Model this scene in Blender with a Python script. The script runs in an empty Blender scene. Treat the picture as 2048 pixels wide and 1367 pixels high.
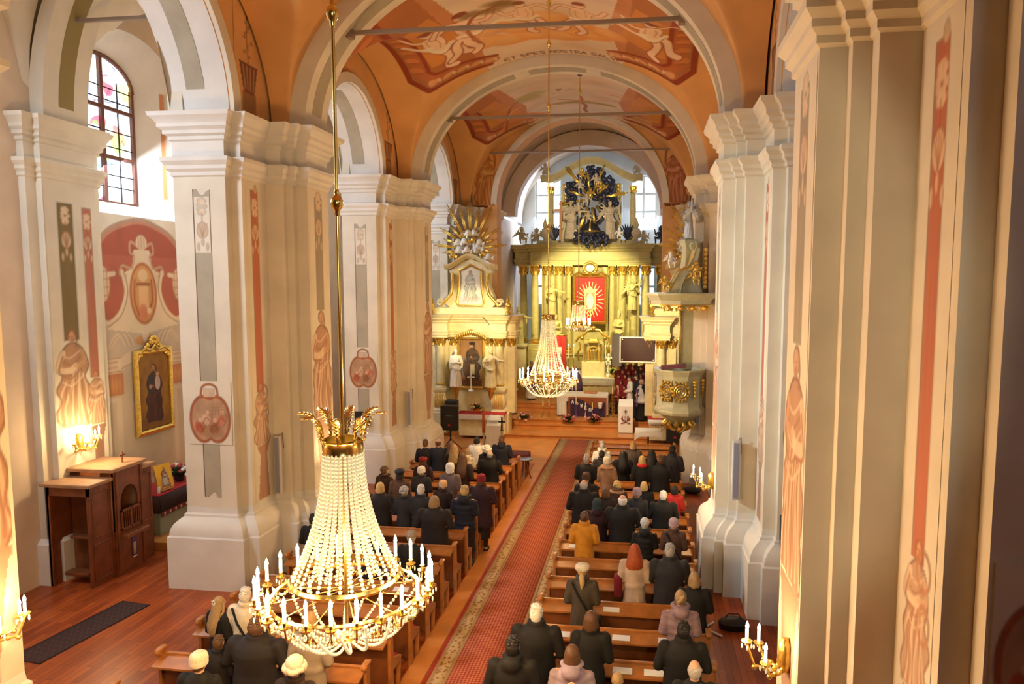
import bpy, bmesh, math, random
import numpy as np
from mathutils import Matrix, Vector
sin, cos, pi, sqrt = math.sin, math.cos, math.pi, math.sqrt
R = math.radians
rnd = random.Random(7)
sc = bpy.context.scene
COL = sc.collection
# ------------------------------------------------------------------ camera, world, exposure
cam_d = bpy.data.cameras.new('camera')
cam_d.sensor_width = 36.0
cam_d.lens = 1405.0 / 2048 * 36
cam_d.shift_x = (1024 - 1110) / 2048
cam_d.shift_y = (695 - 683.5) / 2048
cam_d.clip_end = 200
cam = bpy.data.objects.new('camera', cam_d)
COL.objects.link(cam)
_Rz = Matrix.Rotation(R(7.283), 3, 'Z')
_Rx = Matrix.Rotation(R(-5.085), 3, 'X')
_Ry = Matrix.Rotation(R(-.177), 3, 'Y')
_M = _Rz @ _Rx @ _Ry @ Matrix.Rotation(R(90), 3, 'X')
cam.matrix_world = Matrix.Translation((0, 0, 6.5)) @ _M.to_4x4()
sc.camera = cam
sc.view_settings.view_transform = 'Standard'
sc.view_settings.look = 'None'
sc.view_settings.gamma = 1
sc.view_settings.use_curve_mapping = False
sc.view_settings.exposure = 0.62
sc.cycles.use_denoising = True
sc.cycles.max_bounces = 5
sc.cycles.diffuse_bounces = 2
sc.cycles.glossy_bounces = 2
sc.cycles.transmission_bounces = 2
sc.cycles.transparent_max_bounces = 4
sc.cycles.caustics_reflective = False
sc.cycles.caustics_refractive = False
sc.cycles.sample_clamp_indirect = 4
w = bpy.data.worlds.new('world')
sc.world = w
w.use_nodes = True
w.node_tree.nodes['Background'].inputs[0].default_value = (0.72, 0.84, 1, 1)
w.node_tree.nodes['Background'].inputs[1].default_value = 1.2


def light(name, kind, loc, power, color, size=.3, to=None, size_y=None, spot=None, blend=.6):
    d = bpy.data.lights.new(name, kind)
    d.energy = power
    d.color = color
    if kind == 'AREA':
        d.shape = 'RECTANGLE'
        d.size = size
        d.size_y = size_y or size
    elif kind == 'SPOT':
        d.shadow_soft_size = size
        d.spot_size = R(spot)
        d.spot_blend = blend
    elif kind == 'POINT':
        d.shadow_soft_size = size
    o = bpy.data.objects.new(name, d)
    COL.objects.link(o)
    o.location = loc
    if to is not None:
        v = Vector(to) - Vector(loc)
        o.rotation_euler = v.to_track_quat('-Z', 'Y').to_euler()
    return o


WARM = (1.0, .59, .23)
COOL = (.78, .87, 1.0)
X0 = -3.0
# chandeliers (hung in the nave), one soft light at each candle ring
for _cx, _cy, _cz, _r, _n, _p in ((X0 - .03, 6.7, 3.6, .87, 6, 118), (-2.6, 18.9, 4.15, .78, 4, 140), (-2.35, 24.95, 5.25, .42, 2, 85)):
    for _k in range(_n):
        _a = 2 * math.pi * _k / _n
        light('candle_light', 'POINT', (_cx + (_r + .04) * math.cos(_a), _cy + (_r + .04) * math.sin(_a), _cz), _p, WARM, .1)
# unseen spot behind the camera, cone trimmed to leave outer pier faces dark
light('west_fill_spot', 'SPOT', (1.25, -3.0, 7.6), 560, (1, .91, .60), .15, (-1.5, 7.0, 6.0), spot=50, blend=.25)
# unseen spot added in mid-air to brighten the steps
light('step_fill_spot', 'SPOT', (-3.0, 23.9, 12.0), 2600, (1, .80, .50), .15, (-3.0, 30.0, 0.4), spot=42)
# daylight through the apse windows
for _x in (-5.95, .05):
    light('apse_daylight', 'AREA', (_x, 41.75, 11.2), 260, (.66, .8, 1), 1.3, (_x * .6 - 1.2, 34, 7), 2.6)
# daylight through the windows of the left aisle, bay by bay
for _y, _p in ((8.4, 420), (16.6, 230), (24.8, 280)):
    light('aisle_daylight', 'AREA', (-12.86, _y, 10.1), _p, (.74, .84, 1) if _y > 5 else (1, .86, .66), 1.3, (-9.0, _y + 1.5, 6), 3.0)
# narrow spots added inside two aisle windows to brighten the right piers
light('window_fill_spot', 'SPOT', (-12.9, 8.6, 10.2), 4800, (.74, .95, 1), .7, (2.2, 15.2, 5.2), spot=36, blend=1)
light('window_fill_spot', 'SPOT', (-12.9, 17.0, 10.2), 2600, (.95, .96, .95), .7, (2.2, 23.0, 5.2), spot=32, blend=1)
light('glory_fill_spot', 'SPOT', (-3.0, 30.9, 10.3), 900, (1, .88, .66), .12, (-3.0, 38.5, 10.6), spot=50)  # unseen spot added to brighten the glory on the high altar
# floodlights standing on the cornices, aimed at the altars
light('flood_side_altar', 'SPOT', (-5.6, 23.4, 6.4), 1500, (1, .83, .45), .12, (-7.5, 30, 4.6), spot=34)
light('flood_side_altar', 'SPOT', (-.9, 23.4, 6.4), 1300, (1, .83, .45), .12, (.9, 30, 4.6), spot=36)
light('flood_high_altar', 'SPOT', (-5.4, 31.8, 9.2), 1700, (1, .86, .40), .12, (-2.9, 38, 5.0), spot=62)
light('flood_high_altar', 'SPOT', (-.6, 31.8, 9.2), 1700, (1, .86, .40), .12, (-3.1, 38, 5.0), spot=62)


# ------------------------------------------------------------------ materials
MATS = {}


def mat(name, col, rough=.7, metal=0, noise=0, nscale=3, bump=0, bscale=40, emit=0, emitcol=None, fresco=False, spec=None, sheen=0):
    if name in MATS:
        return MATS[name]
    m = bpy.data.materials.new(name)
    m.use_nodes = True
    nt = m.node_tree
    b = nt.nodes['Principled BSDF']
    N, L = nt.nodes.new, nt.links.new
    b.inputs['Base Color'].default_value = (*col, 1)
    b.inputs['Roughness'].default_value = rough
    b.inputs['Metallic'].default_value = metal
    if spec is not None:
        b.inputs['Specular IOR Level'].default_value = spec
    if sheen:
        b.inputs['Sheen Weight'].default_value = sheen
    src = None
    if noise:
        tc = N('ShaderNodeTexCoord')
        nz = N('ShaderNodeTexNoise')
        nz.inputs['Scale'].default_value = nscale
        nz.inputs['Detail'].default_value = 5
        L(tc.outputs['Object'], nz.inputs['Vector'])
        rp = N('ShaderNodeValToRGB')
        rp.color_ramp.elements[0].position = .3
        rp.color_ramp.elements[1].position = .7
        rp.color_ramp.elements[0].color = (*[c * (1 - noise) for c in col], 1)
        rp.color_ramp.elements[1].color = (*[min(1, c * (1 + noise * .6)) for c in col], 1)
        L(nz.outputs['Fac'], rp.inputs[0])
        src = rp.outputs[0]
    if fresco:
        at = N('ShaderNodeAttribute')
        at.attribute_name = 'Col'
        mx = N('ShaderNodeMix')
        mx.data_type = 'RGBA'
        L(at.outputs['Alpha'], mx.inputs[0])
        if src:
            L(src, mx.inputs[6])
        else:
            mx.inputs[6].default_value = (*col, 1)
        L(at.outputs['Color'], mx.inputs[7])
        src = mx.outputs[2]
    if src:
        L(src, b.inputs['Base Color'])
    if bump:
        tc = N('ShaderNodeTexCoord')
        nz = N('ShaderNodeTexNoise')
        nz.inputs['Scale'].default_value = bscale
        L(tc.outputs['Object'], nz.inputs['Vector'])
        bp = N('ShaderNodeBump')
        bp.inputs['Strength'].default_value = bump
        bp.inputs['Distance'].default_value = .02
        L(nz.outputs['Fac'], bp.inputs['Height'])
        L(bp.outputs[0], b.inputs['Normal'])
    if emit:
        b.inputs['Emission Color'].default_value = (*(emitcol or col), 1)
        b.inputs['Emission Strength'].default_value = emit
        m.cycles.emission_sampling = 'NONE'
    MATS[name] = m
    return m


PLASTER = mat('cream_plaster', (.78, .69, .54), .85, noise=.10, nscale=1.3, bump=.15, bscale=9)
WHITEP = mat('pale_plaster', (.78, .73, .65), .85, noise=.08, nscale=1.5, bump=.15, bscale=9)
FRESCO = mat('fresco_on_plaster', (.78, .69, .54), .85, noise=.10, nscale=1.3, fresco=True)
VAULTM = mat('ochre_vault_plaster', (.78, .41, .15), .9, noise=.13, nscale=.9, bump=.12, bscale=6, fresco=True)
WALLO = mat('ochre_wall_plaster', (.78, .42, .16), .9, noise=.13, nscale=.9, bump=.12, bscale=6)
AISLEP = mat('aisle_wall_fresco', (.78, .62, .46), .9, noise=.1, nscale=1.2, fresco=True)
GREYP = mat('grey_painted_panel', (.44, .38, .27), .85, noise=.12, nscale=2)
PINKP = mat('red_painted_panel', (.62, .17, .09), .85, noise=.14, nscale=2)
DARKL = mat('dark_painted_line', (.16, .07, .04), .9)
IRON = mat('painted_iron', (.30, .22, .15), .6, .3)
GOLD = mat('gilding', (.95, .62, .14), .32, .9, noise=.25, nscale=14, bump=.3, bscale=30)
BRASS = mat('polished_brass', (.85, .62, .2), .2, 1)
MARB = mat('cream_altar_marble', (.80, .68, .38), .45, noise=.12, nscale=4)
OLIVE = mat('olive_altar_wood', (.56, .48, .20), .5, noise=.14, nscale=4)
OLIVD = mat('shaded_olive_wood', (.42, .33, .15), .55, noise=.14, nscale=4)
GREYG = mat('grey_green_pulpit', (.50, .50, .33), .45, noise=.1, nscale=5)
STONE = mat('weathered_stone', (.52, .42, .28), .7, noise=.2, nscale=6)
SILV = mat('silvered_white', (.86, .83, .74), .45, noise=.1, nscale=6)
NAVY = mat('dark_blue_cloud', (.014, .017, .042), .45, noise=.3, nscale=5)
WOOD = mat('honey_pew_wood', (.46, .175, .042), .38, noise=.25, nscale=5)
WOODD = mat('dark_pew_wood', (.22, .07, .022), .4, noise=.3, nscale=4)
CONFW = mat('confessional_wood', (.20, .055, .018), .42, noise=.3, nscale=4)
CONFT = mat('lighter_oak_top', (.40, .21, .10), .5, noise=.2, nscale=4)  # lighter brown for the confessional tops
BLACK = mat('matt_black', (.012, .011, .012), .55)
RED = mat('red_cloth', (.45, .02, .02), .8)
WHITE = mat('white_cloth', (.85, .82, .78), .8, noise=.05)
PAPER = mat('white_paper', (.88, .88, .86), .7)
GREEN = mat('fir_green', (.03, .07, .02), .7, noise=.4, nscale=20)
CRYS = mat('glowing_crystal', (.5, .46, .36), .07, 0, emit=.3, emitcol=(1, .82, .45), spec=1)  # glow added to the crystal, imitating sparkle from the bulbs
BULB = mat('lit_candle_bulb', (1, .9, .7), .5, emit=26, emitcol=(1, .80, .45))
CANDLE = mat('candle_sleeve', (.95, .9, .8), .5, emit=2.2, emitcol=(1, .85, .55))
PAINT = mat('painted_canvas', (.5, .4, .3), .5, fresco=True)
SKY = mat('daylit_pane', (.8, .9, 1), .4, emit=3.2, emitcol=(.80, .90, 1))
SKYD = mat('daylit_pane_low', (.7, .8, 1), .4, emit=1.1, emitcol=(.62, .76, 1))
STAIN = mat('stained_glass', (.8, .85, .9), .3, fresco=True)


# ------------------------------------------------------------------ mesh kit
class MB:
    def __init__(s):
        s.v = []
        s.f = []

    def add(s, vs, fs):
        n = len(s.v)
        s.v += [tuple(p) for p in vs]
        s.f += [tuple(i + n for i in f) for f in fs]
        return s

    def box(s, x0, x1, y0, y1, z0, z1):
        return s.add([(x0, y0, z0), (x1, y0, z0), (x1, y1, z0), (x0, y1, z0), (x0, y0, z1), (x1, y0, z1), (x1, y1, z1), (x0, y1, z1)],
                     [(3, 2, 1, 0), (4, 5, 6, 7), (0, 1, 5, 4), (1, 2, 6, 5), (2, 3, 7, 6), (3, 0, 4, 7)])

    def bbox(s, x0, x1, y0, y1, z0, z1, b=.01):  # box with chamfered edges in plan and top
        pl = [(x0 + b, y0), (x1 - b, y0), (x1, y0 + b), (x1, y1 - b), (x1 - b, y1), (x0 + b, y1), (x0, y1 - b), (x0, y0 + b)]
        cx, cy = (x0 + x1) / 2, (y0 + y1) / 2
        ins = lambda p: (p[0] + (b if p[0] < cx else -b), p[1] + (b if p[1] < cy else -b))
        r = [[(*p, z0) for p in pl], [(*p, z1 - b) for p in pl], [(*ins(p), z1) for p in pl]]
        return s.loft(r, True)

    def prism(s, poly, z0, z1):
        n = len(poly)
        return s.add([(x, y, z0) for x, y in poly] + [(x, y, z1) for x, y in poly],
                     [tuple(range(n))[::-1], tuple(range(n, 2 * n))] + [(i, (i + 1) % n, n + (i + 1) % n, n + i) for i in range(n)])

    def slab(s, poly3, d):  # planar polygon given in 3D, thickened by vector d
        n = len(poly3)
        d = Vector(d)
        a = [Vector(p) for p in poly3]
        return s.add(a + [p + d for p in a],
                     [tuple(range(n)), tuple(range(n, 2 * n))[::-1]] + [((i + 1) % n, i, n + i, n + (i + 1) % n) for i in range(n)])

    def loft(s, rings, caps=True, closed=True):
        n = len(rings[0])
        vs = [p for r in rings for p in r]
        fs = []
        for k in range(len(rings) - 1):
            for i in range(n if closed else n - 1):
                j = (i + 1) % n
                fs.append((k * n + i, k * n + j, (k + 1) * n + j, (k + 1) * n + i))
        if caps:
            fs += [tuple(range(n))[::-1], tuple(range((len(rings) - 1) * n, len(rings) * n))]
        return s.add(vs, fs)

    def lathe(s, prof, c=(0, 0, 0), n=16, sy=1, a0=0, a1=None, rot=0, caps=True):
        rings = []
        full = a1 is None
        m = n if full else n + 1
        for r, z in prof:
            rings.append([(c[0] + r * cos(rot + (a0 + ((2 * pi if full else a1 - a0)) * i / n)), c[1] + sy * r * sin(rot + (a0 + ((2 * pi if full else a1 - a0)) * i / n)), c[2] + z) for i in range(m)])
        return s.loft(rings, full and caps, full)

    def ball(s, c, r, n=10, m=7):
        rx, ry, rz = (r, r, r) if not hasattr(r, '__len__') else r
        rings = []
        for j in range(1, m):
            t = pi * j / m
            rings.append([(c[0] + rx * sin(t) * cos(2 * pi * i / n), c[1] + ry * sin(t) * sin(2 * pi * i / n), c[2] - rz * cos(t)) for i in range(n)])
        vs = [p for q in rings for p in q] + [(c[0], c[1], c[2] - rz), (c[0], c[1], c[2] + rz)]
        fs = [(k * n + i, k * n + (i + 1) % n, (k + 1) * n + (i + 1) % n, (k + 1) * n + i) for k in range(m - 2) for i in range(n)]
        b, t = (m - 1) * n, (m - 1) * n + 1
        fs += [((i + 1) % n, i, b) for i in range(n)] + [((m - 2) * n + i, (m - 2) * n + (i + 1) % n, t) for i in range(n)]
        return s.add(vs, fs)

    def tube(s, pts, r, n=8, caps=True):
        pts = [Vector(p) for p in pts]
        rs = r if hasattr(r, '__len__') else [r] * len(pts)
        rings = []
        u = None
        for i, p in enumerate(pts):
            d = (pts[min(i + 1, len(pts) - 1)] - pts[max(i - 1, 0)])
            d = d.normalized() if d.length > 1e-9 else Vector((0, 0, 1))
            if u is None:
                u = d.cross(Vector((0, 0, 1)))
                if u.length < .05:
                    u = d.cross(Vector((1, 0, 0)))
            u = (u - d * u.dot(d)).normalized()
            v = d.cross(u)
            q = rs[i]
            a, b = (q, q) if not hasattr(q, '__len__') else q
            rings.append([p + u * a * cos(2 * pi * k / n) + v * b * sin(2 * pi * k / n) for k in range(n)])
        return s.loft(rings, caps)

    def cap(s, a, b, ra, rb, n=10):  # tapered capsule (tube with round ends)
        a, b = Vector(a), Vector(b)
        d = (b - a).normalized()
        pts, rs = [], []
        for t in (-1, -.7, -.35, 0):
            pts.append(a + d * ra * t)
            rs.append(max(.02 * ra, ra * sqrt(1 - t * t)))
        for t in (0, .35, .7, 1):
            pts.append(b + d * rb * t)
            rs.append(max(.02 * rb, rb * sqrt(max(0, 1 - t * t))))
        return s.tube(pts, rs, n)

    def xf(s, M, start=0):
        s.v[start:] = [tuple(M @ Vector(p)) for p in s.v[start:]]
        return s

    def merge(s, o, M=None):
        vs = o.v if M is None else [M @ Vector(p) for p in o.v]
        return s.add(vs, o.f)

    def mesh(s, name, smooth=False, ang=None):
        me = bpy.data.meshes.new(name)
        me.from_pydata(s.v, [], s.f)
        bm = bmesh.new()
        bm.from_mesh(me)
        bmesh.ops.recalc_face_normals(bm, faces=bm.faces)
        if ang:
            for e in bm.edges:
                e.smooth = len(e.link_faces) == 2 and e.calc_face_angle(0) < R(ang)
        bm.to_mesh(me)
        bm.free()
        if smooth or ang:
            me.polygons.foreach_set('use_smooth', [True] * len(me.polygons))
        return me

    def build(s, name, m=None, parent=None, smooth=False, ang=None):
        me = s.mesh(name, smooth, ang)
        if m:
            me.materials.append(m)
        return inst(name, me, parent)


def inst(name, me, parent=None, loc=None, rotz=0, sc_=None, m=None):
    o = bpy.data.objects.new(name, me)
    COL.objects.link(o)
    if parent:
        o.parent = parent
    if loc is not None:
        o.location = loc
    if rotz:
        o.rotation_euler = (0, 0, rotz)
    if sc_ is not None:
        o.scale = sc_ if hasattr(sc_, '__len__') else (sc_,) * 3
    if m is not None:
        o.material_slots[0].link = 'OBJECT'
        o.material_slots[0].material = m
    return o


def tag(o, label, cat, group=None, kind=None):
    o['label'] = label
    o['category'] = cat
    if group:
        o['group'] = group
    if kind:
        o['kind'] = kind
    return o


def thing(name, label, cat, loc=(0, 0, 0), rotz=0, group=None):
    o = bpy.data.objects.new(name, None)
    o.empty_display_size = .1
    COL.objects.link(o)
    o.location = loc
    o.rotation_euler = (0, 0, rotz)
    return tag(o, label, cat, group)


def struct(o, label=None):
    o['kind'] = 'structure'
    if label:
        o['label'] = label
    return o


def copy_tree(o, parent=None):
    c = o.copy()
    COL.objects.link(c)
    c.parent = parent
    for ch in o.children:
        copy_tree(ch, c)
    return c


def offset(poly, d, closed=True):
    # mitred offset to the right-hand side of the running direction
    n = len(poly)
    out = []
    for i in range(n):
        p = Vector(poly[i])
        if closed or 0 < i < n - 1:
            a = Vector(poly[(i - 1) % n])
            b = Vector(poly[(i + 1) % n])
            e1 = (p - a).normalized()
            e2 = (b - p).normalized()
        elif i == 0:
            e1 = e2 = (Vector(poly[1]) - p).normalized()
        else:
            e1 = e2 = (p - Vector(poly[i - 1])).normalized()
        n1 = Vector((e1.y, -e1.x))
        n2 = Vector((e2.y, -e2.x))
        k = 1 + n1.dot(n2)
        out.append(tuple(p + (n1 + n2) * (d / max(k, .2))))
    return out


def sweep(mb, plan, prof, closed=True, caps=True):
    # plan swept up a vertical profile of (offset, z)
    return mb.loft([[(x, y, z) for x, y in offset(plan, o, closed)] for o, z in prof], caps, closed)


class Paint:
    """tiny numpy painter in metres; its pixels become the colour attribute of a grid mesh"""

    def __init__(s, W, H, res, bg=None):
        s.W, s.H = W, H
        s.nx, s.ny = max(4, int(W / res)), max(4, int(H / res))
        s.a = np.zeros((s.ny, s.nx, 4), np.float32)
        if bg is not None:
            s.a[:] = (*bg, 1)
        s.X, s.Y = np.meshgrid(np.linspace(0, W, s.nx), np.linspace(0, H, s.ny))
        s.px = W / s.nx
        s.rg = np.random.RandomState(int(W * 1000 + H * 77) % 9999)

    def put(s, m, col, al=1):
        m = np.clip(m, 0, 1)[..., None] * al
        s.a[..., :3] = s.a[..., :3] * (1 - m) + np.array(col, np.float32) * m
        s.a[..., 3:] = np.maximum(s.a[..., 3:], m)

    def sd(s, d, soft=None):
        e = soft or s.px
        return .5 - d / e

    def ell(s, x, y, rx, ry, col, al=1, rot=0, soft=None, ring=None):
        dx, dy = s.X - x, s.Y - y
        c, q = cos(rot), sin(rot)
        u, v = dx * c + dy * q, -dx * q + dy * c
        d = (np.sqrt((u / rx) ** 2 + (v / ry) ** 2) - 1) * min(rx, ry)
        if ring:
            d = np.abs(d) - ring
        s.put(s.sd(d, soft), col, al)

    def rect(s, x0, x1, y0, y1, col, al=1, soft=None):
        d = np.maximum(np.maximum(x0 - s.X, s.X - x1), np.maximum(y0 - s.Y, s.Y - y1))
        s.put(s.sd(d, soft), col, al)

    def poly(s, pts, col, al=1):
        ins = np.zeros(s.X.shape, bool)
        n = len(pts)
        for i in range(n):
            x0, y0 = pts[i]
            x1, y1 = pts[(i + 1) % n]
            if y0 == y1:
                continue
            c = ((y0 > s.Y) != (y1 > s.Y)) & (s.X < (x1 - x0) * (s.Y - y0) / (y1 - y0) + x0)
            ins ^= c
        s.put(ins.astype(np.float32), col, al)

    def line(s, pts, w_, col, al=1, soft=None):
        best = np.full(s.X.shape, 1e9)
        for (x0, y0), (x1, y1) in zip(pts, pts[1:]):
            dx, dy = x1 - x0, y1 - y0
            t = np.clip(((s.X - x0) * dx + (s.Y - y0) * dy) / (dx * dx + dy * dy + 1e-9), 0, 1)
            best = np.minimum(best, np.hypot(s.X - x0 - t * dx, s.Y - y0 - t * dy))
        s.put(s.sd(best - max(w_ / 2, s.px * .5), soft), col, al)

    def curve(s, ctrl, w_, col, al=1, n=14):
        # Catmull-Rom through the points
        P = [ctrl[0]] + list(ctrl) + [ctrl[-1]]
        out = []
        for i in range(1, len(P) - 2):
            for k in range(n):
                t = k / n
                out.append(tuple(.5 * ((2 * P[i][j]) + (-P[i - 1][j] + P[i + 1][j]) * t + (2 * P[i - 1][j] - 5 * P[i][j] + 4 * P[i + 1][j] - P[i + 2][j]) * t * t + (-P[i - 1][j] + 3 * P[i][j] - 3 * P[i + 1][j] + P[i + 2][j]) * t ** 3) for j in (0, 1)))
        out.append(ctrl[-1])
        s.line(out, w_, col, al)

    def mottle(s, amt, sc_=6):
        g = s.rg.rand(sc_ + 2, sc_ + 2)
        xi = s.X / s.W * sc_
        yi = s.Y / s.H * sc_
        x0, y0 = np.floor(xi).astype(int), np.floor(yi).astype(int)
        fx, fy = xi - x0, yi - y0
        fx, fy = fx * fx * (3 - 2 * fx), fy * fy * (3 - 2 * fy)
        n = (g[y0, x0] * (1 - fx) + g[y0, x0 + 1] * fx) * (1 - fy) + (g[y0 + 1, x0] * (1 - fx) + g[y0 + 1, x0 + 1] * fx) * fy
        s.a[..., :3] *= (1 + amt * (n[..., None] - .5) * 2)
        np.clip(s.a, 0, 1, out=s.a)

    def text(s, x, y, h, words, col, al=1, w_=None, vf=1):
        w_ = w_ or h * .14
        for ch in words:
            for st in GLY.get(ch, ()):
                s.line([(x + a * h * .6, y + vf * b * h) for a, b in st], w_, col, al)
            x += h * (.85 if ch not in 'I ' else .5)

    def grid(s, fn, name, m, parent=None, flip=False):
        vs = [fn(u, v) for v in np.linspace(0, s.H, s.ny) for u in np.linspace(0, s.W, s.nx)]
        me = bpy.data.meshes.new(name)
        nx, ny = s.nx, s.ny
        i = np.arange((nx - 1) * (ny - 1))
        q = i // (nx - 1) * nx + i % (nx - 1)
        F = np.stack([q, q + 1, q + nx + 1, q + nx], 1)
        if flip:
            F = F[:, ::-1]
        me.from_pydata(vs, [], F.tolist())
        ca = me.color_attributes.new('Col', 'FLOAT_COLOR', 'POINT')
        lin = s.a.copy()
        lin[..., :3] = np.clip(lin[..., :3], 0, 1) ** 1.45
        ca.data.foreach_set('color', lin.reshape(-1).astype(np.float32))
        me.polygons.foreach_set('use_smooth', [True] * len(me.polygons))
        me.materials.append(m)
        return inst(name, me, parent)


GLY = {'A': [[(0, 0), (.5, 1), (1, 0)], [(.2, .4), (.8, .4)]], 'D': [[(0, 0), (0, 1), (.7, .85), (1, .5), (.7, .15), (0, 0)]],
       'E': [[(1, 0), (0, 0), (0, 1), (1, 1)], [(0, .5), (.8, .5)]], 'I': [[(0, 0), (0, 1)]], 'L': [[(0, 1), (0, 0), (1, 0)]],
       'M': [[(0, 0), (0, 1), (.5, .4), (1, 1), (1, 0)]], 'N': [[(0, 0), (0, 1), (1, 0), (1, 1)]], 'O': [[(.5, 0), (0, .3), (0, .7), (.5, 1), (1, .7), (1, .3), (.5, 0)]],
       'P': [[(0, 0), (0, 1), (.9, .9), (.9, .6), (0, .5)]], 'R': [[(0, 0), (0, 1), (.9, .9), (.9, .6), (0, .5), (1, 0)]],
       'S': [[(0, .1), (.8, 0), (1, .3), (0, .7), (.2, 1), (1, .9)]], 'T': [[(.5, 0), (.5, 1)], [(0, 1), (1, 1)]], 'V': [[(0, 1), (.5, 0), (1, 1)]],
       'W': [[(0, 1), (.25, 0), (.5, .7), (.75, 0), (1, 1)]], 'B': [[(0, 0), (0, 1), (.8, .8), (0, .5), (.9, .25), (0, 0)]], 'H': [[(0, 0), (0, 1)], [(1, 0), (1, 1)], [(0, .5), (1, .5)]]}
BRN = (.42, .16, .06)
SEP = (.62, .32, .18)
LITE = (.86, .70, .52)


def draped(P, x, y, h, robe=SEP, dark=BRN, lite=LITE, lean=0, seed=0, skin=(.75, .5, .34), arm=1, halo=None, al=.85):
    """a standing painted figure in a long robe, h high, feet at (x, y)"""
    g = random.Random(seed)
    w_ = h * .15
    X = lambda a, t: x + a * w_ + lean * t * h
    j = lambda q: g.uniform(-q, q)
    if halo:
        P.ell(X(0, .93), y + h * .93, h * .08, h * .08, halo, .5)
    L_ = [(X(-1.0 + j(.15), 0), y + h * .02), (X(-1.45 + j(.2), .12), y + h * .14), (X(-1.1, .25), y + h * .28), (X(-1.35 + j(.2), .4), y + h * .4), (X(-.95, .52), y + h * .52), (X(-1.2 + j(.1), .66), y + h * .66), (X(-.9, .77), y + h * .77), (X(-.3, .85), y + h * .85)]
    R_ = [(X(.35, .85), y + h * .85), (X(.95, .77), y + h * .77), (X(1.25 + j(.15), .64), y + h * .62), (X(.95, .5), y + h * .5), (X(1.4 + j(.2), .36), y + h * .36), (X(1.1, .22), y + h * .22), (X(1.5 + j(.2), .1), y + h * .1), (X(1.0, 0), y)]
    body = L_ + R_
    P.poly(body, robe, al)
    P.poly([(X(.1, .02), y + h * .02)] + [(X(.4 + .1 * sin(k * 2.1), 0), y + h * (.1 + k * .1)) for k in range(7)] + R_, [c * .78 for c in robe], al * .7)
    for k in range(11):
        a = -1.05 + k * .21 + j(.05)
        c = dark if k % 2 else lite
        P.curve([(X(a * 1.15, .02), y + h * (.02 + abs(j(.03)))), (X(a + j(.22), .2), y + h * .2), (X(a * .8 + j(.2), .38), y + h * .38), (X(a * .55 + .2, .55), y + h * (.5 + abs(j(.12))))], h * (.02 if k % 2 else .026), c, al * (.85 if k % 2 else .8))
    for k in range(5):
        t = .48 + .07 * k
        P.curve([(X(-.95 + j(.1), t), y + h * t), (X(-.2 + j(.1), t), y + h * (t - .05)), (X(.8 + j(.1), t), y + h * (t + .04))], h * .016, dark if k % 2 else lite, al * .8)
    P.curve(body, h * .02, dark, al)
    s_ = arm
    P.curve([(X(.8 * s_, .76), y + h * .76), (X(1.2 * s_, .62), y + h * .61), (X(.3 * s_, .56), y + h * .58), (X(-.2 * s_, .6), y + h * .62)], h * .07, lite, al)
    P.curve([(X(.8 * s_, .74), y + h * .73), (X(1.15 * s_, .6), y + h * .57), (X(.2 * s_, .54), y + h * .54)], h * .02, dark, al)
    P.curve([(X(-.8 * s_, .76), y + h * .76), (X(-1.0 * s_, .66), y + h * .66), (X(-.4 * s_, .6), y + h * .62)], h * .05, robe, al)
    P.ell(X(-.25 * s_, .61), y + h * .625, h * .028, h * .02, skin, al)
    P.ell(X(0, .95), y + h * .935, h * .062, h * .062, dark, al * .9)
    P.ell(X(-.05 * s_, .92), y + h * .92, h * .046, h * .06, skin, al)
    P.ell(X(-.05 * s_, .88), y + h * .88, h * .03, h * .03, dark, al * .6)
    P.ell(X(-.17, .92), y + h * .925, h * .008, h * .006, dark, al)
    P.ell(X(.05, .92), y + h * .925, h * .008, h * .006, dark, al)
    P.curve([(X(.25, .97), y + h * .97), (X(.42, .9), y + h * .9), (X(.35, .84), y + h * .83)], h * .03, dark, al * .8)

# ================================================================== STRUCTURE
YS = [-1.2, 7.0, 15.2, 23.4, 31.6]   # west faces of the nave pilasters
T = 1.05
SPR = 9.97
HA, HB = 4.575, 3.68                  # transverse arch intrados
VA, VB = 4.95, 4.0                    # vault springing half width and rise


def S(s, dx):
    return X0 + s * dx


# floor: one parquet surface
def floor_material():
    m = mat('parquet_floor', (.36, .10, .03), .33, spec=.35)
    nt = m.node_tree
    b = nt.nodes['Principled BSDF']
    N, L = nt.nodes.new, nt.links.new
    tc = N('ShaderNodeTexCoord')
    mp = N('ShaderNodeMapping')
    mp.inputs['Rotation'].default_value = (0, 0, R(90))
    L(tc.outputs['Object'], mp.inputs[0])
    br = N('ShaderNodeTexBrick')
    br.inputs['Scale'].default_value = 1
    br.inputs['Brick Width'].default_value = .9
    br.inputs['Row Height'].default_value = .12
    br.inputs['Mortar Size'].default_value = .004
    br.inputs['Color1'].default_value = (.54, .115, .022, 1)
    br.inputs['Color2'].default_value = (.34, .062, .015, 1)
    br.inputs['Mortar'].default_value = (.10, .03, .012, 1)
    L(mp.outputs[0], br.inputs['Vector'])
    nz = N('ShaderNodeTexNoise')
    nz.inputs['Scale'].default_value = .5
    nz.inputs['Detail'].default_value = 3
    L(tc.outputs['Object'], nz.inputs['Vector'])
    mx = N('ShaderNodeMix')
    mx.data_type = 'RGBA'
    mx.blend_type = 'MULTIPLY'
    mx.inputs[0].default_value = .55
    L(br.outputs['Color'], mx.inputs[6])
    rp = N('ShaderNodeValToRGB')
    rp.color_ramp.elements[0].position = .35
    rp.color_ramp.elements[1].position = .65
    rp.color_ramp.elements[0].color = (.45, .4, .4, 1)
    rp.color_ramp.elements[1].color = (1, 1, 1, 1)
    L(nz.outputs['Fac'], rp.inputs[0])
    L(rp.outputs[0], mx.inputs[7])
    L(mx.outputs[2], b.inputs['Base Color'])
    return m


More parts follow.
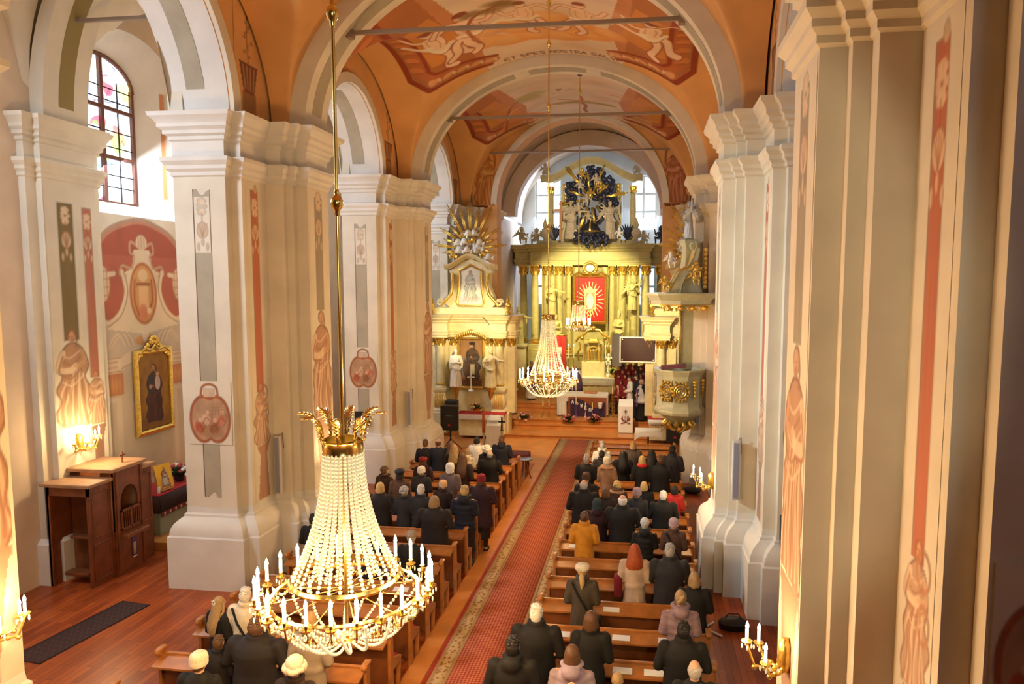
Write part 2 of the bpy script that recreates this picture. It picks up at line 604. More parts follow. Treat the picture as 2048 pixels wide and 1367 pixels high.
FLOORM = floor_material()
PLANK = mat('oiled_orange_wood', (.62, .24, .06), .28, noise=.2, nscale=2)
fl = MB().box(S(-1, 10.1), S(1, 10.1), -5.2, 43, -.2, 0).build('floor', FLOORM)
struct(fl)

# ---- piers
PLAN = [(4.575, 0), (4.83, 0), (4.83, -.15), (5.0, -.15), (5.0, -.35), (5.36, -.35), (5.36, -1.3), (5.6, -1.3), (5.6, -1.5), (6.75, -1.5)]
PLAN = PLAN + [(a, T - b) for a, b in PLAN[::-1]]


def side_plan(pl, s, y0):
    p = [(S(s, a), y0 + b) for a, b in pl]
    ar = sum(p[i - 1][0] * p[i][1] - p[i][0] * p[i - 1][1] for i in range(len(p)))
    return p if ar > 0 else p[::-1]


PLINTH = [(.30, 0), (.30, 1.12), (.265, 1.15), (.265, 1.19), (.25, 1.28), (.2, 1.38), (.12, 1.46), (.05, 1.52), (.05, 1.56), (.012, 1.6), (0, 1.72)]
CAPL = [(0, 8.7), (.04, 8.73), (.04, 8.8), (.10, 8.86), (.10, 8.93), (.17, 9.01), (.17, 9.09), (.02, 9.12), (0, 9.14), (0, 9.42), (.05, 9.45), (.05, 9.52), (.12, 9.56), (.12, 9.63), (.19, 9.69), (.19, 9.76), (.24, 9.84), (.30, 9.89), (.32, 9.97), (.0, 9.98)]


def notched(u0, u1, v0, v1, d=.12):
    """strip outline with the cut-out ends of the painted panels"""
    m = (u0 + u1) / 2
    q = (u1 - u0)
    n = [(u0, v1), (u0 + q * .2, v1), (u0 + q * .28, v1 - d * .5), (m - q * .08, v1 - d), (m + q * .12, v1 - d), (m + q * .3, v1 - d * .35), (u1, v1 - d * .1)]
    b = [(u1, v0), (m + q * .25, v0), (m + q * .15, v0 + d * .8), (m, v0 + d), (m - q * .12, v0 + d * .6), (u0 + q * .15, v0), (u0, v0)]
    return n + b


def panel(parent, fn, nrm, u0, u1, v0, v1, m, d=.12):
    o = MB().slab([fn(u, v) for u, v in notched(u0, u1, v0, v1, d)], [c * .006 for c in nrm]).build('painted_panel', m, parent)
    q = (u1 - u0) * .05
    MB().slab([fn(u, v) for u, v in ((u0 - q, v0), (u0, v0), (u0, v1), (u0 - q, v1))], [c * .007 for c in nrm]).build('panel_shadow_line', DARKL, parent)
    return o


def garland(P, x, y, h):
    """hanging stucco-like trophy painted on a panel"""
    for k, (yy, r_) in enumerate(((.96, .10), (.86, .14), (.76, .09))):
        for a in range(5):
            P.ell(x + h * r_ * .5 * cos(a * 1.26), y + h * yy + h * r_ * .35 * sin(a * 1.26), h * .045, h * .035, LITE, .8)
    P.line([(x, y + h * .75), (x, y + h * .5)], h * .02, BRN, .6)
    P.ell(x, y + h * .42, h * .11, h * .15, LITE, .8)
    P.ell(x, y + h * .42, h * .11, h * .15, BRN, .6, ring=h * .008)
    for k in range(5):
        P.line([(x, y + h * .30), (x + (k - 2) * h * .05, y + h * .54)], h * .01, BRN, .5)
    for a in (-.09, 0, .09):
        P.ell(x + a * h, y + h * (.2 - abs(a)), h * .03, h * .07, LITE, .8)
        P.ell(x + a * h + h * .02, y + h * (.2 - abs(a)), h * .01, h * .06, BRN, .5)


def medallion(parent, fn, scene, W=.98, H=1.36, seed=0):
    P = Paint(W, H, .018)
    c = W / 2
    fr = (.52, .19, .05)
    for sx in (-1, 1):
        P.ell(c + sx * W * .16, H * .40, W * .32, H * .38, fr, .95)
    P.ell(c, H * .42, W * .44, H * .33, fr, .95)
    for sx in (-1, 1):
        P.ell(c + sx * W * .15, H * .40, W * .27, H * .33, (.60, .42, .28), 1)
    P.ell(c, H * .42, W * .38, H * .28, (.60, .42, .28), 1)
    P.rect(c - W * .13, c + W * .13, H * .75, H * .88, (.8, .62, .46), .9)
    P.curve([(c - W * .2, H * .74), (c - W * .16, H * .9), (c, H * .95), (c + W * .16, H * .9), (c + W * .2, H * .74)], .05, fr, .95)
    g = random.Random(seed)
    P.rect(W * .2, W * .8, H * .12, H * .3, (.50, .28, .14), .5, soft=.08)
    for k in range(4):
        x = W * (.24 + .17 * k)
        y = H * (.2 + .12 * (k % 2))
        col = ((.62, .20, .12), (.80, .58, .42), (.46, .24, .12), (.72, .34, .22))[k]
        P.ell(x, y + .09, .09, .13, col, .85, rot=g.uniform(-.6, .6))
        P.ell(x + .03, y + .25, .04, .05, (.80, .55, .40), .95)
        P.curve([(x - .08, y), (x, y + .14), (x + .1, y + .05)], .012, BRN, .8)
        P.curve([(x + .05, y - .03), (x + .13, y + .1), (x + .12, y + .22)], .012, BRN, .7)
    for k in range(4):
        P.line([(W * .55 + k * .07, H * .45), (W * .6 + k * .06, H * .68)], .01, (.5, .3, .18), .6)
        P.line([(W * .5, H * (.48 + .05 * k)), (W * .8, H * (.5 + .05 * k))], .008, (.5, .3, .18), .5)
    P.mottle(.12, 9)
    return P.grid(fn, 'painted_medallion', FRESCO, parent)


PLAN_P0 = PLAN[:10] + [(6.75, T), (4.575, T)]


def make_pier(s, y0, side, k):
    root = thing('pier', '', '')
    del root['category']
    root['kind'] = 'structure'
    root['label'] = '%s nave pier %s' % (side, ('under the organ loft', 'nearest the camera', 'beyond the large chandelier', 'third from the camera', 'framing the sanctuary opening')[k])
    pl = side_plan(PLAN_P0 if (s < 0 and k == 1) else PLAN, s, y0)
    sweep(MB(), pl, PLINTH).build('plinth', WHITEP, root, ang=35)
    sweep(MB(), pl, [(0, 1.72), (0, 8.7)], caps=False).build('shaft', PLASTER, root)
    sweep(MB(), pl, CAPL).build('capital', WHITEP if s < 0 else PLASTER, root, ang=25)
    # nave-facing pilaster front: saint below, grey panel above
    xf = S(s, 4.575 - .004)
    sg = -s
    P = Paint(.96, 6.9, .022)
    P.rect(.30, .66, 4.15, 6.75, (.46, .40, .30), .75)
    P.rect(.28, .31, 4.15, 6.75, BRN, .6)
    garland(P, .48, 5.5, 1.35)
    if k == 4:
        pass
    draped(P, .48, 1.6, 2.55, seed=k * 3 + (s > 0), lean=0, arm=1 if s > 0 else -1, robe=(.66, .40, .26), dark=(.42, .17, .08), lite=(.82, .66, .50))
    P.poly([(.05, 1.55), (.91, 1.55), (.8, 1.0), (.7, .3), (.26, .3), (.16, 1.0)], (.66, .33, .18), .75)
    P.rect(.02, .94, 1.48, 1.6, (.62, .30, .16), .8)
    P.rect(.28, .68, -.1, .3, (.66, .34, .2), .6)
    P.mottle(.06, 14)
    yb = y0 + T / 2
    P.grid(lambda u, v: (xf, yb - s * (u - .48), 1.75 + v), 'painted_saint', FRESCO, root)
    # recess face: red panel, musician on a bracket
    xf2 = S(s, 5.36 - .004)
    P = Paint(.70, 6.9, .022)
    P.rect(.2, .46, 2.4, 6.75, (.66, .26, .16), .92)
    P.rect(.18, .2, 2.4, 6.75, BRN, .9)
    P.ell(.38, 6.78, .06, .09, (.80, .63, .43), .9)
    garland(P, .33, 5.35, 1.2)
    draped(P, .34, 1.2, 1.4, seed=20 + k, robe=(.74, .50, .36), dark=(.45, .18, .09), lite=(.86, .70, .54), arm=-s)
    P.ell(.46, 2.35, .14, .17, (.60, .28, .15), .8, ring=.02)
    P.ell(.5, 1.9, .12, .16, (.60, .28, .15), .8, ring=.02)
    P.poly([(.12, 1.2), (.6, 1.2), (.5, 1.0), (.58, .02), (.12, .02), (.24, 1.0)], (.66, .32, .19), .8)
    P.mottle(.06, 14)
    P.grid(lambda u, v: (xf2, y0 - .82 - s * (u - .35), 1.75 + v), 'painted_musician', FRESCO, root)
    # west jamb of the arcade: grey panel, medallion with a scene
    ye = y0 - 1.5 - .003
    fn = lambda u, v: (S(s, 6.13 + .0) + u, ye, v)
    panel(root, fn, (0, -1, 0), -.18, .18, 1.95, 8.45, GREYP)
    medallion(root, lambda u, v: (S(s, 6.13) + u - .49, ye - .014, 3.1 + v), 0, seed=k + (5 if s > 0 else 0))
    P = Paint(.34, 1.15, .018)
    garland(P, .17, 0, 1.1)
    P.grid(lambda u, v: (S(s, 6.13) + u - .17, ye - .012, 7.15 + v), 'painted_trophy', FRESCO, root)
    return root


for s, nm in ((-1, 'left'), (1, 'right')):
    for k, y0 in enumerate(YS):
        if k:
            make_pier(s, y0 - (.62 if s < 0 and k == 1 else 0), nm, k)


# ---- transverse arches with painted soffit strip
def ell_pts(a, b, t0, t1, n):
    return [(a * cos(t0 + (t1 - t0) * i / n), b * sin(t0 + (t1 - t0) * i / n)) for i in range(n + 1)]


def arch_ring(a, b, a2, b2, y0, y1, xc, z0, n=56, t0=0, t1=pi):
    mb = MB()
    rings = []
    for (p, q), (u, v) in zip(ell_pts(a, b, t0, t1, n), ell_pts(a2, b2, t0, t1, n)):
        rings.append([(xc + p, y0, z0 + q), (xc + u, y0, z0 + v), (xc + u, y1, z0 + v), (xc + p, y1, z0 + q)])
    return mb.loft(rings)


def soffit_strip(a, b, y0, y1, xc, z0, m, parent, t0, t1, n=48):
    mb = MB()
    rings = []
    for p, q in ell_pts(a - .008, b - .008, t0, t1, n):
        rings.append([(xc + p, y0, z0 + q), (xc + p * 1.002, y0, z0 + q * 1.002), (xc + p * 1.002, y1, z0 + q * 1.002), (xc + p, y1, z0 + q)])
    return mb.loft(rings).build('soffit_panel', m, parent, smooth=False, ang=30)


for k, y0 in enumerate(YS[:4]):
    o = arch_ring(HA, HB, VA + .1, VB + .1, y0, y0 + T, X0, SPR).build('transverse_arch', PLASTER, None, ang=30)
    struct(o, 'transverse nave arch %s' % ('behind the camera', 'over the large chandelier', 'second towards the altar', 'third towards the altar')[k])
    for t0, t1 in ((.1, 1.25), (1.36, pi - 1.36), (pi - 1.25, pi - .1)):
        soffit_strip(HA, HB, y0 + .3, y0 + .75, X0, SPR, GREYP, o, t0, t1, 20)

# ---- vaults: barrel crossed by lunettes, painted crown
RB = (.42, .09, .035)
RB2 = (.54, .16, .06)
ORG = (.80, .36, .10)


def vault_z(x, y, y0, y1):
    u = min(1, abs(x) / VA)
    zn = VB * sqrt(1 - u * u)
    v = min(1, abs((y - (y0 + y1) / 2) / ((y1 - y0) / 2)))
    zc = 3.25 * sqrt(max(0, 1 - v * v))
    m = max(zn, zc)
    d = abs(zn - zc)
    return m + max(0, .22 - d) ** 2 * .8


def paint_vault(k):
    P = Paint(10.72, 7.15, .034)
    c = 5.36
    def both(f):
        for q in (0, 1):
            M_ = (lambda x, q=q: x) if q == 0 else (lambda x: 10.72 - x)
            f(M_)
    # painted sky, pale clouds and the scene fields
    sky = (.92, .80, .68)
    P.poly([(c - 2.7, .0), (c + 2.7, .0), (c + 2.2, 7.15), (c - 2.2, 7.15)], sky, .9)
    def side(M_):
        P.poly([(M_(1.15), .3), (M_(1.3), 5.3), (M_(2.0), 5.6), (M_(3.2), 6.5), (M_(3.5), 4.2), (M_(3.1), 1.6), (M_(2.9), .0), (M_(1.2), 0)], (.64, .26, .08), .8)
        P.poly([(M_(1.6), 2.2), (M_(2.7), 2.0), (M_(3.2), 4.6), (M_(1.9), 4.9)], (.78, .40, .10), .7)
        # balustrade
        P.line([(M_(1.0), .2), (M_(1.05), 5.4), (M_(2.0), 6.1), (M_(3.3), 6.75)], .2, RB, .95)
        P.line([(M_(1.75), .2), (M_(1.75), 5.1), (M_(2.5), 5.5), (M_(3.6), 6.2)], .16, RB, .95)
        P.line([(M_(1.38), .2), (M_(1.4), 5.25), (M_(2.25), 5.8), (M_(3.4), 6.45)], .52, RB2, .7)
        for i in range(11):
            P.ell(M_(1.4), .5 + i * .45, .21, .13, (.72, .33, .14), .9)
            P.ell(M_(1.4), .62 + i * .45, .2, .03, (.36, .09, .03), .8)
        for i in range(5):
            x, y = 1.75 + i * .4, 5.55 + i * .21
            P.ell(M_(x), y, .17, .15, (.80, .50, .28), .95)
            P.ell(M_(x + .17), y + .08, .05, .16, (.86, .70, .5), .9)
    both(side)
    if k == 2:
        for i, (x, y, r_) in enumerate(((3.6, 5.0, .6), (4.3, 5.3, .62), (5.1, 5.2, .68), (5.9, 5.35, .7), (6.6, 5.0, .75), (7.2, 4.7, .55), (4.8, 4.5, .7), (6.1, 4.4, .75), (5.5, 4.0, .7), (3.9, 4.2, .6))):
            P.ell(x, y, r_, r_ * .7, (.80, .44, .17), .9, soft=.1)
            P.ell(x - .1, y - .12, r_ * .75, r_ * .5, (.90, .62, .32), .75, soft=.3)
        for x, y, r_ in ((4.6, 3.2, 1.7), (6.3, 3.0, 1.8)):
            draped(P, x, y + 1.7, r_ * -1 + 0, seed=int(x * 9), robe=(.74, .48, .34)) if False else None
        def fig(x0, y0_, q, k_):
            # floating or striding figures, feet towards the altar
            sk, ln = (.92, .74, .58), (.46, .14, .06)
            pt = lambda a_, b_: (x0 + a_ * k_, y0_ + b_ * k_)
            for w2, c_ in ((.24, ln), (.17, sk)):
                P.curve([pt(-.05, -.8), pt(.16 * q, -.35), pt(.02 * q, .1), pt(.14 * q, .3)], w2 * k_, c_, .95)
                P.curve([pt(.1, -.8), pt(.36 * q, -.5), pt(.45 * q, -.05), pt(.64 * q, .12)], w2 * k_, c_, .95)
                P.curve([pt(0, -1.25), pt(.45 * q, -1.5), pt(.7 * q, -1.2)], w2 * k_ * .65, c_, .95)
                P.curve([pt(0, -1.25), pt(-.4 * q, -1.1), pt(-.6 * q, -1.45)], w2 * k_ * .65, c_, .95)
                P.ell(*pt(0, -1.0), (.20 + w2 * .25) * k_, (.38 + w2 * .25) * k_, c_, .95, rot=.2 * q)
                P.ell(*pt(0, -1.58), (.09 + w2 * .3) * k_, (.11 + w2 * .3) * k_, c_, .95)
            P.ell(*pt(0, -1.68), .16 * k_, .11 * k_, (.36, .10, .04), .95)
            P.curve([pt(-.24, -.75), pt(.1, -.58), pt(.32, -.8)], .16 * k_, (.93, .84, .70), .95)
            P.curve([pt(-.24, -.66), pt(.1, -.49), pt(.32, -.71)], .03 * k_, ln, .9)
            for t in (-.1, .1):
                P.curve([pt(t, -1.25), pt(t * 1.3, -1.0), pt(t * .8, -.8)], .03 * k_, (.66, .34, .2), .8)
            P.curve([pt(-.7 * q, -.9), pt(-.35 * q, -.75), pt(-.1 * q, -.85)], .12 * k_, (.93, .84, .70), .9)
        for x0, y0_, q, k_ in ((2.35, 5.0, 1, 1.35), (3.35, 4.9, -1, 1.35), (4.9, 4.7, 1, 1.1), (6.5, 4.8, -1, 1.15), (8.4, 4.7, 1, 1.25)):
            fig(x0, y0_, q, k_)
        P.curve([(3.4, 4.8), (3.3, 3.8), (3.6, 3.1), (4.3, 2.8)], .12, (.46, .15, .06), .9)
        for i in range(9):
            P.ell(3.9 + rnd.uniform(-.7, .9), 2.9 + rnd.uniform(-.35, .3), .3, .16, (.34, .22, .08), .6, soft=.12)
        # painted lettering along the arch
        P.text(3.75, 6.98, .24, 'ET SPES NOSTRA SALVI', (.22, .08, .05), .9, .045, -1)
    else:
        # a flat-topped tree on a rock and a green bush, cloud smears
        tr = (.52, .20, .07)
        P.curve([(5.75, 6.6), (5.7, 6.1), (5.8, 5.5), (5.65, 5.1)], .16, tr, .95)
        for i in range(14):
            P.ell(5.75 + (i - 6.5) * .17, 4.95 + rnd.uniform(-.07, .1), .24, .14, (.50, .36, .14), .75, soft=.1)
        P.poly([(4.8, 4.85), (5.4, 4.6), (6.1, 4.62), (6.8, 4.85)], (.80, .66, .42), .9)
        P.curve([(4.8, 4.4), (5.5, 4.72), (6.0, 4.72), (6.8, 4.3)], .07, tr, .95)
        P.line([(5.72, 4.75), (5.72, 4.1)], .1, tr, .95)
        P.poly([(2.1, 6.0), (2.5, 4.8), (2.9, 4.2), (3.3, 5.0), (3.8, 5.7), (4.4, 6.2)], ORG, .8)
        P.curve([(2.3, 6.1), (2.7, 4.5), (3.0, 3.6), (3.5, 3.1)], .13, tr, .95)
        P.curve([(2.6, 4.9), (2.9, 4.2), (3.3, 4.1)], .06, (.80, .66, .42), .9)
        for x, y in ((3.6, 3.1), (4.0, 3.0), (3.8, 3.4)):
            P.ell(x, y, .45, .3, (.55, .50, .22), .7, soft=.15)
        P.poly([(8.6, 6.0), (8.5, 4.8), (7.9, 5.3), (7.6, 6.1)], (.70, .42, .16), .8)
        for x, y in ((4.6, 3.6), (5.2, 3.2), (7.0, 4.2), (7.3, 3.8), (6.9, 3.4)):
            P.curve([(x, y), (x + .2, y - .18), (x + .42, y - .05)], .05, (.60, .26, .18), .8)
        P.poly([(4.85, 2.9), (5.1, 2.95), (4.9, 3.25)], (.42, .10, .05), .9)
    for i in range(26):
        P.ell(rnd.uniform(3.2, 7.6), rnd.uniform(.4, 6.6), rnd.uniform(.3, .9), rnd.uniform(.12, .3), rnd.choice(((.84, .62, .46), (.76, .48, .32), (.82, .64, .42))), .25, rot=rnd.uniform(-.4, .4), soft=.25)
    P.mottle(.07, 16)
    return P


for k in range(4):
    a, b = YS[k] + T, YS[k + 1]
    P = paint_vault(k) if k in (2, 3, 1) else Paint(10.72, 7.15, .16)
    vy = lambda v: a + (b - a) * v / 7.15
    o = P.grid(lambda u, v: (X0 + u - 5.36, vy(v), SPR + vault_z(u - 5.36, vy(v), a, b)), 'vault', VAULTM, None, flip=True)
    o.name = 'ceiling'
    struct(o, 'painted nave vault %s' % ('over the organ loft', 'over the large chandelier', 'with figures on clouds', 'with a flat-topped tree')[k])


# ---- arcade walls above the piers, with round arches into the aisles
def arcade(s, y0, y1, ztop, name, last=False):
    ya, yb = y0 + T + 1.5, y1 - 1.5
    rz = 2.25
    if s < 0 and y0 == 7.0:      # the wide opening beside the slimmer loft pier
        ya, rz, y0 = 7.45, 3.0, 6.38
    yc, hr = (ya + yb) / 2, (yb - ya) / 2
    n = 28
    arc = [(yc + hr * cos(pi * i / n), SPR + rz * sin(pi * i / n)) for i in range(n + 1)]
    pts = [(yb, SPR)] + arc[1:-1] + [(ya, SPR)]
    top = [(yb + (ya - yb) * i / n, ztop) for i in range(n + 1)]
    mb = MB()
    d0, d1 = 5.42, 6.75
    for x_ in (d0, d1):
        mb.loft([[(S(s, x_), y, z) for y, z in pts], [(S(s, x_), y, z) for y, z in top]], False, False)
    mb.loft([[(S(s, d0), y, z) for y, z in pts], [(S(s, d1), y, z) for y, z in pts]], False, False)
    for q0, q1 in ((y0, ya), (yb, y1)):
        mb.box(S(s, d0) if s > 0 else S(s, d1), S(s, d1) if s > 0 else S(s, d0), q0, q1, SPR - .02, ztop)
    o = struct(mb.build(name, WALLO))
    # moulded cream band round the opening, towards the nave
    rings = []
    for i in range(n + 1):
        t = pi * i / n
        c_, q = cos(t), sin(t)
        rings.append([(S(s, 5.42), yc + hr * c_, SPR + rz * q), (S(s, 5.33), yc + hr * c_, SPR + rz * q), (S(s, 5.33), yc + (hr + .26) * c_, SPR + (rz + .26) * q), (S(s, 5.42), yc + (hr + .26) * c_, SPR + (rz + .26) * q)])
    MB().loft(rings).build('arch_band', PLASTER, o, ang=30)
    rings = []
    for i in range(n + 1):
        t = pi * i / n
        c_, q = cos(t), sin(t)
        rings.append([(S(s, 5.44), yc + (hr - .012) * c_, SPR + (rz - .012) * q), (S(s, 5.44), yc + hr * c_, SPR + rz * q), (S(s, 6.74), yc + hr * c_, SPR + rz * q), (S(s, 6.74), yc + (hr - .012) * c_, SPR + (rz - .012) * q)])
    MB().loft(rings).build('arch_soffit', WHITEP, o, ang=30)
    for t0, t1 in ((.16, 1.4), (pi - 1.4, pi - .16)):
        rings = []
        for i in range(15):
            t = t0 + (t1 - t0) * i / 14
            e = .95 if i in (0, 14) else 1
            rings.append([(S(s, x_), yc + (hr - r_) * cos(t), SPR + (rz - r_) * sin(t)) for x_, r_ in ((5.93, .022), (5.93, .012), (6.33, .012), (6.33, .022))])
        MB().loft(rings).build('soffit_panel', GREYP, o, ang=30)
    # painted urn on the cornice wall
    return o


for s, nm in ((-1, 'left'), (1, 'right')):
    for k in range(4):
        arcade(s, YS[k], YS[k + 1], SPR + 4.2, 'wall_' + nm)
        P = Paint(1.0, 2.6, .03)
        P.rect(.25, .75, .0, .55, (.52, .30, .17), .7)
        P.poly([(.3, .55), (.7, .55), (.85, 1.15), (.15, 1.15)], (.34, .10, .05), .85)
        for i in range(4):
            P.line([(.36 + i * .1, .62), (.3 + i * .14, 1.08)], .04, (.78, .6, .4), .8)
        P.curve([(.5, 1.15), (.47, 1.7), (.52, 2.5)], .025, (.36, .22, .1), .8)
        for i in range(16):
            P.ell(.5 + rnd.uniform(-.18, .18) * (1 - i / 22), 1.3 + i * .075, .045, .028, (.40, .24, .12), .7)
        yy = YS[k + 1] - .8 if False else YS[k] + T + .8
        for yq in (YS[k + 1] - .8,):
            P.grid(lambda u, v: (S(s, 5.41), yq - s * (u - .5), SPR + .02 + v), 'painted_urn', VAULTM, bpy.data.objects['wall_' + nm if k == 0 else 'wall_%s.%03d' % (nm, k)])

# ---- outer aisle walls, their pilasters and windows
WD = 9.9
WPL = [(10.1, -1.95), (9.74, -1.95), (9.74, -1.7), (9.6, -1.7), (9.6, -.25), (9.72, -.25), (9.72, -.0), (10.1, -.0)]
DARKR = {}


def aisle_vault(s, y0, y1, k):
    xc, hw = 8.33, 1.62
    mb = MB()
    n, m = 24, 16
    g = []
    for j in range(m + 1):
        v = -1 + 2 * j / m
        row = []
        for i in range(n + 1):
            u = -1 + 2 * i / n
            z = max(3.5 * sqrt(1 - u * u), 3.6 * sqrt(max(0, 1 - v * v)))
            row.append((S(s, xc + hw * u), (y0 + y1) / 2 + (y1 - y0) / 2 * v, SPR + .1 + z))
        g.append(row)
    mb.loft(g, False, False)
    o = mb.build('ceiling', PLASTER, None, smooth=True)
    return struct(o, 'aisle vault')


for s, nm in ((-1, 'left'), (1, 'right')):
    for k, y0 in enumerate(YS):
        pl = side_plan(WPL, s, y0)
        root = thing('wall_pilaster', '', '')
        del root['category']
        root['kind'] = 'structure'
        root['label'] = 'stepped pilaster on the outer wall of the %s aisle' % nm
        sweep(MB(), pl, [(.1, 0), (.1, .9), (0, 1.0)]).build('plinth', WHITEP, root)
        sweep(MB(), pl, [(0, 1.0), (0, 8.7)], caps=False).build('shaft', PLASTER, root)
        sweep(MB(), pl, [(o_ * .8, z) for o_, z in CAPL]).build('capital', PLASTER, root, ang=25)
        # transverse arch of the aisle
        ar = arch_ring(1.42, 3.2, 1.75, 3.5, y0 - 1.55, y0 - .35, S(s, 8.18), SPR, 28).build('transverse_arch', PLASTER, None, ang=30)
        struct(ar, 'narrow arch across the %s aisle' % nm)
        soffit_strip(1.42, 3.2, y0 - 1.15, y0 - .75, S(s, 8.18), SPR, mat('olive_panel', (.30, .22, .08), .85), ar, .1, pi - .1)
        if s < 0:
            xw = S(s, 9.6 - .004)
            P = Paint(1.4, 7.3, .03)
            P.rect(.32, .74, 3.9, 6.9, (.33, .24, .08), .92)
            P.rect(1.0, 1.26, 3.0, 6.85, (.64, .28, .18), .92)
            garland(P, .53, 5.6, 1.2)
            garland(P, 1.13, 5.6, 1.1)
            draped(P, .52, 1.95, 2.2, seed=40 + k, robe=(.64, .38, .22), dark=(.38, .16, .07), arm=-1)
            draped(P, 1.16, 1.9, 1.25, seed=50 + k, robe=(.70, .44, .28), dark=(.42, .17, .08))
            P.poly([(.94, 1.9), (1.4, 1.9), (1.3, 1.6), (1.3, 0), (1.02, 0), (1.02, 1.6)], (.42, .16, .08), .8)
            P.rect(.2, .8, .2, .95, (.66, .42, .28), .5)
            P.mottle(.06, 12)
            P.grid(lambda u, v: (xw, y0 - 1.68 + u, 1.35 + v), 'painted_saints', FRESCO, root)
    for k in range(4):
        o = aisle_vault(s, YS[k] - .35, YS[k + 1] - 1.55, k)


def side_wall(s, nm):
    """outer wall with arched window openings cut as real holes and splayed reveals"""
    x = S(s, WD)
    xo = S(s, WD + .62)
    segs = []
    wins = []
    mb = MB()
    zt = SPR + 4.2
    y = -5.2
    for k in range(5):
        c = YS[k] + 1.55
        a, b = c - 1.55, c + 1.55
        if k == 4:
            break
        mb.loft([[(x, y, 0), (x, a, 0)], [(x, y, zt), (x, a, zt)]], False, False)
        n = 14
        top = [(c - 1.55 * cos(pi * i / n), 11.75 + 1.0 * sin(pi * i / n)) for i in range(n + 1)]
        mb.loft([[(x, a, 0), (x, b, 0)], [(x, a, 8.15), (x, b, 8.15)]], False, False)
        mb.loft([[(x, p, q) for p, q in top], [(x, a + (b - a) * i / n, zt) for i in range(n + 1)]], False, False)
        wins.append((c, a, b, top))
        y = b
    mb.loft([[(x, y, 0), (x, 33, 0)], [(x, y, zt), (x, 33, zt)]], False, False)
    o = struct(mb.build('wall_' + nm, mat('aisle_wall_plaster', (.78, .62, .46), .9, noise=.1, nscale=1.2) if s < 0 else mat('aisle_wall_shade_tone', (.42, .23, .17), .9, noise=.15, nscale=1)))  # right wall coloured darker, the gloom of its aisle put into the plaster
    return o, wins, x, xo


wl, WINS, xL, xLo = side_wall(-1, 'left')
wr, WR, xR, xRo = side_wall(1, 'right')
FRAME = mat('brown_window_frame', (.16, .06, .04), .5)


def stained(seed):
    P = Paint(2.3, 3.7, .03, (.82, .88, .95))
    g = random.Random(seed)
    cols = ((.95, .85, .35), (.35, .5, .9), (.9, .93, 1), (.85, .9, .98), (.95, .8, .2), (.8, .12, .2), (.15, .55, .25), (.9, .9, .8))
    for i in range(46):
        P.ell(g.uniform(0, 2.3), g.uniform(0, 3.7), g.uniform(.08, .3), g.uniform(.06, .34), g.choice(cols), .8, rot=g.uniform(0, 3), soft=.03)
    P.rect(0, 2.3, 1.2, 1.9, (.98, .85, .35), .45, soft=.3)
    for i in range(18):
        x, y = g.uniform(0, 2.3), g.uniform(0, 3.7)
        P.curve([(x, y), (x + g.uniform(-.3, .3), y + g.uniform(-.3, .3)), (x + g.uniform(-.5, .5), y + g.uniform(-.5, .5))], .03, (.12, .1, .2), .8)
    return P


def stain_mat():
    nt = STAIN.node_tree
    b = nt.nodes['Principled BSDF']
    at = [n for n in nt.nodes if n.type == 'ATTRIBUTE'][0]
    nt.links.new(at.outputs['Color'], b.inputs['Emission Color'])
    b.inputs['Emission Strength'].default_value = 1.5
    STAIN.cycles.emission_sampling = 'NONE'


stain_mat()
for k, (c, a, b, top) in enumerate(WINS):
    root = thing('window_%d' % (k + 1), '', '')
    del root['category']
    root['kind'] = 'structure'
    root['label'] = 'tall arched stained glass window of the left aisle'
    # splayed reveal
    cw_ = c - .42
    inner = [(cw_ - 1.1, 8.6)] + [(cw_ + (p - c) * .71, 11.45 + (q - 11.75) * .7) for p, q in top] + [(cw_ + 1.1, 8.6)]
    outer = [(a, 8.15)] + top + [(b, 8.15)]
    MB().loft([[(xL, p, q) for p, q in outer], [(xLo, p, q) for p, q in inner]], False).build('reveal', WHITEP, root, ang=30)
    MB().loft([[(xL + .002, b - .02, 8.9), (xL - .0, b - .02, 8.9)], [(xL, b - .02, 11.2), (xL, b - .02, 11.2)]], False, False)
    y0_, y1_ = cw_ - 1.1, cw_ + 1.1
    c0_, c = c, cw_
    fr = MB()
    fr.box(xLo, xLo + .09, y0_, y0_ + .09, 8.5, 11.5)
    fr.box(xLo, xLo + .09, y1_ - .09, y1_, 8.5, 11.5)
    fr.box(xLo, xLo + .09, c - .05, c + .05, 8.5, 12.1)
    for z in (8.5, 9.65, 10.85):
        fr.box(xLo, xLo + .08, y0_, y1_, z, z + .09)
    fr.tube([(xLo + .05, p, q) for p, q in inner[1:-1]], .055, 6)
    fr.build('window_frame', FRAME, root)
    br = MB()
    for j, yq in enumerate((y0_ + .62, c + .57)):
        br.box(xLo + .02, xLo + .045, yq - .012, yq + .012, 8.5, 11.6)
    for z in (8.95, 9.25, 9.95, 10.35, 11.1, 11.4):
        br.box(xLo + .02, xLo + .045, y0_, y1_, z - .012, z + .012)
    br.build('glazing_bars', BLACK, root)
    P = stained(k)
    P.grid(lambda u, v: (xLo + .01, c - 1.1 + u * .955, 8.5 + v * 1.0), 'stained_pane', STAIN, root)
    # painted strip on the reveal
    P = Paint(.3, 2.9, .03)
    P.rect(.04, .26, .05, 2.85, (.78, .36, .15), .9)
    P.rect(.04, .26, .05, 1.3, (.85, .60, .18), .5, soft=.6)
    P.grid(lambda u, v: (xL - .1 - u, b - .14 - u * 1.3 - .012, 8.75 + v * 1.0), 'painted_strip', FRESCO, root)

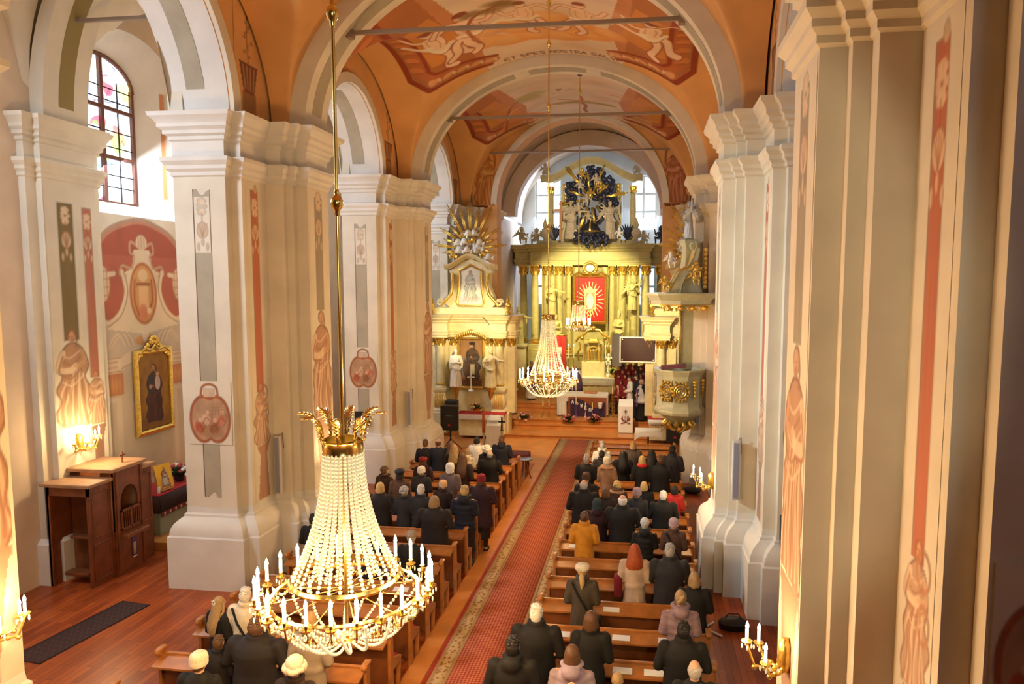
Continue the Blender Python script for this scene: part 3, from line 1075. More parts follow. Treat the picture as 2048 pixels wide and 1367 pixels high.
# painted altar surround on the wall under each window
for k, (c, a, b, top) in enumerate(WINS):
    if k not in (1, 2, 3):
        continue
    P = Paint(3.5, 7.2, .03)
    m = 1.75
    P.rect(.05, 3.45, .6, 6.2, (.80, .66, .52), .8)
    P.poly([(.05, 4.55), (.05, 6.2), (.6, 6.75), (1.2, 7.0), (m, 7.1), (2.3, 7.0), (2.9, 6.75), (3.45, 6.2), (3.45, 4.55)], (.56, .15, .08), .92)
    P.curve([(.05, 6.2), (.6, 6.75), (1.2, 7.0), (m, 7.1), (2.3, 7.0), (2.9, 6.75), (3.45, 6.2)], .16, (.66, .38, .26), .8)
    cr = (.84, .72, .54)
    for q in (-1, 1):
        P.poly([(m, 6.4), (m + q * .3, 6.35), (m + q * .35, 5.9), (m + q * .75, 5.75), (m + q * .65, 5.3), (m + q * .8, 4.9), (m + q * 1.3, 4.4), (m, 4.2)], cr, .95)
        P.curve([(m + q * .15, 6.45), (m + q * .38, 6.55), (m + q * .42, 6.3), (m + q * .28, 6.2), (m + q * .4, 5.9), (m + q * .7, 5.95), (m + q * .8, 5.75), (m + q * .6, 5.7)], .07, (.66, .48, .32), .9)
        P.curve([(m + q * .72, 5.8), (m + q * .62, 5.3), (m + q * .85, 4.8), (m + q * 1.25, 4.55), (m + q * 1.5, 4.8), (m + q * 1.35, 5.6), (m + q * 1.0, 5.75)], .12, cr, .95)
        P.curve([(m + q * .66, 5.8), (m + q * .56, 5.3), (m + q * .8, 4.75), (m + q * 1.25, 4.46)], .03, (.50, .30, .2), .9)
        P.ell(m + q * 1.42, 5.5, .27, .45, (.80, .66, .48), .95)
        for i in range(4):
            P.line([(m + q * 1.42 - .25, 5.2 + i * .2), (m + q * 1.42 + .25, 5.22 + i * .2)], .02, (.58, .36, .22), .8)
            P.line([(m + q * 1.42 - .2 + i * .13, 5.1), (m + q * 1.42 - .2 + i * .13, 5.9)], .018, (.58, .36, .22), .8)
        for i in range(5):
            P.curve([(m + q * (.45 + i * .07), 3.95), (m + q * (.6 + i * .09), 4.22 + i * .01), (m + q * (1.0 + i * .06), 4.15 - i * .03), (m + q * (1.2 + i * .02), 3.92)], .03, (.58, .40, .27) if i % 2 else cr, .9)
        P.rect(m + q * 1.28 - .42, m + q * 1.28 + .42, 2.75, 3.3, (.60, .27, .1), .9)
        for i in range(6):
            P.ell(m + q * 1.28 - .3 + .12 * i, 3.02, .05, .17, (.72, .40, .18), .8)
        P.rect(m + q * 1.28 - .4, m + q * 1.28 + .4, 3.3, 3.7, (.80, .64, .47), .9)
        for z in (3.34, 3.45, 3.58, 3.68):
            P.line([(m + q * .88, z), (m + q * 1.68, z)], .018, (.50, .34, .24), .8)
        P.rect(m + q * 1.25 - .3, m + q * 1.25 + .3, .3, 2.7, (.76, .64, .52), .8)
        P.rect(m + q * 1.25 - .12, m + q * 1.25 + .12, .4, 2.6, (.60, .50, .38), .7, soft=.06)
    P.curve([(m - .9, 3.5), (m - .3, 3.75), (m + .3, 3.75), (m + .9, 3.5)], .3, (.80, .68, .54), .9)
    P.curve([(m - .9, 3.4), (m, 3.6), (m + .9, 3.4)], .03, (.45, .30, .22), .8)
    P.ell(m, 4.05, .4, .14, (.72, .36, .1), .85)
    P.ell(m, 4.2, .12, .2, (.82, .7, .55), .9)
    P.ell(m, 5.25, .50, .80, (.58, .24, .08), .95)
    P.ell(m, 5.25, .43, .72, (.74, .44, .20), .95)
    P.ell(m, 5.72, .18, .16, (.82, .64, .42), .9)
    P.rect(m - .24, m + .24, 5.45, 5.53, (.35, .14, .07), .8)
    P.rect(m - .17, m + .17, 4.85, 5.45, (.86, .60, .36), .9)
    P.ell(m - .05, 4.78, .16, .2, (.78, .34, .2), .85)
    P.ell(m + .18, 4.8, .08, .08, (.88, .74, .5), .9)
    P.curve([(m - .3, 5.6), (m - .33, 5.1), (m - .2, 4.7)], .06, (.50, .16, .07), .8)
    P.curve([(m + .3, 5.6), (m + .32, 5.1), (m + .22, 4.9)], .06, (.42, .14, .07), .8)
    P.ell(m, 6.55, .2, .2, (.82, .68, .5), .95)
    for i in range(3):
        P.line([(m - .1 + i * .1, 6.38), (m - .1 + i * .1, 6.72)], .015, (.58, .36, .22), .8)
    for i in range(20):
        P.ell(rnd.uniform(.1, 3.4), rnd.uniform(.1, 1.0), .14, .1, (.62, .42, .34), .4, soft=.06)
    P.mottle(.07, 14)
    P.grid(lambda u, v: (xL + .012, c + u - 1.75, 1.0 + v), 'painted_altarpiece', FRESCO, wl)

# ---- tie rods
for k, y0 in enumerate(YS[1:4]):
    yy = y0 + .5
    zz = 12.15
    hx = HA * sqrt(1 - ((zz - SPR) / HB) ** 2)
    r_ = MB().bbox(S(-1, hx + .05), S(1, hx + .05), yy - .035, yy + .035, zz - .045, zz + .045, .008)
    o = r_.build('tie_rod', IRON)
    tag(o, 'iron tie rod across the nave %s' % ('above the large chandelier', 'under the painted clouds', 'under the flat-topped painted tree')[k], 'tie rod', 'tie rods across the nave')
    for s in (-1, 1):
        MB().box(S(s, hx) - .07, S(s, hx) + .07, yy - .09, yy + .09, zz - .12, zz + .12).build('anchor', IRON, o)
for k, y0 in enumerate(YS[1:4]):
    o = MB().box(S(-1, 9.58), S(-1, 6.78), y0 - .98, y0 - .9, 11.0 + .0, 11.07).build('tie_rod', IRON)
    o.location.z = 1.1
    tag(o, 'short iron tie rod across the left aisle, %s' % ('nearest', 'beside the stained glass window', 'farthest')[k], 'tie rod', 'tie rods in the left aisle')

# ---- chancel wall with its arch, sanctuary walls and vault
yc0, yc1 = 31.6 + T, 42.0
mb = MB()
n = 40
arc = [(X0 + 3.72 * cos(pi * i / n), SPR + .15 + 3.75 * sin(pi * i / n)) for i in range(n + 1)]
pts = [(X0 + 3.72, 0)] + arc + [(X0 - 3.72, 0)]
m_ = len(pts)
top = [(X0 + 4.7, 0)] + [(X0 + 4.7, SPR + 4.3)] * 8 + [(X0 + 4.7 - 9.4 * i / (m_ - 19), SPR + 4.3) for i in range(m_ - 18)] + [(X0 - 4.7, SPR + 4.3)] * 8 + [(X0 - 4.7, 0)]
for yy in (31.65, 32.6):
    mb.loft([[(x, yy, z) for x, z in pts], [(x, yy, z) for x, z in top]], False, False)
mb.loft([[(x, 31.65, z) for x, z in pts], [(x, 32.6, z) for x, z in pts]], False, False)
cw = struct(mb.build('wall_chancel', WALLO))
rings = []
for i in range(n + 1):
    t = pi * i / n
    rings.append([(X0 + a * cos(t), y, SPR + .15 + b * sin(t)) for a, b, y in ((3.72, 3.75, 31.65), (3.72, 3.75, 31.58), (3.98, 4.0, 31.58), (3.98, 4.0, 31.65))])
MB().loft(rings).build('arch_band', PLASTER, cw, ang=30)
for s in (-1, 1):
    P = Paint(1.15, 3.0, .022)
    P.poly([(.05, .12), (.75, .12), (.7, .0), (.1, 0)], (.30, .08, .03), .9)
    if s < 0:
        draped(P, .62, .12, 2.45, robe=(.74, .40, .16), dark=(.48, .16, .04), lite=(.85, .62, .30), seed=61, arm=1)
        P.curve([(.8, 1.95), (1.0, 1.75), (1.05, 2.1), (1.02, 2.35)], .1, (.62, .26, .09), .9)
        P.poly([(.2, .12), (.45, 2.2), (.36, 2.3), (.2, 1.3)], (.58, .24, .08), .7)
    else:
        draped(P, .55, .12, 2.45, robe=(.56, .26, .17), dark=(.36, .10, .05), lite=(.70, .42, .3), seed=62, arm=-1)
        P.curve([(.35, 1.95), (.12, 1.8), (.1, 2.2), (.14, 2.45)], .1, (.50, .22, .14), .9)
        P.poly([(.9, .12), (.75, 2.2), (.85, 2.3), (1.0, 1.2)], (.42, .15, .08), .7)
    P.grid(lambda u, v: (S(s, 4.28) + u - .57, 31.64, SPR - .0 + v), 'painted_saint', VAULTM, cw)
o = MB().bbox(S(-1, 4.6), S(1, 4.6), 31.3, 31.36, 12.33, 12.41, .01).build('tie_rod', IRON)
tag(o, 'iron tie rod in front of the sanctuary arch', 'tie rod', 'tie rods across the nave')

SH = 4.35
SANCP = mat('sanctuary_wall_plaster', (.74, .60, .52), .9, noise=.1, nscale=1.2, bump=.1, bscale=6)
SANC = mat('sanctuary_plaster', (.74, .60, .52), .9, noise=.1, nscale=1.2, bump=.1, bscale=6, fresco=True)
for s, nm in ((-1, 'left'), (1, 'right')):
    mb = MB().box(min(S(s, SH), S(s, SH + .3)), max(S(s, SH), S(s, SH + .3)), 32.6, yc1 + .6, 0, SPR)
    sw = struct(mb.build('wall_sanctuary_' + nm, SANCP))
    P = Paint(1.1, 4.2, .03)
    P.curve([(.15, .1), (.15, 3.4), (.55, 4.0), (.95, 3.4), (.95, .1)], .09, (.62, .22, .1), .85)
    P.rect(.15, .95, 2.55, 2.7, (.58, .2, .08), .85)
    P.line([(.55, .1), (.55, 2.5)], .1, (.62, .24, .1), .7)
    P.grid(lambda u, v: (S(s, SH - .005), 34.1 - s * (u - .55), 4.9 + v), 'painted_door', FRESCO, sw)
    sweep(MB(), side_plan([(SH - .02, 32.6), (SH - .35, 32.6), (SH - .35, 33.5), (SH - .02, 33.5)], s, 0), [(0, .5), (0, 8.7)] + CAPL[1:]).build('pilaster', PLASTER, sw, ang=25)
mb = MB()
g = []
for j in range(13):
    y = 32.6 + (yc1 - 32.6) * j / 12
    g.append([(X0 + SH * cos(pi * i / 32), y, SPR + .15 + 4.2 * sin(pi * i / 32)) for i in range(33)])
P = Paint(12.2, 9.4, .055)
P.rect(0, 12.2, 0, 9.4, (.76, .58, .44), .5)
for i in range(70):
    x, y = rnd.uniform(1.5, 10.7), rnd.uniform(.3, 4.6)
    P.ell(x, y, rnd.uniform(.2, .7), rnd.uniform(.1, .3), rnd.choice(((.80, .46, .3), (.84, .7, .5), (.74, .52, .5), (.86, .62, .3))), .5, rot=rnd.uniform(-1, 1), soft=.15)
for i in range(34):
    x, y = rnd.uniform(2, 10.2), rnd.uniform(.4, 3.2)
    P.curve([(x, y), (x + rnd.uniform(-.4, .4), y + .12), (x + rnd.uniform(-.5, .5), y + .3)], .05, rnd.choice(((.62, .24, .2), (.5, .3, .32), (.68, .3, .16))), .7)
P.mottle(.08, 12)
o = P.grid(lambda u, v: (X0 - SH * cos(pi * u / 12.2), 32.6 + v, SPR + .15 + 4.2 * sin(pi * u / 12.2)), 'ceiling', SANC, None, flip=True)
struct(o, 'painted sanctuary vault')
o = arch_ring(SH - .65, 3.45, SH, 4.2, 36.0, 36.8, X0, SPR + .1, 40).build('transverse_arch', SANCP, None, ang=30)
struct(o, 'second arch inside the sanctuary')
# end wall with two high and two low windows
yw = 42.0
xs = [X0 - SH, -6.85, -5.05, -.95, .85, X0 + SH]
mb = MB()
def blk(x0, x1, z0, z1):
    mb.box(x0, x1, yw, yw + .45, z0, z1)
blk(X0 - SH - .3, -6.6, 0, 14.6)
blk(-5.0, -.95, 0, 14.6)
blk(.6, X0 + SH + .3, 0, 14.6)
for a, b in ((-6.6, -5.0), (-.95, .6)):
    blk(a, b, 0, 5.25)
    blk(a, b, 7.6, 9.75)
    blk(a, b, 12.9, 14.6)
ew = struct(mb.build('wall_end', mat('blue_grey_plaster', (.62, .66, .72), .9, noise=.08, nscale=1)))
wn = 5
for a, b in ((-6.6, -5.0), (-.95, .6)):
    for z0, z1, pm in ((5.25, 7.6, SKYD), (9.75, 12.9, SKY)):
        root = thing('window_%d' % wn, '', '')
        del root['category']
        root['kind'] = 'structure'
        root['label'] = 'bright clear window behind the high altar'
        wn += 1
        WF = mat('pale_window_frame', (.6, .66, .72), .6)
        fr = MB()
        for x in (a, (a + b) / 2 - .04, b - .08):
            fr.box(x - .02, x + .11, yw + .18, yw + .3, z0, z1)
        k = 3 if z1 > 8 else 2
        for i in range(k + 1):
            zz = z0 + (z1 - z0 - .08) * i / k
            fr.box(a, b, yw + .19, yw + .3, zz - .01, zz + .11)
        fr.build('window_frame', WF, root)
        for i in range(k):
            for j in range(2):
                xa = a + (b - a) * j / 2 + .06
                za = z0 + (z1 - z0) * i / k + .05
                MB().box(xa, xa + (b - a) / 2 - .12, yw + .24, yw + .26, za, za + (z1 - z0) / k - .1).build('pane', pm, root)

# west wall behind the camera and outer shell
struct(MB().box(S(-1, 10.6), S(1, 10.6), -5.4, -5.2, 0, 16).build('wall_back', mat('bounce_cutting_dark', (.06, .03, .018), .6)))  # unseen wall coloured near black to cut bounce light on the piers
struct(MB().box(S(-1, 10.6), S(1, 10.6), -5.4, 43, 15.2, 15.4).build('ceiling', WALLO), 'roof above the vaults')
for s in (-1, 1):
    struct(MB().box(min(S(s, 4.65), S(s, 10.6)), max(S(s, 4.65), S(s, 10.6)), 33.0, 33.2, 0, 15.2).build('wall_aisle_end', PLASTER))
struct(MB().box(S(-1, 5.2), S(1, 5.2), 42.44, 42.5, 14.4, 15.3).build('wall_gable', PLASTER))
# ================================================================== SCULPTED TEMPLATES
def fuse(mb, voxel=.02, smooth=2, faces=None):
    """weld overlapping closed shapes into one continuous skin"""
    me = mb.mesh('tmp')
    o = bpy.data.objects.new('tmp', me)
    COL.objects.link(o)
    m = o.modifiers.new('r', 'REMESH')
    m.mode = 'VOXEL'
    m.voxel_size = voxel
    if smooth:
        q = o.modifiers.new('s', 'SMOOTH')
        q.iterations = smooth
        q.factor = .5
    if faces:
        d = o.modifiers.new('d', 'DECIMATE')
        d.ratio = faces
    dg = bpy.context.evaluated_depsgraph_get()
    dg.update()
    out = bpy.data.meshes.new_from_object(o.evaluated_get(dg))
    bpy.data.objects.remove(o)
    bpy.data.meshes.remove(me)
    out.polygons.foreach_set('use_smooth', [True] * len(out.polygons))
    return out


def mesh_of(name, me, m, parent, **k):
    c = me.copy() if len(me.materials) and me.materials[0] != m else me
    if not len(c.materials):
        c.materials.append(m)
    elif c.materials[0] != m:
        c.materials[0] = m
    return inst(name, c, parent, **k)


def ering(cx, cy, z, rx, ry, n=16, ripple=0, k=7, ph=0):
    return [(cx + rx * (1 + ripple * cos(k * 2 * pi * i / n + ph)) * cos(2 * pi * i / n), cy + ry * (1 + ripple * cos(k * 2 * pi * i / n + ph)) * sin(2 * pi * i / n), z) for i in range(n)]


def statue_mesh(pose='stand', seed=0, wings=False, mitre=False, beard=False):
    """robed stone figure 1.7 m high, facing -y (towards the nave)"""
    g = random.Random(seed)
    mb = MB()
    n = 28
    sw = g.uniform(-.05, .05)
    mb.loft([ering(0, 0, 0, .27, .22, n, .10, 7), ering(0, 0, .25, .25, .2, n, .12, 7, .3), ering(sw * .5, 0, .6, .21, .17, n, .1, 7, .7), ering(sw, -.01, .9, .2, .16, n, .07, 7, 1.1),
             ering(sw, 0, 1.1, .17, .13, n, .04, 6), ering(sw * .6, 0, 1.3, .2, .13, n), ering(sw * .4, 0, 1.41, .15, .1, n), ering(sw * .3, 0, 1.46, .06, .06, n)])
    mb.cap((0, 0, 1.42), (0, -.01, 1.55), .05, .05)
    mb.ball((0, -.02, 1.6), (.078, .09, .11), 14, 9)
    mb.ball((0, -.11, 1.59), (.014, .02, .025), 6, 5)
    if beard:
        mb.ball((0, -.08, 1.51), (.05, .05, .09), 8, 6)
    mb.ball((0, .02, 1.63), (.09, .09, .105), 12, 8)
    arms = {'stand': ((-.2, 0, 1.36), (-.27, -.06, 1.1), (-.08, -.2, 1.12), (.2, 0, 1.36), (.27, -.05, 1.1), (.08, -.2, 1.1)),
            'reach': ((-.2, 0, 1.36), (-.3, -.1, 1.16), (-.05, -.22, 1.2), (.2, 0, 1.36), (.42, -.08, 1.24), (.68, -.15, 1.22)),
            'lift': ((-.2, 0, 1.36), (-.28, -.1, 1.12), (-.06, -.2, 1.14), (.2, 0, 1.36), (.4, -.06, 1.45), (.46, -.1, 1.72))}[pose]
    for a, b, c in (arms[:3], arms[3:]):
        mb.cap(a, b, .075, .065)
        mb.cap(b, c, .065, .045)
        d = (Vector(c) - Vector(b)).normalized()
        e = Vector(c) + d * .05
        mb.ball(e, (.04, .035, .045), 8, 6)
        for k in range(4):
            mb.cap(e + Vector((-.02 + .014 * k, 0, 0)), e + d * .07 + Vector((-.03 + .018 * k, -.01, .01)), .011, .009, 6)
        mb.loft([ering(b[0], b[1], b[2] - .28, .03, .05, 8), ering(b[0], b[1], b[2] - .1, .06, .07, 8), ering(b[0], b[1], b[2] + .03, .05, .05, 8)])
    for k in range(6):
        a = -2.6 + k * .42 + g.uniform(-.08, .08)
        mb.tube([(.24 * cos(a), .2 * sin(a), .03), (.23 * cos(a + .1), .19 * sin(a + .1), .4), (.19 * cos(a + .3), .15 * sin(a + .3), .75), (.14 * cos(a + .5), .14 * sin(a + .5), 1.0)], [.035, .03, .025, .012], 6)
    mb.tube([(-.22, -.05, .95), (-.05, -.19, .82), (.15, -.17, .78), (.22, .0, .9)], [.05, .06, .06, .04], 8)
    mb.tube([(.2, -.05, 1.38), (.02, -.16, 1.2), (-.18, -.1, 1.0), (-.22, 0, .85)], [.04, .05, .05, .04], 8)
    if mitre:
        mb.loft([ering(0, -.01, 1.64, .085, .09, 12), ering(0, -.01, 1.78, .1, .07, 12), ering(0, -.01, 1.93, .02, .03, 12)])
    if wings:
        for q in (-1, 1):
            for k in range(6):
                mb.cap((q * .08, .1, 1.32), (q * (.32 + .05 * k), .2, 1.62 - k * .16), .05, .035, 6)
    return fuse(mb, .021, 2, .55)


def putto_mesh(seed=0):
    """small naked winged child sitting, .6 m high"""
    g = random.Random(seed)
    mb = MB()
    mb.ball((0, 0, .46), (.085, .09, .095), 12, 8)
    mb.ball((0, .02, .49), (.09, .09, .09), 10, 7)
    mb.ball((0, -.085, .45), .016, 6, 5)
    mb.loft([ering(0, 0, .1, .1, .09), ering(0, -.01, .2, .11, .1), ering(0, 0, .32, .1, .075), ering(0, 0, .38, .045, .045)])
    for q in (-1, 1):
        mb.cap((q * .09, 0, .34), (q * .19, -.05, .26), .036, .03, 8)
        mb.cap((q * .19, -.05, .26), (q * .14 + g.uniform(-.05, .1), -.14, .32 + g.uniform(-.05, .14)), .03, .022, 8)
        mb.cap((q * .06, 0, .12), (q * .12, -.17, .12), .055, .045, 8)
        mb.cap((q * .12, -.17, .12), (q * .1, -.19, -.04), .042, .03, 8)
        mb.ball((q * .1, -.21, -.06), (.025, .045, .02), 6, 5)
        for k in range(4):
            mb.cap((q * .03, .07, .33), (q * (.16 + .05 * k), .12, .42 - k * .08), .03, .02, 6)
    return fuse(mb, .014, 2, .5)


def cloud_mesh(seed, spread=(.5, .2, .4), nb=22, r=.17):
    g = random.Random(seed)
    mb = MB()
    for k in range(nb):
        a, t = g.uniform(0, 2 * pi), sqrt(g.random())
        mb.ball((spread[0] * t * cos(a), g.uniform(-1, 1) * spread[1] * .5, spread[2] * t * sin(a)), r * g.uniform(.6, 1.15), 10, 7)
    return fuse(mb, .04, 1, .5)


ST_STAND = statue_mesh('stand', 1, beard=True)
ST_REACH = statue_mesh('reach', 2)
ST_LIFT = statue_mesh('lift', 3, wings=True)
ST_BISH = statue_mesh('stand', 4, mitre=True, beard=True)
PUTTI = [putto_mesh(1), putto_mesh(5)]
CLOUDS = [cloud_mesh(3), cloud_mesh(8, (.42, .2, .5), 20, .15)]


def cherub_head():
    mb = MB()
    mb.ball((0, 0, 0), (.09, .09, .1), 10, 8)
    mb.ball((0, .03, .03), (.1, .09, .09), 10, 8)
    mb.ball((0, -.09, -.01), .018, 6, 5)
    for q in (-1, 1):
        for k in range(3):
            mb.cap((q * .06, .04, -.05), (q * (.2 - .02 * k), .03, .02 - .06 * k), .03, .018, 6)
    return fuse(mb, .016, 1, .5)


CHER = cherub_head()


def corinth(mb, x, y, z, r, h):
    """Corinthian capital: bell, two rows of curling leaves, volutes"""
    mb.lathe([(r * .95, 0), (r * 1.0, .05 * h), (r * .95, .1 * h), (r * 1.0, .7 * h), (r * 1.25, .92 * h)], (x, y, z), 12)
    for row, (n, zz, rr) in enumerate(((8, .1, 1.12), (8, .4, 1.22))):
        for k in range(n):
            a = 2 * pi * (k + .5 * row) / n
            c, q = cos(a), sin(a)
            mb.tube([(x + r * c, y + r * q, z + zz * h), (x + r * rr * c, y + r * rr * q, z + (zz + .28) * h), (x + r * (rr + .25) * c, y + r * (rr + .25) * q, z + (zz + .36) * h), (x + r * (rr + .22) * c, y + r * (rr + .22) * q, z + (zz + .22) * h)],
                    [r * .22, r * .24, r * .16, r * .06], 5)
    for k in range(4):
        a = pi / 4 + k * pi / 2
        mb.ball((x + r * 1.55 * cos(a), y + r * 1.55 * sin(a), z + .84 * h), (r * .22, r * .22, h * .12), 8, 6)
    mb.box(x - r * 1.35, x + r * 1.35, y - r * 1.35, y + r * 1.35, z + .92 * h, z + h)


def column(parent, x, y, z0, z1, r, m, caph=.5, basem=None, ped=None):
    h = z1 - z0
    sh = MB().lathe([(r * 1.02, .28), (r * 1.04, h * .3), (r * .98, h * .65), (r * .86, h - caph)], (x, y, z0), 20)
    sh.build('column_shaft', m, parent, ang=40)
    b = MB()
    b.box(x - r * 1.45, x + r * 1.45, y - r * 1.45, y + r * 1.45, z0, z0 + .08)
    b.lathe([(r * 1.4, .08), (r * 1.45, .12), (r * 1.4, .16), (r * 1.2, .18), (r * 1.15, .21), (r * 1.28, .235), (r * 1.25, .27), (r * 1.02, .29)], (x, y, z0), 20)
    b.build('column_base', basem or m, parent, ang=40)
    c = MB()
    corinth(c, x, y, z1 - caph, r * .9, caph)
    c.build('column_capital', GOLD, parent, ang=50)


ENT = [(0, 0), (.03, .02), (.03, .12), (.06, .14), (.06, .26), (.09, .28), (.09, .34), (.02, .36), (.02, .72), (.06, .75), (.1, .8), (.1, .86), (.2, .93), (.22, 1.0), (.30, 1.08), (.34, 1.14), (.0, 1.16)]


def scaled(prof, k, z):
    return [(o, z + q * k) for o, q in prof]


def frame_rect(mb, x0, x1, z0, z1, y, w_=.1, d=.08):
    """picture frame as four mitred mouldings, facing -y"""
    for (a, b) in (((x0, z0), (x1, z0)), ((x1, z0), (x1, z1)), ((x1, z1), (x0, z1)), ((x0, z1), (x0, z0))):
        cx, cz = (x0 + x1) / 2, (z0 + z1) / 2
        prof = [(0, 0), (0, d * .6), (.35, d), (.6, d * .7), (1, d * .5), (1, 0)]
        r0, r1 = [], []
        for t, dd in prof:
            for (px, pz), rr in ((a, r0), (b, r1)):
                ox = -1 if px < cx else 1
                oz = -1 if pz < cz else 1
                rr.append((px + ox * w_ * t, y - dd, pz + oz * w_ * t))
        mb.loft([r0, r1])
    return mb


def rays(mb, c, n, r0, r1, a0=0, a1=2 * pi, w_=.035, g=None, y=0, jit=.25, groups=True):
    g = g or rnd
    for k in range(n):
        a = a0 + (a1 - a0) * k / (n if a1 - a0 > 6 else n - 1)
        L_ = r1 * (1 - jit * (k % 2) - g.uniform(0, .1))
        for q in (-1, 0, 1):
            b = a + q * .045
            l2 = L_ * (1 - .12 * abs(q))
            p = (c[0] + r0 * cos(b), c[1], c[2] + r0 * sin(b))
            e = (c[0] + l2 * cos(b), c[1] - .02, c[2] + l2 * sin(b))
            mb.tube([p, e], [w_ * .7, w_ * .25], 4)


# ================================================================== SANCTUARY
def step(poly, z0, z1, label, k):
    o = MB().prism(poly, z0, z1).build('trim_%d' % k, PLANK)
    MB().prism([(min(p[0] for p in poly) + .01, min(p[1] for p in poly) - .03), (max(p[0] for p in poly) - .01, min(p[1] for p in poly) - .03), (max(p[0] for p in poly) - .01, min(p[1] for p in poly) + .01), (min(p[0] for p in poly) + .01, min(p[1] for p in poly) + .01)], z1 - .035, z1 + .004).build('nosing', PLANK, o)
    struct(o, label)
    return o


step([(-10.0, 29.15), (3.9, 29.15), (3.9, 31.65), (-10.0, 31.65)], 0, .15, 'lowest orange wooden step across the nave before the altars', 1)
step([(-6.6, 30.45), (.62, 30.45), (.62, 42), (-6.6, 42)], .15, .34, 'second wooden step of the sanctuary', 2)
step([(-6.4, 30.75), (.5, 30.75), (.5, 42), (-6.4, 42)], .34, .52, 'wooden platform under the altar table', 3)
step([(-7.3, 32.85), (-1.75, 32.85), (-1.75, 42), (-7.3, 42)], .52, .7, 'raised step before the high altar', 4)
step([(-7.0, 33.0), (-1.75, 33.0), (-1.75, 42), (-7.0, 42)], .7, .88, 'top step under the high altar', 5)

# ---- high altar
AX = -2.97
ha = thing('high_altar', 'huge olive and gold columned high altar filling the end of the sanctuary', 'altar', (AX, 38.3, .7))
ha_parts = []


class Sub:
    """build children in world coordinates under a thing standing elsewhere"""

    def __init__(s, root):
        s.root = root
        s.inv = Matrix.Translation(-Vector(root.location))

    def __call__(s, mb, name, m, ang=35, parent=None):
        if parent is None:
            mb.xf(s.inv)
            return mb.build(name, m, s.root, ang=ang)
        mb.xf(s.inv)
        return mb.build(name, m, parent, ang=ang)


def fix(o, root):
    for ch in o if isinstance(o, list) else [o]:
        ch.location = Vector(ch.location) - Vector(root.location)


H = Sub(ha)
# plan of the wall: concave centre, projecting corners, receding wings
HP = [(-4.3, .9), (-4.2, .35), (-3.25, .45), (-3.2, -.45), (-2.6, -.5), (-1.5, -.12), (-.6, .05), (0, .08), (.6, .05), (1.5, -.12), (2.6, -.5), (3.2, -.45), (3.25, .45), (4.2, .35), (4.3, .9)]
HPW = [(AX + x, 38.3 + y) for x, y in HP]
wallp = [(AX + x, 38.3 + y + .35) for x, y in HP]
def hp_sweep(prof, back=1.6):
    mb = MB()
    rings = []
    for o, z in prof:
        q = offset(HPW, o, False)
        rings.append([(x, y, z) for x, y in q] + [(q[-1][0], 38.3 + back, z), (q[0][0], 38.3 + back, z)])
    return mb.loft(rings)
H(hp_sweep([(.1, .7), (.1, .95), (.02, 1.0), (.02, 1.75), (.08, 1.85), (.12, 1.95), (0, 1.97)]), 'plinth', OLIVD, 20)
H(hp_sweep([(-.0, 1.97), (-.0, 2.6), (.06, 2.68), (.06, 2.78), (-.1, 2.8)]), 'pedestal', OLIVE, 20)
bw = MB()
q0 = offset(HPW, -.38, False)[4:11]
bw.loft([[(x, y, z) for x, y in q0] + [(q0[-1][0], 39.6, z), (q0[0][0], 39.6, z)] for z in (2.8, 7.6)])
H(bw, 'back_wall', OLIVE, 20)
H(hp_sweep(scaled(ENT, .98, 7.58)), 'entablature', OLIVE, 20)
for q in (-1, 1):
    for dx, dy in ((3.78, .62), (3.0, -.28), (2.35, -.18), (1.72, .02), (1.18, .1)):
        x, y = AX + q * dx, 38.3 + dy
        rr = .2 if dx > 1.5 else .16
        root_before = set(bpy.data.objects)
        if dx > 1.8:
            H(MB().bbox(x - .34, x + .34, y - .34, y + .34, 1.9, 3.3, .03), 'column_pedestal', OLIVE)
            mbp = MB()
            frame_rect(mbp, x - .2, x + .2, 2.2, 3.0, y - .34, .03, .03)
            H(mbp, 'pedestal_moulding', GOLD)
            z0 = 3.3
        else:
            z0 = 2.8
        h = 7.58 - z0
        H(MB().lathe([(rr * 1.02, .28), (rr * 1.05, h * .3), (rr, h * .65), (rr * .88, h - .52)], (x, y, z0), 20), 'column_shaft', OLIVE, 40)
        b = MB().box(x - rr * 1.45, x + rr * 1.45, y - rr * 1.45, y + rr * 1.45, z0, z0 + .08)
        b.lathe([(rr * 1.4, .08), (rr * 1.45, .12), (rr * 1.2, .18), (rr * 1.28, .235), (rr * 1.02, .29)], (x, y, z0), 16)
        H(b, 'column_base', GOLD, 40)
        c = MB()
        corinth(c, x, y, 7.04, rr, .54)
        H(c, 'column_capital', GOLD, 50)
# centre picture with the crowned icon and its rays
P = Paint(1.56, 2.34, .014, (.62, .03, .03))
for k in range(24):
    a = 2 * pi * k / 24 + .06
    P.line([(.78 + .42 * cos(a), 1.12 + .55 * sin(a)), (.78 + .74 * cos(a), 1.12 + .98 * sin(a))], .03 if k % 2 else .05, (.95, .86, .62), .95)
P.rect(.46, 1.10, .62, 1.6, (.98, .82, .45), 1)
P.rect(.53, 1.03, .66, 1.52, (.85, .45, .30), 1)
P.ell(.78, 1.05, .19, .42, (1, .98, .9), .95)
P.ell(.78, 1.38, .09, .12, (.95, .85, .7), .95)
P.poly([(.46, 1.58), (.42, 1.74), (.6, 1.7), (.78, 1.88), (.96, 1.7), (1.14, 1.74), (1.10, 1.58)], (.98, .86, .5), 1)
P.curve([(.62, .42), (.7, .55), (.78, .45), (.86, .55), (.94, .42), (.78, .26), (.62, .42)], .05, (.95, .75, .4), 1)
o = P.grid(lambda u, v: (AX + u - .78, 38.17, 4.58 + v), 'centre_picture', PAINT, ha)
fix(o, ha)
o['label'] = 'red picture panel with a white haloed icon and gold rays'
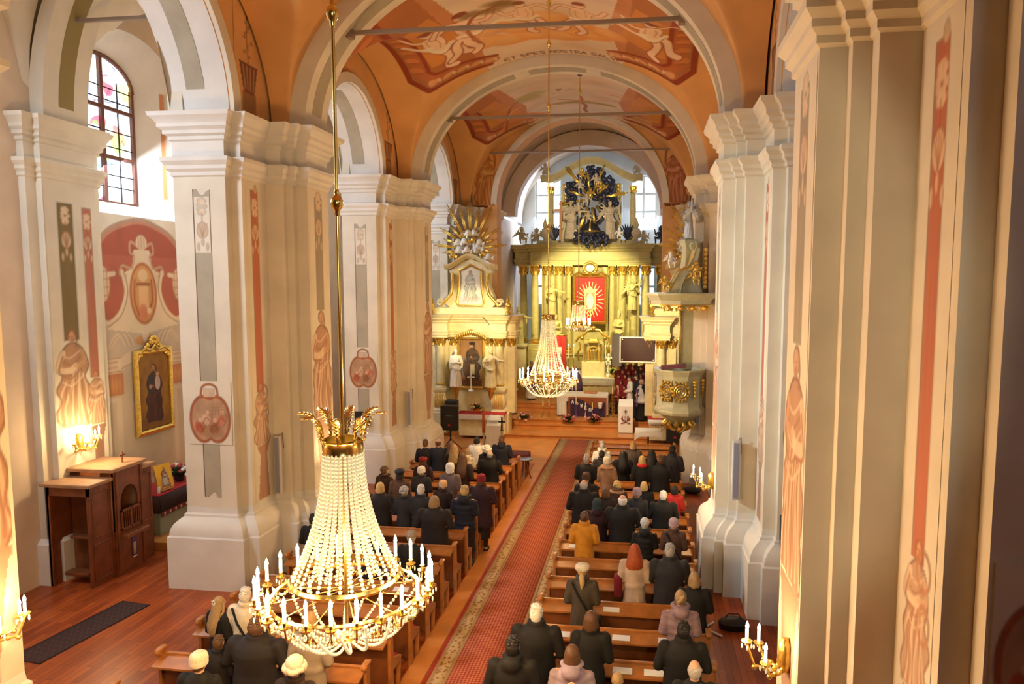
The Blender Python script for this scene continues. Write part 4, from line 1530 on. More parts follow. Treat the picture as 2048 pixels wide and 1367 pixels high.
mbf = frame_rect(MB(), AX - .79, AX + .79, 4.56, 6.94, 38.2, .16, .14)
H(mbf, 'picture_frame', GOLD, 30)
cart = MB()
for k in range(18):
    a = 2 * pi * k / 18
    cart.ball((AX + .34 * cos(a), 38.05, 7.42 + .3 * sin(a)), (.09, .07, .08), 8, 6)
cart.tube([(AX - .9, 38.1, 7.05), (AX - .6, 38.05, 7.2), (AX - .35, 38.05, 7.1), (AX, 38.02, 7.12), (AX + .35, 38.05, 7.1), (AX + .6, 38.05, 7.2), (AX + .9, 38.1, 7.05)], .06, 6)
H(cart, 'gilded_cartouche', GOLD, 50)
H(MB().ball((AX, 38.03, 7.42), (.24, .05, .2), 14, 8), 'cartouche_shield', SILV, 60)
# upper storey on the entablature
U = 38.9
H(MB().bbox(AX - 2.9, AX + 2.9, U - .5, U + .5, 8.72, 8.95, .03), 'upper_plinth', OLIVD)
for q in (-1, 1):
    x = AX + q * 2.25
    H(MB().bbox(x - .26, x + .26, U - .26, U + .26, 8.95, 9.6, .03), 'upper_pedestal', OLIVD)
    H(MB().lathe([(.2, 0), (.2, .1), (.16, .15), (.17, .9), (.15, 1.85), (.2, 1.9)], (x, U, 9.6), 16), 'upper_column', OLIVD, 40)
    c = MB()
    corinth(c, x, U, 11.45, .15, .42)
    H(c, 'upper_capital', GOLD, 50)
    x = AX + q * 1.45
    H(MB().bbox(x - .2, x + .2, U - .1, U + .3, 8.95, 12.0, .03), 'upper_pilaster', OLIVE)
    c = MB()
    for k in range(5):
        c.ball((x, U - .13, 11.9 - k * .2), (.13 - .012 * k, .06, .12), 8, 6)
    H(c, 'gilded_drop', GOLD, 50)
# swooping broken pediment
ped = MB()
rings = []
for k in range(25):
    t = -1 + 2 * k / 24
    x = AX + 2.75 * t
    z = 11.95 + 1.05 * (cos(pi * t) * .5 + .5) ** 1.0 + (.1 if abs(t) > .85 else 0)
    rings.append([(x, U - .45, z), (x, U - .5, z + .1), (x, U - .62, z + .22), (x, U - .66, z + .36), (x, U + .3, z + .36), (x, U + .3, z)])
ped.loft(rings)
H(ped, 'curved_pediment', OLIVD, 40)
H(MB().bbox(AX - 1.3, AX + 1.3, U + .25, U + .3, 8.95, 12.2), 'niche_back', mat('blue_grey_niche', (.34, .36, .44), .8))
# glory: dark clouds in an oval, gold rays, putti
gl = MB()
cc = (AX + .02, U - .75, 11.1)
for k in range(12):
    a = 2 * pi * k / 12 + .15
    L_ = (2.0 if k % 2 == 0 else 1.35) * (1 + .12 * sin(k * 5))
    for q in (-1, 0, 1):
        b = a + q * .035
        gl.tube([(cc[0] + .45 * cos(b), cc[1], cc[2] + .45 * sin(b)), (cc[0] + L_ * (1 - .08 * abs(q)) * cos(b), cc[1] - .05, cc[2] + L_ * (1 - .08 * abs(q)) * sin(b))], [.06, .045], 4)
H(gl, 'glory_rays', GOLD, 20)
for k, (dx, dz, s_) in enumerate(((-.95, .6, .75), (-1.05, -.05, .62), (-.3, 1.05, .8), (.45, 1.15, .75), (.1, 1.5, .62), (.95, .75, .72), (1.05, 0, .85), (.8, -.7, .7), (-.8, -.55, .3), (-.05, .35, .5), (.2, -1.0, .42), (-.6, -1.1, .36), (.35, .2, .5), (1.0, .35, .5))):
    o = mesh_of('dark_cloud', CLOUDS[k % 2], NAVY, ha, loc=(AX + dx - ha.location.x, U - .7 - ha.location.y, 11.1 + dz - .7), sc_=s_ * 1.12)
for k, (dx, dz) in enumerate(((-.45, 1.25), (-.55, .65), (.3, .95), (.0, .2), (-.65, -.55), (-.1, -1.0), (.55, .55), (-.2, -.1))):
    o = mesh_of('glory_putto', PUTTI[k % 2], GOLD if k % 3 == 0 else STONE, ha, loc=(AX + dx - ha.location.x, U - 1.0 - ha.location.y, 10.9 + dz - .7), rotz=rnd.uniform(-.5, .5), sc_=1.0)
# globe in clouds at the foot
H(MB().ball((AX + .02, U - .95, 9.35), .5, 20, 14), 'globe', BLACK, 60)
gb = MB()
gb.lathe([(.505, -.04), (.53, 0), (.505, .04)], (AX + .02, U - .95, 9.35), 24)
rings = [[(AX + .02 + r_ * sin(a) * 0 + .04 * w2, U - .95 - r_ * cos(a), 9.35 + r_ * sin(a)) for r_, w2 in ((.5, -1), (.52, -1), (.52, 1), (.5, 1))] for a in [pi * k / 16 for k in range(9)]]
gb.loft(rings)
H(gb, 'globe_band', GOLD, 50)
for dx, dz, s_ in ((-.55, 8.95, .75), (.1, 8.75, .8), (.65, 8.85, .8), (-.1, 9.0, .7)):
    mesh_of('dark_cloud', CLOUDS[1], NAVY, ha, loc=(AX + dx - ha.location.x, U - 1.25 - ha.location.y, dz - .7), sc_=s_ * 1.05)
for q in (-1, 1):
    for k in range(5):
        pass
    c = MB()
    for k in range(9):
        a = .5 + k * .25
        c.tube([(AX + q * 1.95, U - .6, 8.95), (AX + q * (1.95 + .35 * cos(a)), U - .65, 9.2 + .3 * sin(a)), (AX + q * (1.95 + .6 * cos(a)), U - .7, 9.25 + .55 * sin(a))], [.05, .07, .01], 5)
    H(c, 'dark_leaf_spray', NAVY, 40)


def stat(me, label, x, y, z, m=STONE, s_=1, rz=0, name='statue', group=None, cat='statue'):
    o = mesh_of(name, me, m, None, loc=(x, y, z), rotz=rz, sc_=s_)
    return tag(o, label, cat, group)


stat(ST_REACH, 'pale statue reaching inwards left of the dark globe on top of the high altar', AX - 1.05, U - .95, 8.95, STONE, 1.2)
stat(ST_LIFT, 'pale draped statue right of the dark globe on top of the high altar', AX + 1.05, U - .9, 8.95, STONE, 1.18, .5)
o = MB().tube([(AX - 1.62, U - .9, 8.9), (AX - 1.6, U - .9, 11.0)], .07, 6)
o.box(AX - 1.95, AX - 1.2, U - .95, U - .85, 10.45, 10.58)
tag(o.build('wooden_cross', mat('reddish_wood', (.5, .24, .12), .5)), 'tall reddish wooden cross standing behind the left upper statue', 'cross')
stat(PUTTI[0], 'dark-based putto seated on the left end of the curved pediment', AX - 2.55, U - .25, 12.42, STONE, 1.25, .3, 'putto', cat='putto')
stat(PUTTI[1], 'putto seated on the right end of the curved pediment', AX + 2.5, U - .25, 12.42, STONE, 1.25, -.3, 'putto', cat='putto')
stat(PUTTI[1], 'small putto at the feet of the right upper statue', AX + 1.55, U - 1.05, 9.0, SILV, .95, .2, 'putto', cat='putto')
stat(PUTTI[0], 'small putto at the feet of the left upper statue', AX - .75, U - 1.15, 9.0, SILV, .8, .2, 'putto', cat='putto')
stat(PUTTI[0], 'dark putto on the far left corner of the high altar entablature', AX - 3.8, 38.4, 8.85, OLIVD, 1.5, .5, 'putto', cat='putto')
stat(PUTTI[1], 'putto beside the urn on the left of the high altar entablature', AX - 2.95, 38.2, 8.75, STONE, 1.5, -.2, 'putto', cat='putto')
stat(PUTTI[0], 'bluish dark putto on the far right corner of the high altar entablature', AX + 3.75, 38.4, 8.85, NAVY, 1.5, -.5, 'putto', cat='putto')
stat(PUTTI[1], 'putto at the foot of the urn on the right of the high altar entablature', AX + 2.85, 38.1, 8.75, STONE, 1.2, .2, 'putto', cat='putto')
for q, nm in ((-1, 'left'), (1, 'right')):
    r_ = thing('urn', 'flaming stone urn on the %s half of the high altar entablature' % nm, 'urn', (AX + q * 2.45, 38.1, 8.72))
    MB().lathe([(.2, 0), (.2, .12), (.09, .2), (.11, .3), (.26, .5), (.27, .62), (.18, .75), (.2, .8), (.1, .84)], (0, 0, 0), 16).build('urn_body', STONE, r_, ang=50)
    f_ = MB()
    for k in range(7):
        a = k * .9
        f_.tube([(.05 * cos(a), .05 * sin(a), .82), (.1 * cos(a), .1 * sin(a), 1.0), (.03 * cos(a), .03 * sin(a), 1.2 + .04 * k)], [.05, .06, .01], 5)
    f_.build('flame', OLIVD, r_, ang=50)
stat(ST_STAND, 'statue of a bearded saint standing before the inner left columns of the high altar', AX - 1.75, 37.35, 3.0, OLIVE, 1.12)
stat(ST_BISH, 'robed statue standing before the inner right columns of the high altar', AX + 1.62, 37.3, 3.1, OLIVE, 1.12, -.4)
for q, lab in ((-1, 'left'), (1, 'right')):
    x = AX + q * 1.72
    MBc = MB().lathe([(.1, 2.2), (.26, 2.7), (.34, 2.9), (.36, 3.05), (0, 3.06)], (x, 37.35, 0), 14)
    tag(MBc.build('console', OLIVD, None, ang=40), 'bracket under the inner %s statue of the high altar' % lab, 'bracket')
stat(ST_LIFT, 'winged angel clinging to the outer right column of the high altar', AX + 2.28, 37.65, 5.2, OLIVE, .95, .3, 'angel_statue')
stat(ST_REACH, 'angel statue on the left columns of the high altar', AX - 2.05, 37.6, 4.9, OLIVE, 1.0, .2, 'angel_statue')
stat(ST_REACH, 'large draped statue gesturing sideways at the far left of the high altar', AX - 3.75, 37.0, 3.35, OLIVE, 1.15, -.1)
pd = MB().bbox(AX - 4.15, AX - 3.35, 36.65, 37.35, .7, 3.2, .04)
pd.bbox(AX - 4.22, AX - 3.28, 36.58, 37.42, 3.2, 3.36, .03)
tag(pd.build('statue_pedestal', MARB, None, ang=30), 'tall cream pedestal under the gesturing statue', 'pedestal')
stat(ST_STAND, 'dark olive statue at the far right of the high altar', AX + 3.75, 37.2, 3.35, OLIVD, 1.1, .4)
pd = MB().bbox(AX + 3.35, AX + 4.15, 36.85, 37.55, .7, 3.36, .04)
tag(pd.build('statue_pedestal', OLIVD, None, ang=30), 'dark pedestal under the far right statue', 'pedestal')

# tabernacle
tb = thing('tabernacle', 'gilded tabernacle with little columns on the high altar table', 'tabernacle', (AX + .3, 37.0, 1.7))
TBs = Sub(tb)
tx, ty = AX + .3, 37.0
TBs(MB().bbox(tx - .62, tx + .62, ty - .25, ty + .6, 1.7, 2.5, .03), 'tabernacle_base', MARB)
TBs(MB().bbox(tx - .55, tx + .55, ty - .1, ty + .6, 2.5, 3.6, .03), 'tabernacle_body', OLIVE)
c = MB()
for q in (-1, 1):
    c.lathe([(.07, 0), (.05, .05), (.055, .5), (.045, .85), (.08, .95)], (tx + q * .42, ty - .2, 2.5), 10)
    c.tube([(tx + q * .75, ty, 2.5), (tx + q * .85, ty, 2.9), (tx + q * .7, ty, 3.2), (tx + q * .78, ty, 3.5)], .06, 6)
TBs(c, 'little_columns', GOLD, 50)
TBs(MB().lathe([(.4, 0), (.38, .1), (.3, .1), (.25, .2)], (tx, ty - .02, 3.5), 4, rot=pi / 4), 'cornice', GOLD)
nb = MB()
rings = [[(tx + r_ * cos(a), ty - .12, 2.95 + r_ * 1.3 * sin(a)) for r_ in (.3, .24)] + [(tx + r_ * cos(a), ty - .2, 2.95 + r_ * 1.3 * sin(a)) for r_ in (.24, .3)] for a in [pi * k / 14 for k in range(15)]]
nb.loft(rings)
nb.box(tx - .3, tx - .24, ty - .2, ty - .12, 2.55, 2.95)
nb.box(tx + .24, tx + .3, ty - .2, ty - .12, 2.55, 2.95)
for k in range(3):
    nb.cap((tx - .14 + .14 * k, ty - .15, 2.6), (tx - .14 + .14 * k, ty - .15, 3.05), .04, .05, 8)
    nb.ball((tx - .14 + .14 * k, ty - .16, 3.12), .05, 8, 6)
TBs(nb, 'gilded_niche', GOLD, 50)
dm = MB()
for q in (-1, 1):
    dm.tube([(tx + q * .95, ty, 3.5), (tx + q * .8, ty, 3.75), (tx + q * .45, ty, 3.95), (tx + q * .3, ty - .05, 4.15), (tx, ty - .05, 4.2)], [.05, .07, .08, .07, .05], 6)
    dm.ball((tx + q * .6, ty - .1, 3.72), .12, 8, 6)
dm.ball((tx, ty - .05, 4.25), .12, 8, 6)
TBs(dm, 'scrolled_crown', GOLD, 50)

# high altar table with lace cloth
t = thing('high_altar_table', 'long table of the high altar under a white lace cloth', 'altar', (AX + .3, 36.5, .9))
TS = Sub(t)
TS(MB().bbox(AX - 1.3, AX + 1.9, 36.1, 36.95, .9, 1.66, .02), 'altar_block', MARB)
P = Paint(3.3, .36, .02, (.85, .82, .76))
for k in range(33):
    P.ell(.05 + k * .1, .04, .05, .06, (.55, .45, .35), .6, ring=.008)
    P.ell(.05 + k * .1, .16, .02, .02, (.6, .5, .4), .5)
o = P.grid(lambda u, v: (AX - 1.35 + u, 36.06 + .012 * sin(u * 18), 1.34 + v), 'lace_front', PAINT, t)
fix(o, t)
TS(MB().bbox(AX - 1.36, AX + 1.96, 36.05, 37.0, 1.66, 1.71, .01), 'cloth_top', WHITE)


def candlestick(x, y, z, h, label, group, tall=.45, lit=True, m=GOLD):
    r_ = thing('candlestick', label, 'candlestick', (x, y, z), group=group)
    b = MB().lathe([(.1, 0), (.1, .02), (.05, .05), (.02, .1), (.035, .16), (.018, .22), (.03, h * .5), (.015, h * .55), (.02, h * .9), (.06, h), (0, h + .005)], (0, 0, 0), 10)
    b.build('stem', m, r_, ang=50)
    MB().lathe([(.022, h), (.022, h + tall), (0, h + tall + .01)], (0, 0, 0), 8).build('candle', mat('wax', (.9, .8, .5), .5), r_, ang=50)
    if lit:
        MB().lathe([(.004, h + tall), (.014, h + tall + .03), (0, h + tall + .075)], (0, 0, 0), 6).build('flame', BULB, r_, ang=50)
    return r_


for k, dx in enumerate((-1.0, -.72, .95, 1.22, 1.5)):
    candlestick(AX + dx, 36.75, 1.71, .95, ('outermost gold candlestick left of the tabernacle', 'gold candlestick close to the left side of the tabernacle', 'gold candlestick close to the right side of the tabernacle', 'second gold candlestick right of the tabernacle', 'outermost gold candlestick right of the tabernacle')[k], 'candlesticks on the high altar', .65)


def bouquet(x, y, z, r_, label, cols, seed, name='flower_arrangement', vase=None, h=.5, nleaf=70, nflow=26):
    g = random.Random(seed)
    root = thing(name, label, 'flowers', (x, y, z))
    lf = MB()
    for k in range(nleaf):
        a, t_ = g.uniform(0, 2 * pi), g.uniform(.1, 1.35)
        d = Vector((cos(a) * sin(t_), sin(a) * sin(t_), cos(t_)))
        L_ = r_ * g.uniform(.6, 1.15)
        p = d * L_
        u = d.cross(Vector((0, 0, 1))).normalized() * .035
        lf.add([(0, 0, h * .3), tuple(p * .6 + u + Vector((0, 0, h * .4))), tuple(p + Vector((0, 0, h * .3))), tuple(p * .6 - u + Vector((0, 0, h * .4)))], [(0, 1, 2, 3)])
    lf.build('leaves', GREEN, root)['kind'] = 'stuff'
    for ci, c_ in enumerate(cols):
        fl_ = MB()
        for k in range(nflow // len(cols)):
            a, t_ = g.uniform(0, 2 * pi), g.uniform(0, 1.3)
            p = Vector((cos(a) * sin(t_), sin(a) * sin(t_), cos(t_))) * r_ * g.uniform(.75, 1.0)
            fl_.ball((p.x, p.y, p.z + h * .35), g.uniform(.035, .06), 7, 5)
        fl_.build('blossoms', mat('petal_%d_%d_%d' % tuple(int(q * 99) for q in c_), c_, .7), root, ang=60)['kind'] = 'stuff'
    if vase:
        MB().lathe([(.08, 0), (.12, .05), (.14, .2), (.09, h * .5), (.11, h * .55)], (0, 0, 0), 12).build('vase', vase, root, ang=50)
    return root


bouquet(AX + 1.35, 36.4, 1.71, .34, 'round yellow-green bouquet on the right of the high altar table', ((.55, .5, .12), (.75, .72, .6), (.4, .5, .12)), 5, vase=GOLD)
# gold relief ball and statue right of the tabernacle
stat(ST_STAND, 'small gold statue with dark red back right of the tabernacle', AX + 1.65, 36.55, 1.75, GOLD, .95, .2)
stat(PUTTI[0], 'small gilded putto on a white stand right of the tabernacle', AX + 1.1, 36.9, 2.4, SILV, .9, 0, 'putto', cat='putto')
tag(MB().lathe([(.2, 0), (.16, .1), (.1, .3), (.12, .62), (.18, .7), (0, .71)], (AX + 1.1, 36.9, 1.71), 12).build('white_stand', WHITE, None, ang=50), 'white stand under the gilded putto', 'stand')

# red banner left of the tabernacle
bn = thing('banner', 'plain bright red hanging banner with a white picture sheet, left of the tabernacle', 'banner', (-4.35, 35.6, .7))
BS = Sub(bn)
vs = MB()
cols_ = [(-4.95 + .98 * k / 20, 35.6 + .03 * sin(k * 1.1)) for k in range(21)]
vs.loft([[(x, y, 1.9) for x, y in cols_] + [(x, y + .02, 1.9) for x, y in cols_[::-1]], [(x, y, 3.95) for x, y in cols_] + [(x, y + .02, 3.95) for x, y in cols_[::-1]]])
BS(vs, 'banner_cloth', mat('bright_red_cloth', (.70, .05, .05), .8), 60)
BS(MB().tube([(-5.0, 35.6, 3.96), (-3.92, 35.6, 3.96)], .025, 8), 'banner_pole', GOLD)
BS(MB().tube([(-4.46, 35.66, .7), (-4.46, 35.66, 3.96)], .02, 8), 'banner_stand', GOLD)
BS(MB().box(-4.42, -4.2, 35.53, 35.56, 2.75, 3.35), 'picture_sheet', WHITE)

# ---- altar table facing the people, with the purple advent cloth
t = thing('altar_table', 'wooden altar table with lace-edged white cloth facing the pews', 'altar', (-2.8, 32.1, .5))
TS = Sub(t)
ax0, ax1, ay0, ay1 = -3.95, -1.62, 31.65, 32.65
TS(MB().bbox(ax0 + .1, ax1 - .1, ay0 + .06, ay1 - .06, 1.42, 1.5, .01), 'tabletop', WOOD)
for x in (ax0 + .35, ax1 - .35):
    TS(MB().bbox(x - .12, x + .12, ay0 + .2, ay1 - .2, .5, 1.42, .02), 'leg', WOOD)
TS(MB().bbox(ax0, ax1, ay0, ay1, 1.5, 1.53, .01), 'cloth_top', WHITE)
P = Paint(2.33, .3, .014, (.86, .83, .8))
for k in range(24):
    P.ell(.05 + k * .1, .03, .05, .07, (.5, .42, .36), .7, ring=.008)
    P.ell(.05 + k * .1, .15, .025, .03, (.55, .45, .4), .6)
    P.ell(.1 + k * .1, .23, .015, .015, (.55, .45, .4), .5)
o = P.grid(lambda u, v: (ax0 + u, ay0 - .01 + .01 * sin(u * 22), 1.22 + v), 'lace_front', PAINT, t)
fix(o, t)
for x, nm in ((ax0 - .01, 1), (ax1 + .01, 1)):
    ff = MB()
    cc_ = [(x + .02 * sin(k * 1.3), ay0 + (ay1 - ay0) * k / 16) for k in range(17)]
    ff.loft([[(a, b, .62) for a, b in cc_], [(a, b, 1.52) for a, b in cc_]], False, False)
    TS(ff, 'cloth_side', WHITE, 60)
ff = MB()
cc_ = [(ax0 + .02 + .42 * k / 14, ay0 - .03 + .035 * sin(k * 1.5)) for k in range(15)]
ff.loft([[(a, b, .58) for a, b in cc_], [(a, b, 1.35) for a, b in cc_]], False, False)
TS(ff, 'draped_end', WHITE, 60)
ff = MB()
cc_ = [(ax1 - .2 + .2 * k / 8, ay0 - .03 + .02 * sin(k * 1.5)) for k in range(9)]
ff.loft([[(a, b, .62) for a, b in cc_], [(a, b, 1.35) for a, b in cc_]], False, False)
TS(ff, 'draped_edge', WHITE, 60)
P = Paint(1.75, .9, .011)
pu = (.09, .04, .14)
P.poly([(.1, .02), (.08, .8), (.4, .86), (.8, .7), (1.1, .45), (1.25, .4), (1.7, .72), (1.7, .02)], pu, 1)
for i, ch in enumerate('ADWEN'):
    P.text(.16 + i * .2, .62 - i * .09, .15, ch, (.9, .88, .85), 1, .03)
P.a[..., 3] = 1
mk = P.a[..., :3].sum(2) == 0
P.a[mk] = (.40, .16, .06, 1)
P.mottle(.12, 8)
o = P.grid(lambda u, v: (-3.42 + u, ay0 - .06, .52 + v), 'purple_cloth', PAINT, t)
fix(o, t)
for k, (x, c_) in enumerate(((-2.62, (.75, .35, .38)), (-2.3, (.16, .07, .25)), (-3.05, (.16, .07, .25)))):
    r_ = candlestick(x, 31.48, .5, .38 if k < 2 else .6, '%s advent candle on a stand before the altar table' % ('rose pink', 'violet', 'dark violet')[k], 'advent candles', .32, False, BRASS)
    r_.children[1].data.materials[0] = mat('wax_%d' % k, c_, .6)
tag(MB().lathe([(.07, 0), (.1, .1), (.11, .25), (.09, .26), (.02, .27)], (-1.95, 31.45, .5 + .45), 12).build('white_bowl', WHITE, None, ang=50), 'small white bowl hanging at the front right of the altar table', 'bowl')
ob = MB().bbox(-2.75, -2.15, 32.0, 32.35, 1.55, 1.6, .01)
tag(ob.build('open_missal', mat('orange_page_book', (.6, .2, .08), .6), None), 'open red-edged book on the white altar table', 'book')
for sx, sd in ((-3.35, 11), (-2.15, 12)):
    bouquet(sx, 30.85, .32, .42, 'dark fir and red flower arrangement on the step %s the purple cloth' % ('left below' if sd == 11 else 'right below'), ((.4, .04, .04), (.6, .25, .22)), sd, nleaf=150, nflow=22, h=.1)
bouquet(-5.35, 30.9, .32, .45, 'fir branches with pink flowers on the step left of the altar table', ((.6, .2, .2), (.75, .45, .4)), 14, nleaf=150, nflow=20, h=.1)
for k, (x, y) in enumerate(((-4.55, 31.3), (-4.3, 31.5), (-1.42, 31.8), (-1.15, 31.7))):
    candlestick(x, y, .5, 1.1 if k > 1 else .5, ('short brass floor candlestick farthest left of the altar table', 'short brass floor candlestick next to the altar table on its left', 'tall brass floor candlestick next to the altar table on its right', 'tall brass floor candlestick farthest right of the altar table')[k], 'floor candlesticks by the altar table', .3, False, BRASS)
# ================================================================== SIDE ALTARS
def side_altar(s, nm):
    cx = S(s, 4.45) + (.5 if s > 0 else 0)
    yb = 29.75
    t = thing('side_altar', 'cream and gold side altar %s of the sanctuary arch' % nm, 'altar', (cx, yb, .15))
    q = Sub(t)
    X = lambda d: cx - s * d * -1 if False else cx + d
    q(MB().bbox(cx - 1.68, cx + 1.68, yb - .35, yb + .45, .15, 1.0, .03), 'altar_base', MARB)
    for d in (-1.28, 1.28):
        q(MB().bbox(cx + d - .34, cx + d + .34, yb - .75, yb + .1, .15, 1.05, .04), 'column_plinth', MARB)
        pd_ = MB().loft([[(cx + d + a * k, yb - .36 + b * k, z) for a, b in ((-.3, -.3), (.3, -.3), (.3, .3), (-.3, .3))] for k, z in ((1, 1.05), (1, 1.12), (.75, 1.2), (.95, 1.4), (1.0, 1.6), (.78, 1.85), (.9, 1.92), (1, 2.0), (1, 2.06))])
        q(pd_, 'column_pedestal', MARB, 30)
        fl_ = MB()
        for k in range(6):
            fl_.tube([(cx + d - .2 + .08 * k, yb - .66, 1.25), (cx + d - .2 + .08 * k, yb - .68, 1.6), (cx + d - .18 + .07 * k, yb - .62, 1.85)], .018, 5)
        q(fl_, 'pedestal_flutes', GOLD, 50)
        q(MB().lathe([(.24, 2.06), (.25, 2.12), (.2, 2.16), (.22, 2.22), (.185, 2.26), (.19, 3.0), (.165, 3.9)], (cx + d, yb - .38, 0), 20), 'column_shaft', MARB, 40)
        q(MB().lathe([(.235, 2.22), (.245, 2.25), (.2, 2.29)], (cx + d, yb - .38, 0), 20), 'column_ring', GOLD, 40)
        c = MB()
        corinth(c, cx + d, yb - .38, 3.88, .165, .36)
        q(c, 'column_capital', GOLD, 50)
    q(MB().bbox(cx - 1.75, cx + 1.75, yb - .1, yb + .5, 1.0, 4.25, .02), 'back_wall', MARB)
    for d in (-1.74, .80, -.80, 1.74):
        if abs(d) > 1.5:
            q(MB().bbox(cx + d - .17, cx + d + .17, yb - .12, yb + .4, 1.0, 3.88, .02), 'outer_pilaster', MARB)
            c = MB()
            corinth(c, cx + d, yb + .0, 3.88, .15, .36)
            q(c, 'pilaster_capital', GOLD, 50)
        else:
            q(MB().bbox(cx + d - .17, cx + d + .17, yb - .2, yb, 2.06, 3.9, .02), 'inner_pilaster', MARB)
            c = MB()
            corinth(c, cx + d, yb - .1, 3.88, .13, .34)
            q(c, 'pilaster_capital', GOLD, 50)
    pl = [(-2.0, .5), (-1.95, -.2), (-1.62, -.2), (-1.62, -.62), (-.94, -.62), (-.94, -.2), (.94, -.2), (.94, -.62), (1.62, -.62), (1.62, -.2), (1.95, -.2), (2.0, .5)]
    plw = [(cx + a, yb + b) for a, b in pl]
    rings = []
    for o_, z in scaled(ENT, .86, 4.24):
        r_ = offset(plw, o_ * .75, False)
        rings.append([(x, y, z) for x, y in r_])
    q(MB().loft(rings), 'entablature', MARB, 20)
    # pictures
    dark = nm == 'left'
    P = Paint(.95, 2.05, .016, (.44, .27, .13) if dark else (.66, .40, .22))
    if dark:
        P.rect(0, .3, .5, 1.2, (.30, .36, .42), .7, soft=.2)
        P.rect(.6, .95, .7, 1.3, (.30, .34, .38), .7, soft=.2)
        draped(P, .52, .25, 1.62, robe=(.14, .09, .06), dark=(.06, .03, .02), lite=(.24, .17, .1), seed=5)
        P.rect(.42, .62, .5, .95, (.72, .66, .52), .85, soft=.05)
        P.poly([(.40, 1.78), (.64, 1.78), (.66, 1.92), (.38, 1.92)], (.07, .04, .03), 1)
        P.rect(.0, .95, .0, .3, (.20, .10, .05), .8, soft=.1)
        P.ell(.2, .8, .1, .35, (.20, .12, .08), .9)
    else:
        P.ell(.45, 1.3, .3, .42, (.86, .60, .36), .9)
        P.ell(.38, 1.45, .13, .2, (.80, .72, .55), .9)
        P.ell(.5, .8, .3, .35, (.80, .62, .5), .8)
        P.ell(.45, .95, .2, .2, (.82, .56, .3), .9)
        P.curve([(.2, .6), (.45, .9), (.7, .6), (.6, 1.3)], .06, (.66, .3, .16), .7)
    P.mottle(.16, 9)
    o = P.grid(lambda u, v: (cx + u - .475, yb - .13, 2.12 + v), 'altar_painting', PAINT, t)
    fix(o, t)
    q(frame_rect(MB(), cx - .48, cx + .48, 2.1, 4.14, yb - .11, .12, .1), 'painting_frame', GOLD, 30)
    c = MB()
    for k in range(15):
        a = -1 + k / 7
        c.ball((cx + a * .66, yb - .24, 4.2 + .28 * (1 - abs(a)) ** .7), (.075, .06, .09 + .05 * (1 - abs(a))), 8, 6)
    q(c, 'carved_crest', GOLD, 50)
    # upper storey
    q(MB().bbox(cx - 1.75, cx + 1.75, yb - .2, yb + .45, 5.24, 5.55, .03), 'upper_plinth', MARB)
    side = [(.95, 5.55), (1.1, 5.7), (.98, 6.1), (.82, 6.5), (.85, 6.9), (.95, 7.1)]
    poly = [(cx - a, z) for a, z in side] + [(cx - .75, 7.2), (cx - .45, 7.45), (cx, 7.62), (cx + .45, 7.45), (cx + .75, 7.2)] + [(cx + a, z) for a, z in side[::-1]]
    q(MB().slab([(x, yb - .15, z) for x, z in poly], (0, .45, 0)), 'upper_wall', MARB, 20)
    rings = []
    for k in range(21):
        u = -1 + k / 10
        x = cx + u * 1.12
        z = 7.12 + .5 * (cos(pi * u) * .5 + .5) + (.04 if abs(u) > .8 else 0)
        rings.append([(x, yb - .2, z), (x, yb - .3, z + .08), (x, yb - .38, z + .16), (x, yb - .4, z + .22), (x, yb + .25, z + .22), (x, yb + .25, z)])
    q(MB().loft(rings), 'curved_pediment', MARB, 30)
    P = Paint(1.02, 1.62, .018, (.84, .80, .70))
    P.rect(0, 1.02, 0, .35, (.62, .62, .66), .8, soft=.15)
    draped(P, .5, .2, 1.25, robe=(.55, .58, .52), dark=(.25, .27, .26), lite=(.84, .78, .66), seed=9, halo=(.9, .82, .6))
    for k in range(12):
        P.ell(.2 + .06 * k, .15 + .05 * (k % 3), .04, .04, (.78, .46, .34), .7)
    o = P.grid(lambda u, v: (cx + u - .51, yb - .17, 5.68 + v), 'upper_painting', PAINT, t)
    fix(o, t)
    fr = MB()
    path = [(.52, 5.62), (.6, 5.75), (.5, 6.3), (.47, 6.9), (.5, 7.12), (.3, 7.2), (0, 7.36)]
    pth = [(cx - a, yb - .2, z) for a, z in path] + [(cx + a, yb - .2, z) for a, z in path[::-1]]
    fr.tube(pth + [pth[0]], .05, 6)
    q(fr, 'upper_frame', GOLD, 50)
    for d in (-1, 1):
        sc2 = MB()
        sc2.tube([(cx + d * .78, yb - .25, 7.0), (cx + d * .74, yb - .3, 6.5), (cx + d * .82, yb - .3, 6.1), (cx + d * 1.1, yb - .3, 5.8), (cx + d * 1.25, yb - .3, 5.6)], [.08, .07, .07, .08, .06], 8)
        q(sc2, 'gilded_scroll', GOLD, 50)
        sc3 = MB()
        rr = [(cx + d * 1.3 + .17 * (1 - k / 16) * cos(k * .7), yb - .3, 5.75 + .17 * (1 - k / 16) * sin(k * .7)) for k in range(14)]
        sc3.tube(rr, .045, 6)
        q(sc3, 'volute', MARB, 50)
        u_ = MB().lathe([(.14, 0), (.1, .1), (.05, .16), (.14, .34), (.15, .42), (.07, .52), (.1, .56), (.05, .68), (.0, .74)], (cx + d * 1.68, yb - .35, 5.26), 12)
        q(u_, 'gilded_urn', GOLD, 50)
    # cloud of cherub heads with rays behind
    g = random.Random(4)
    rr = MB()
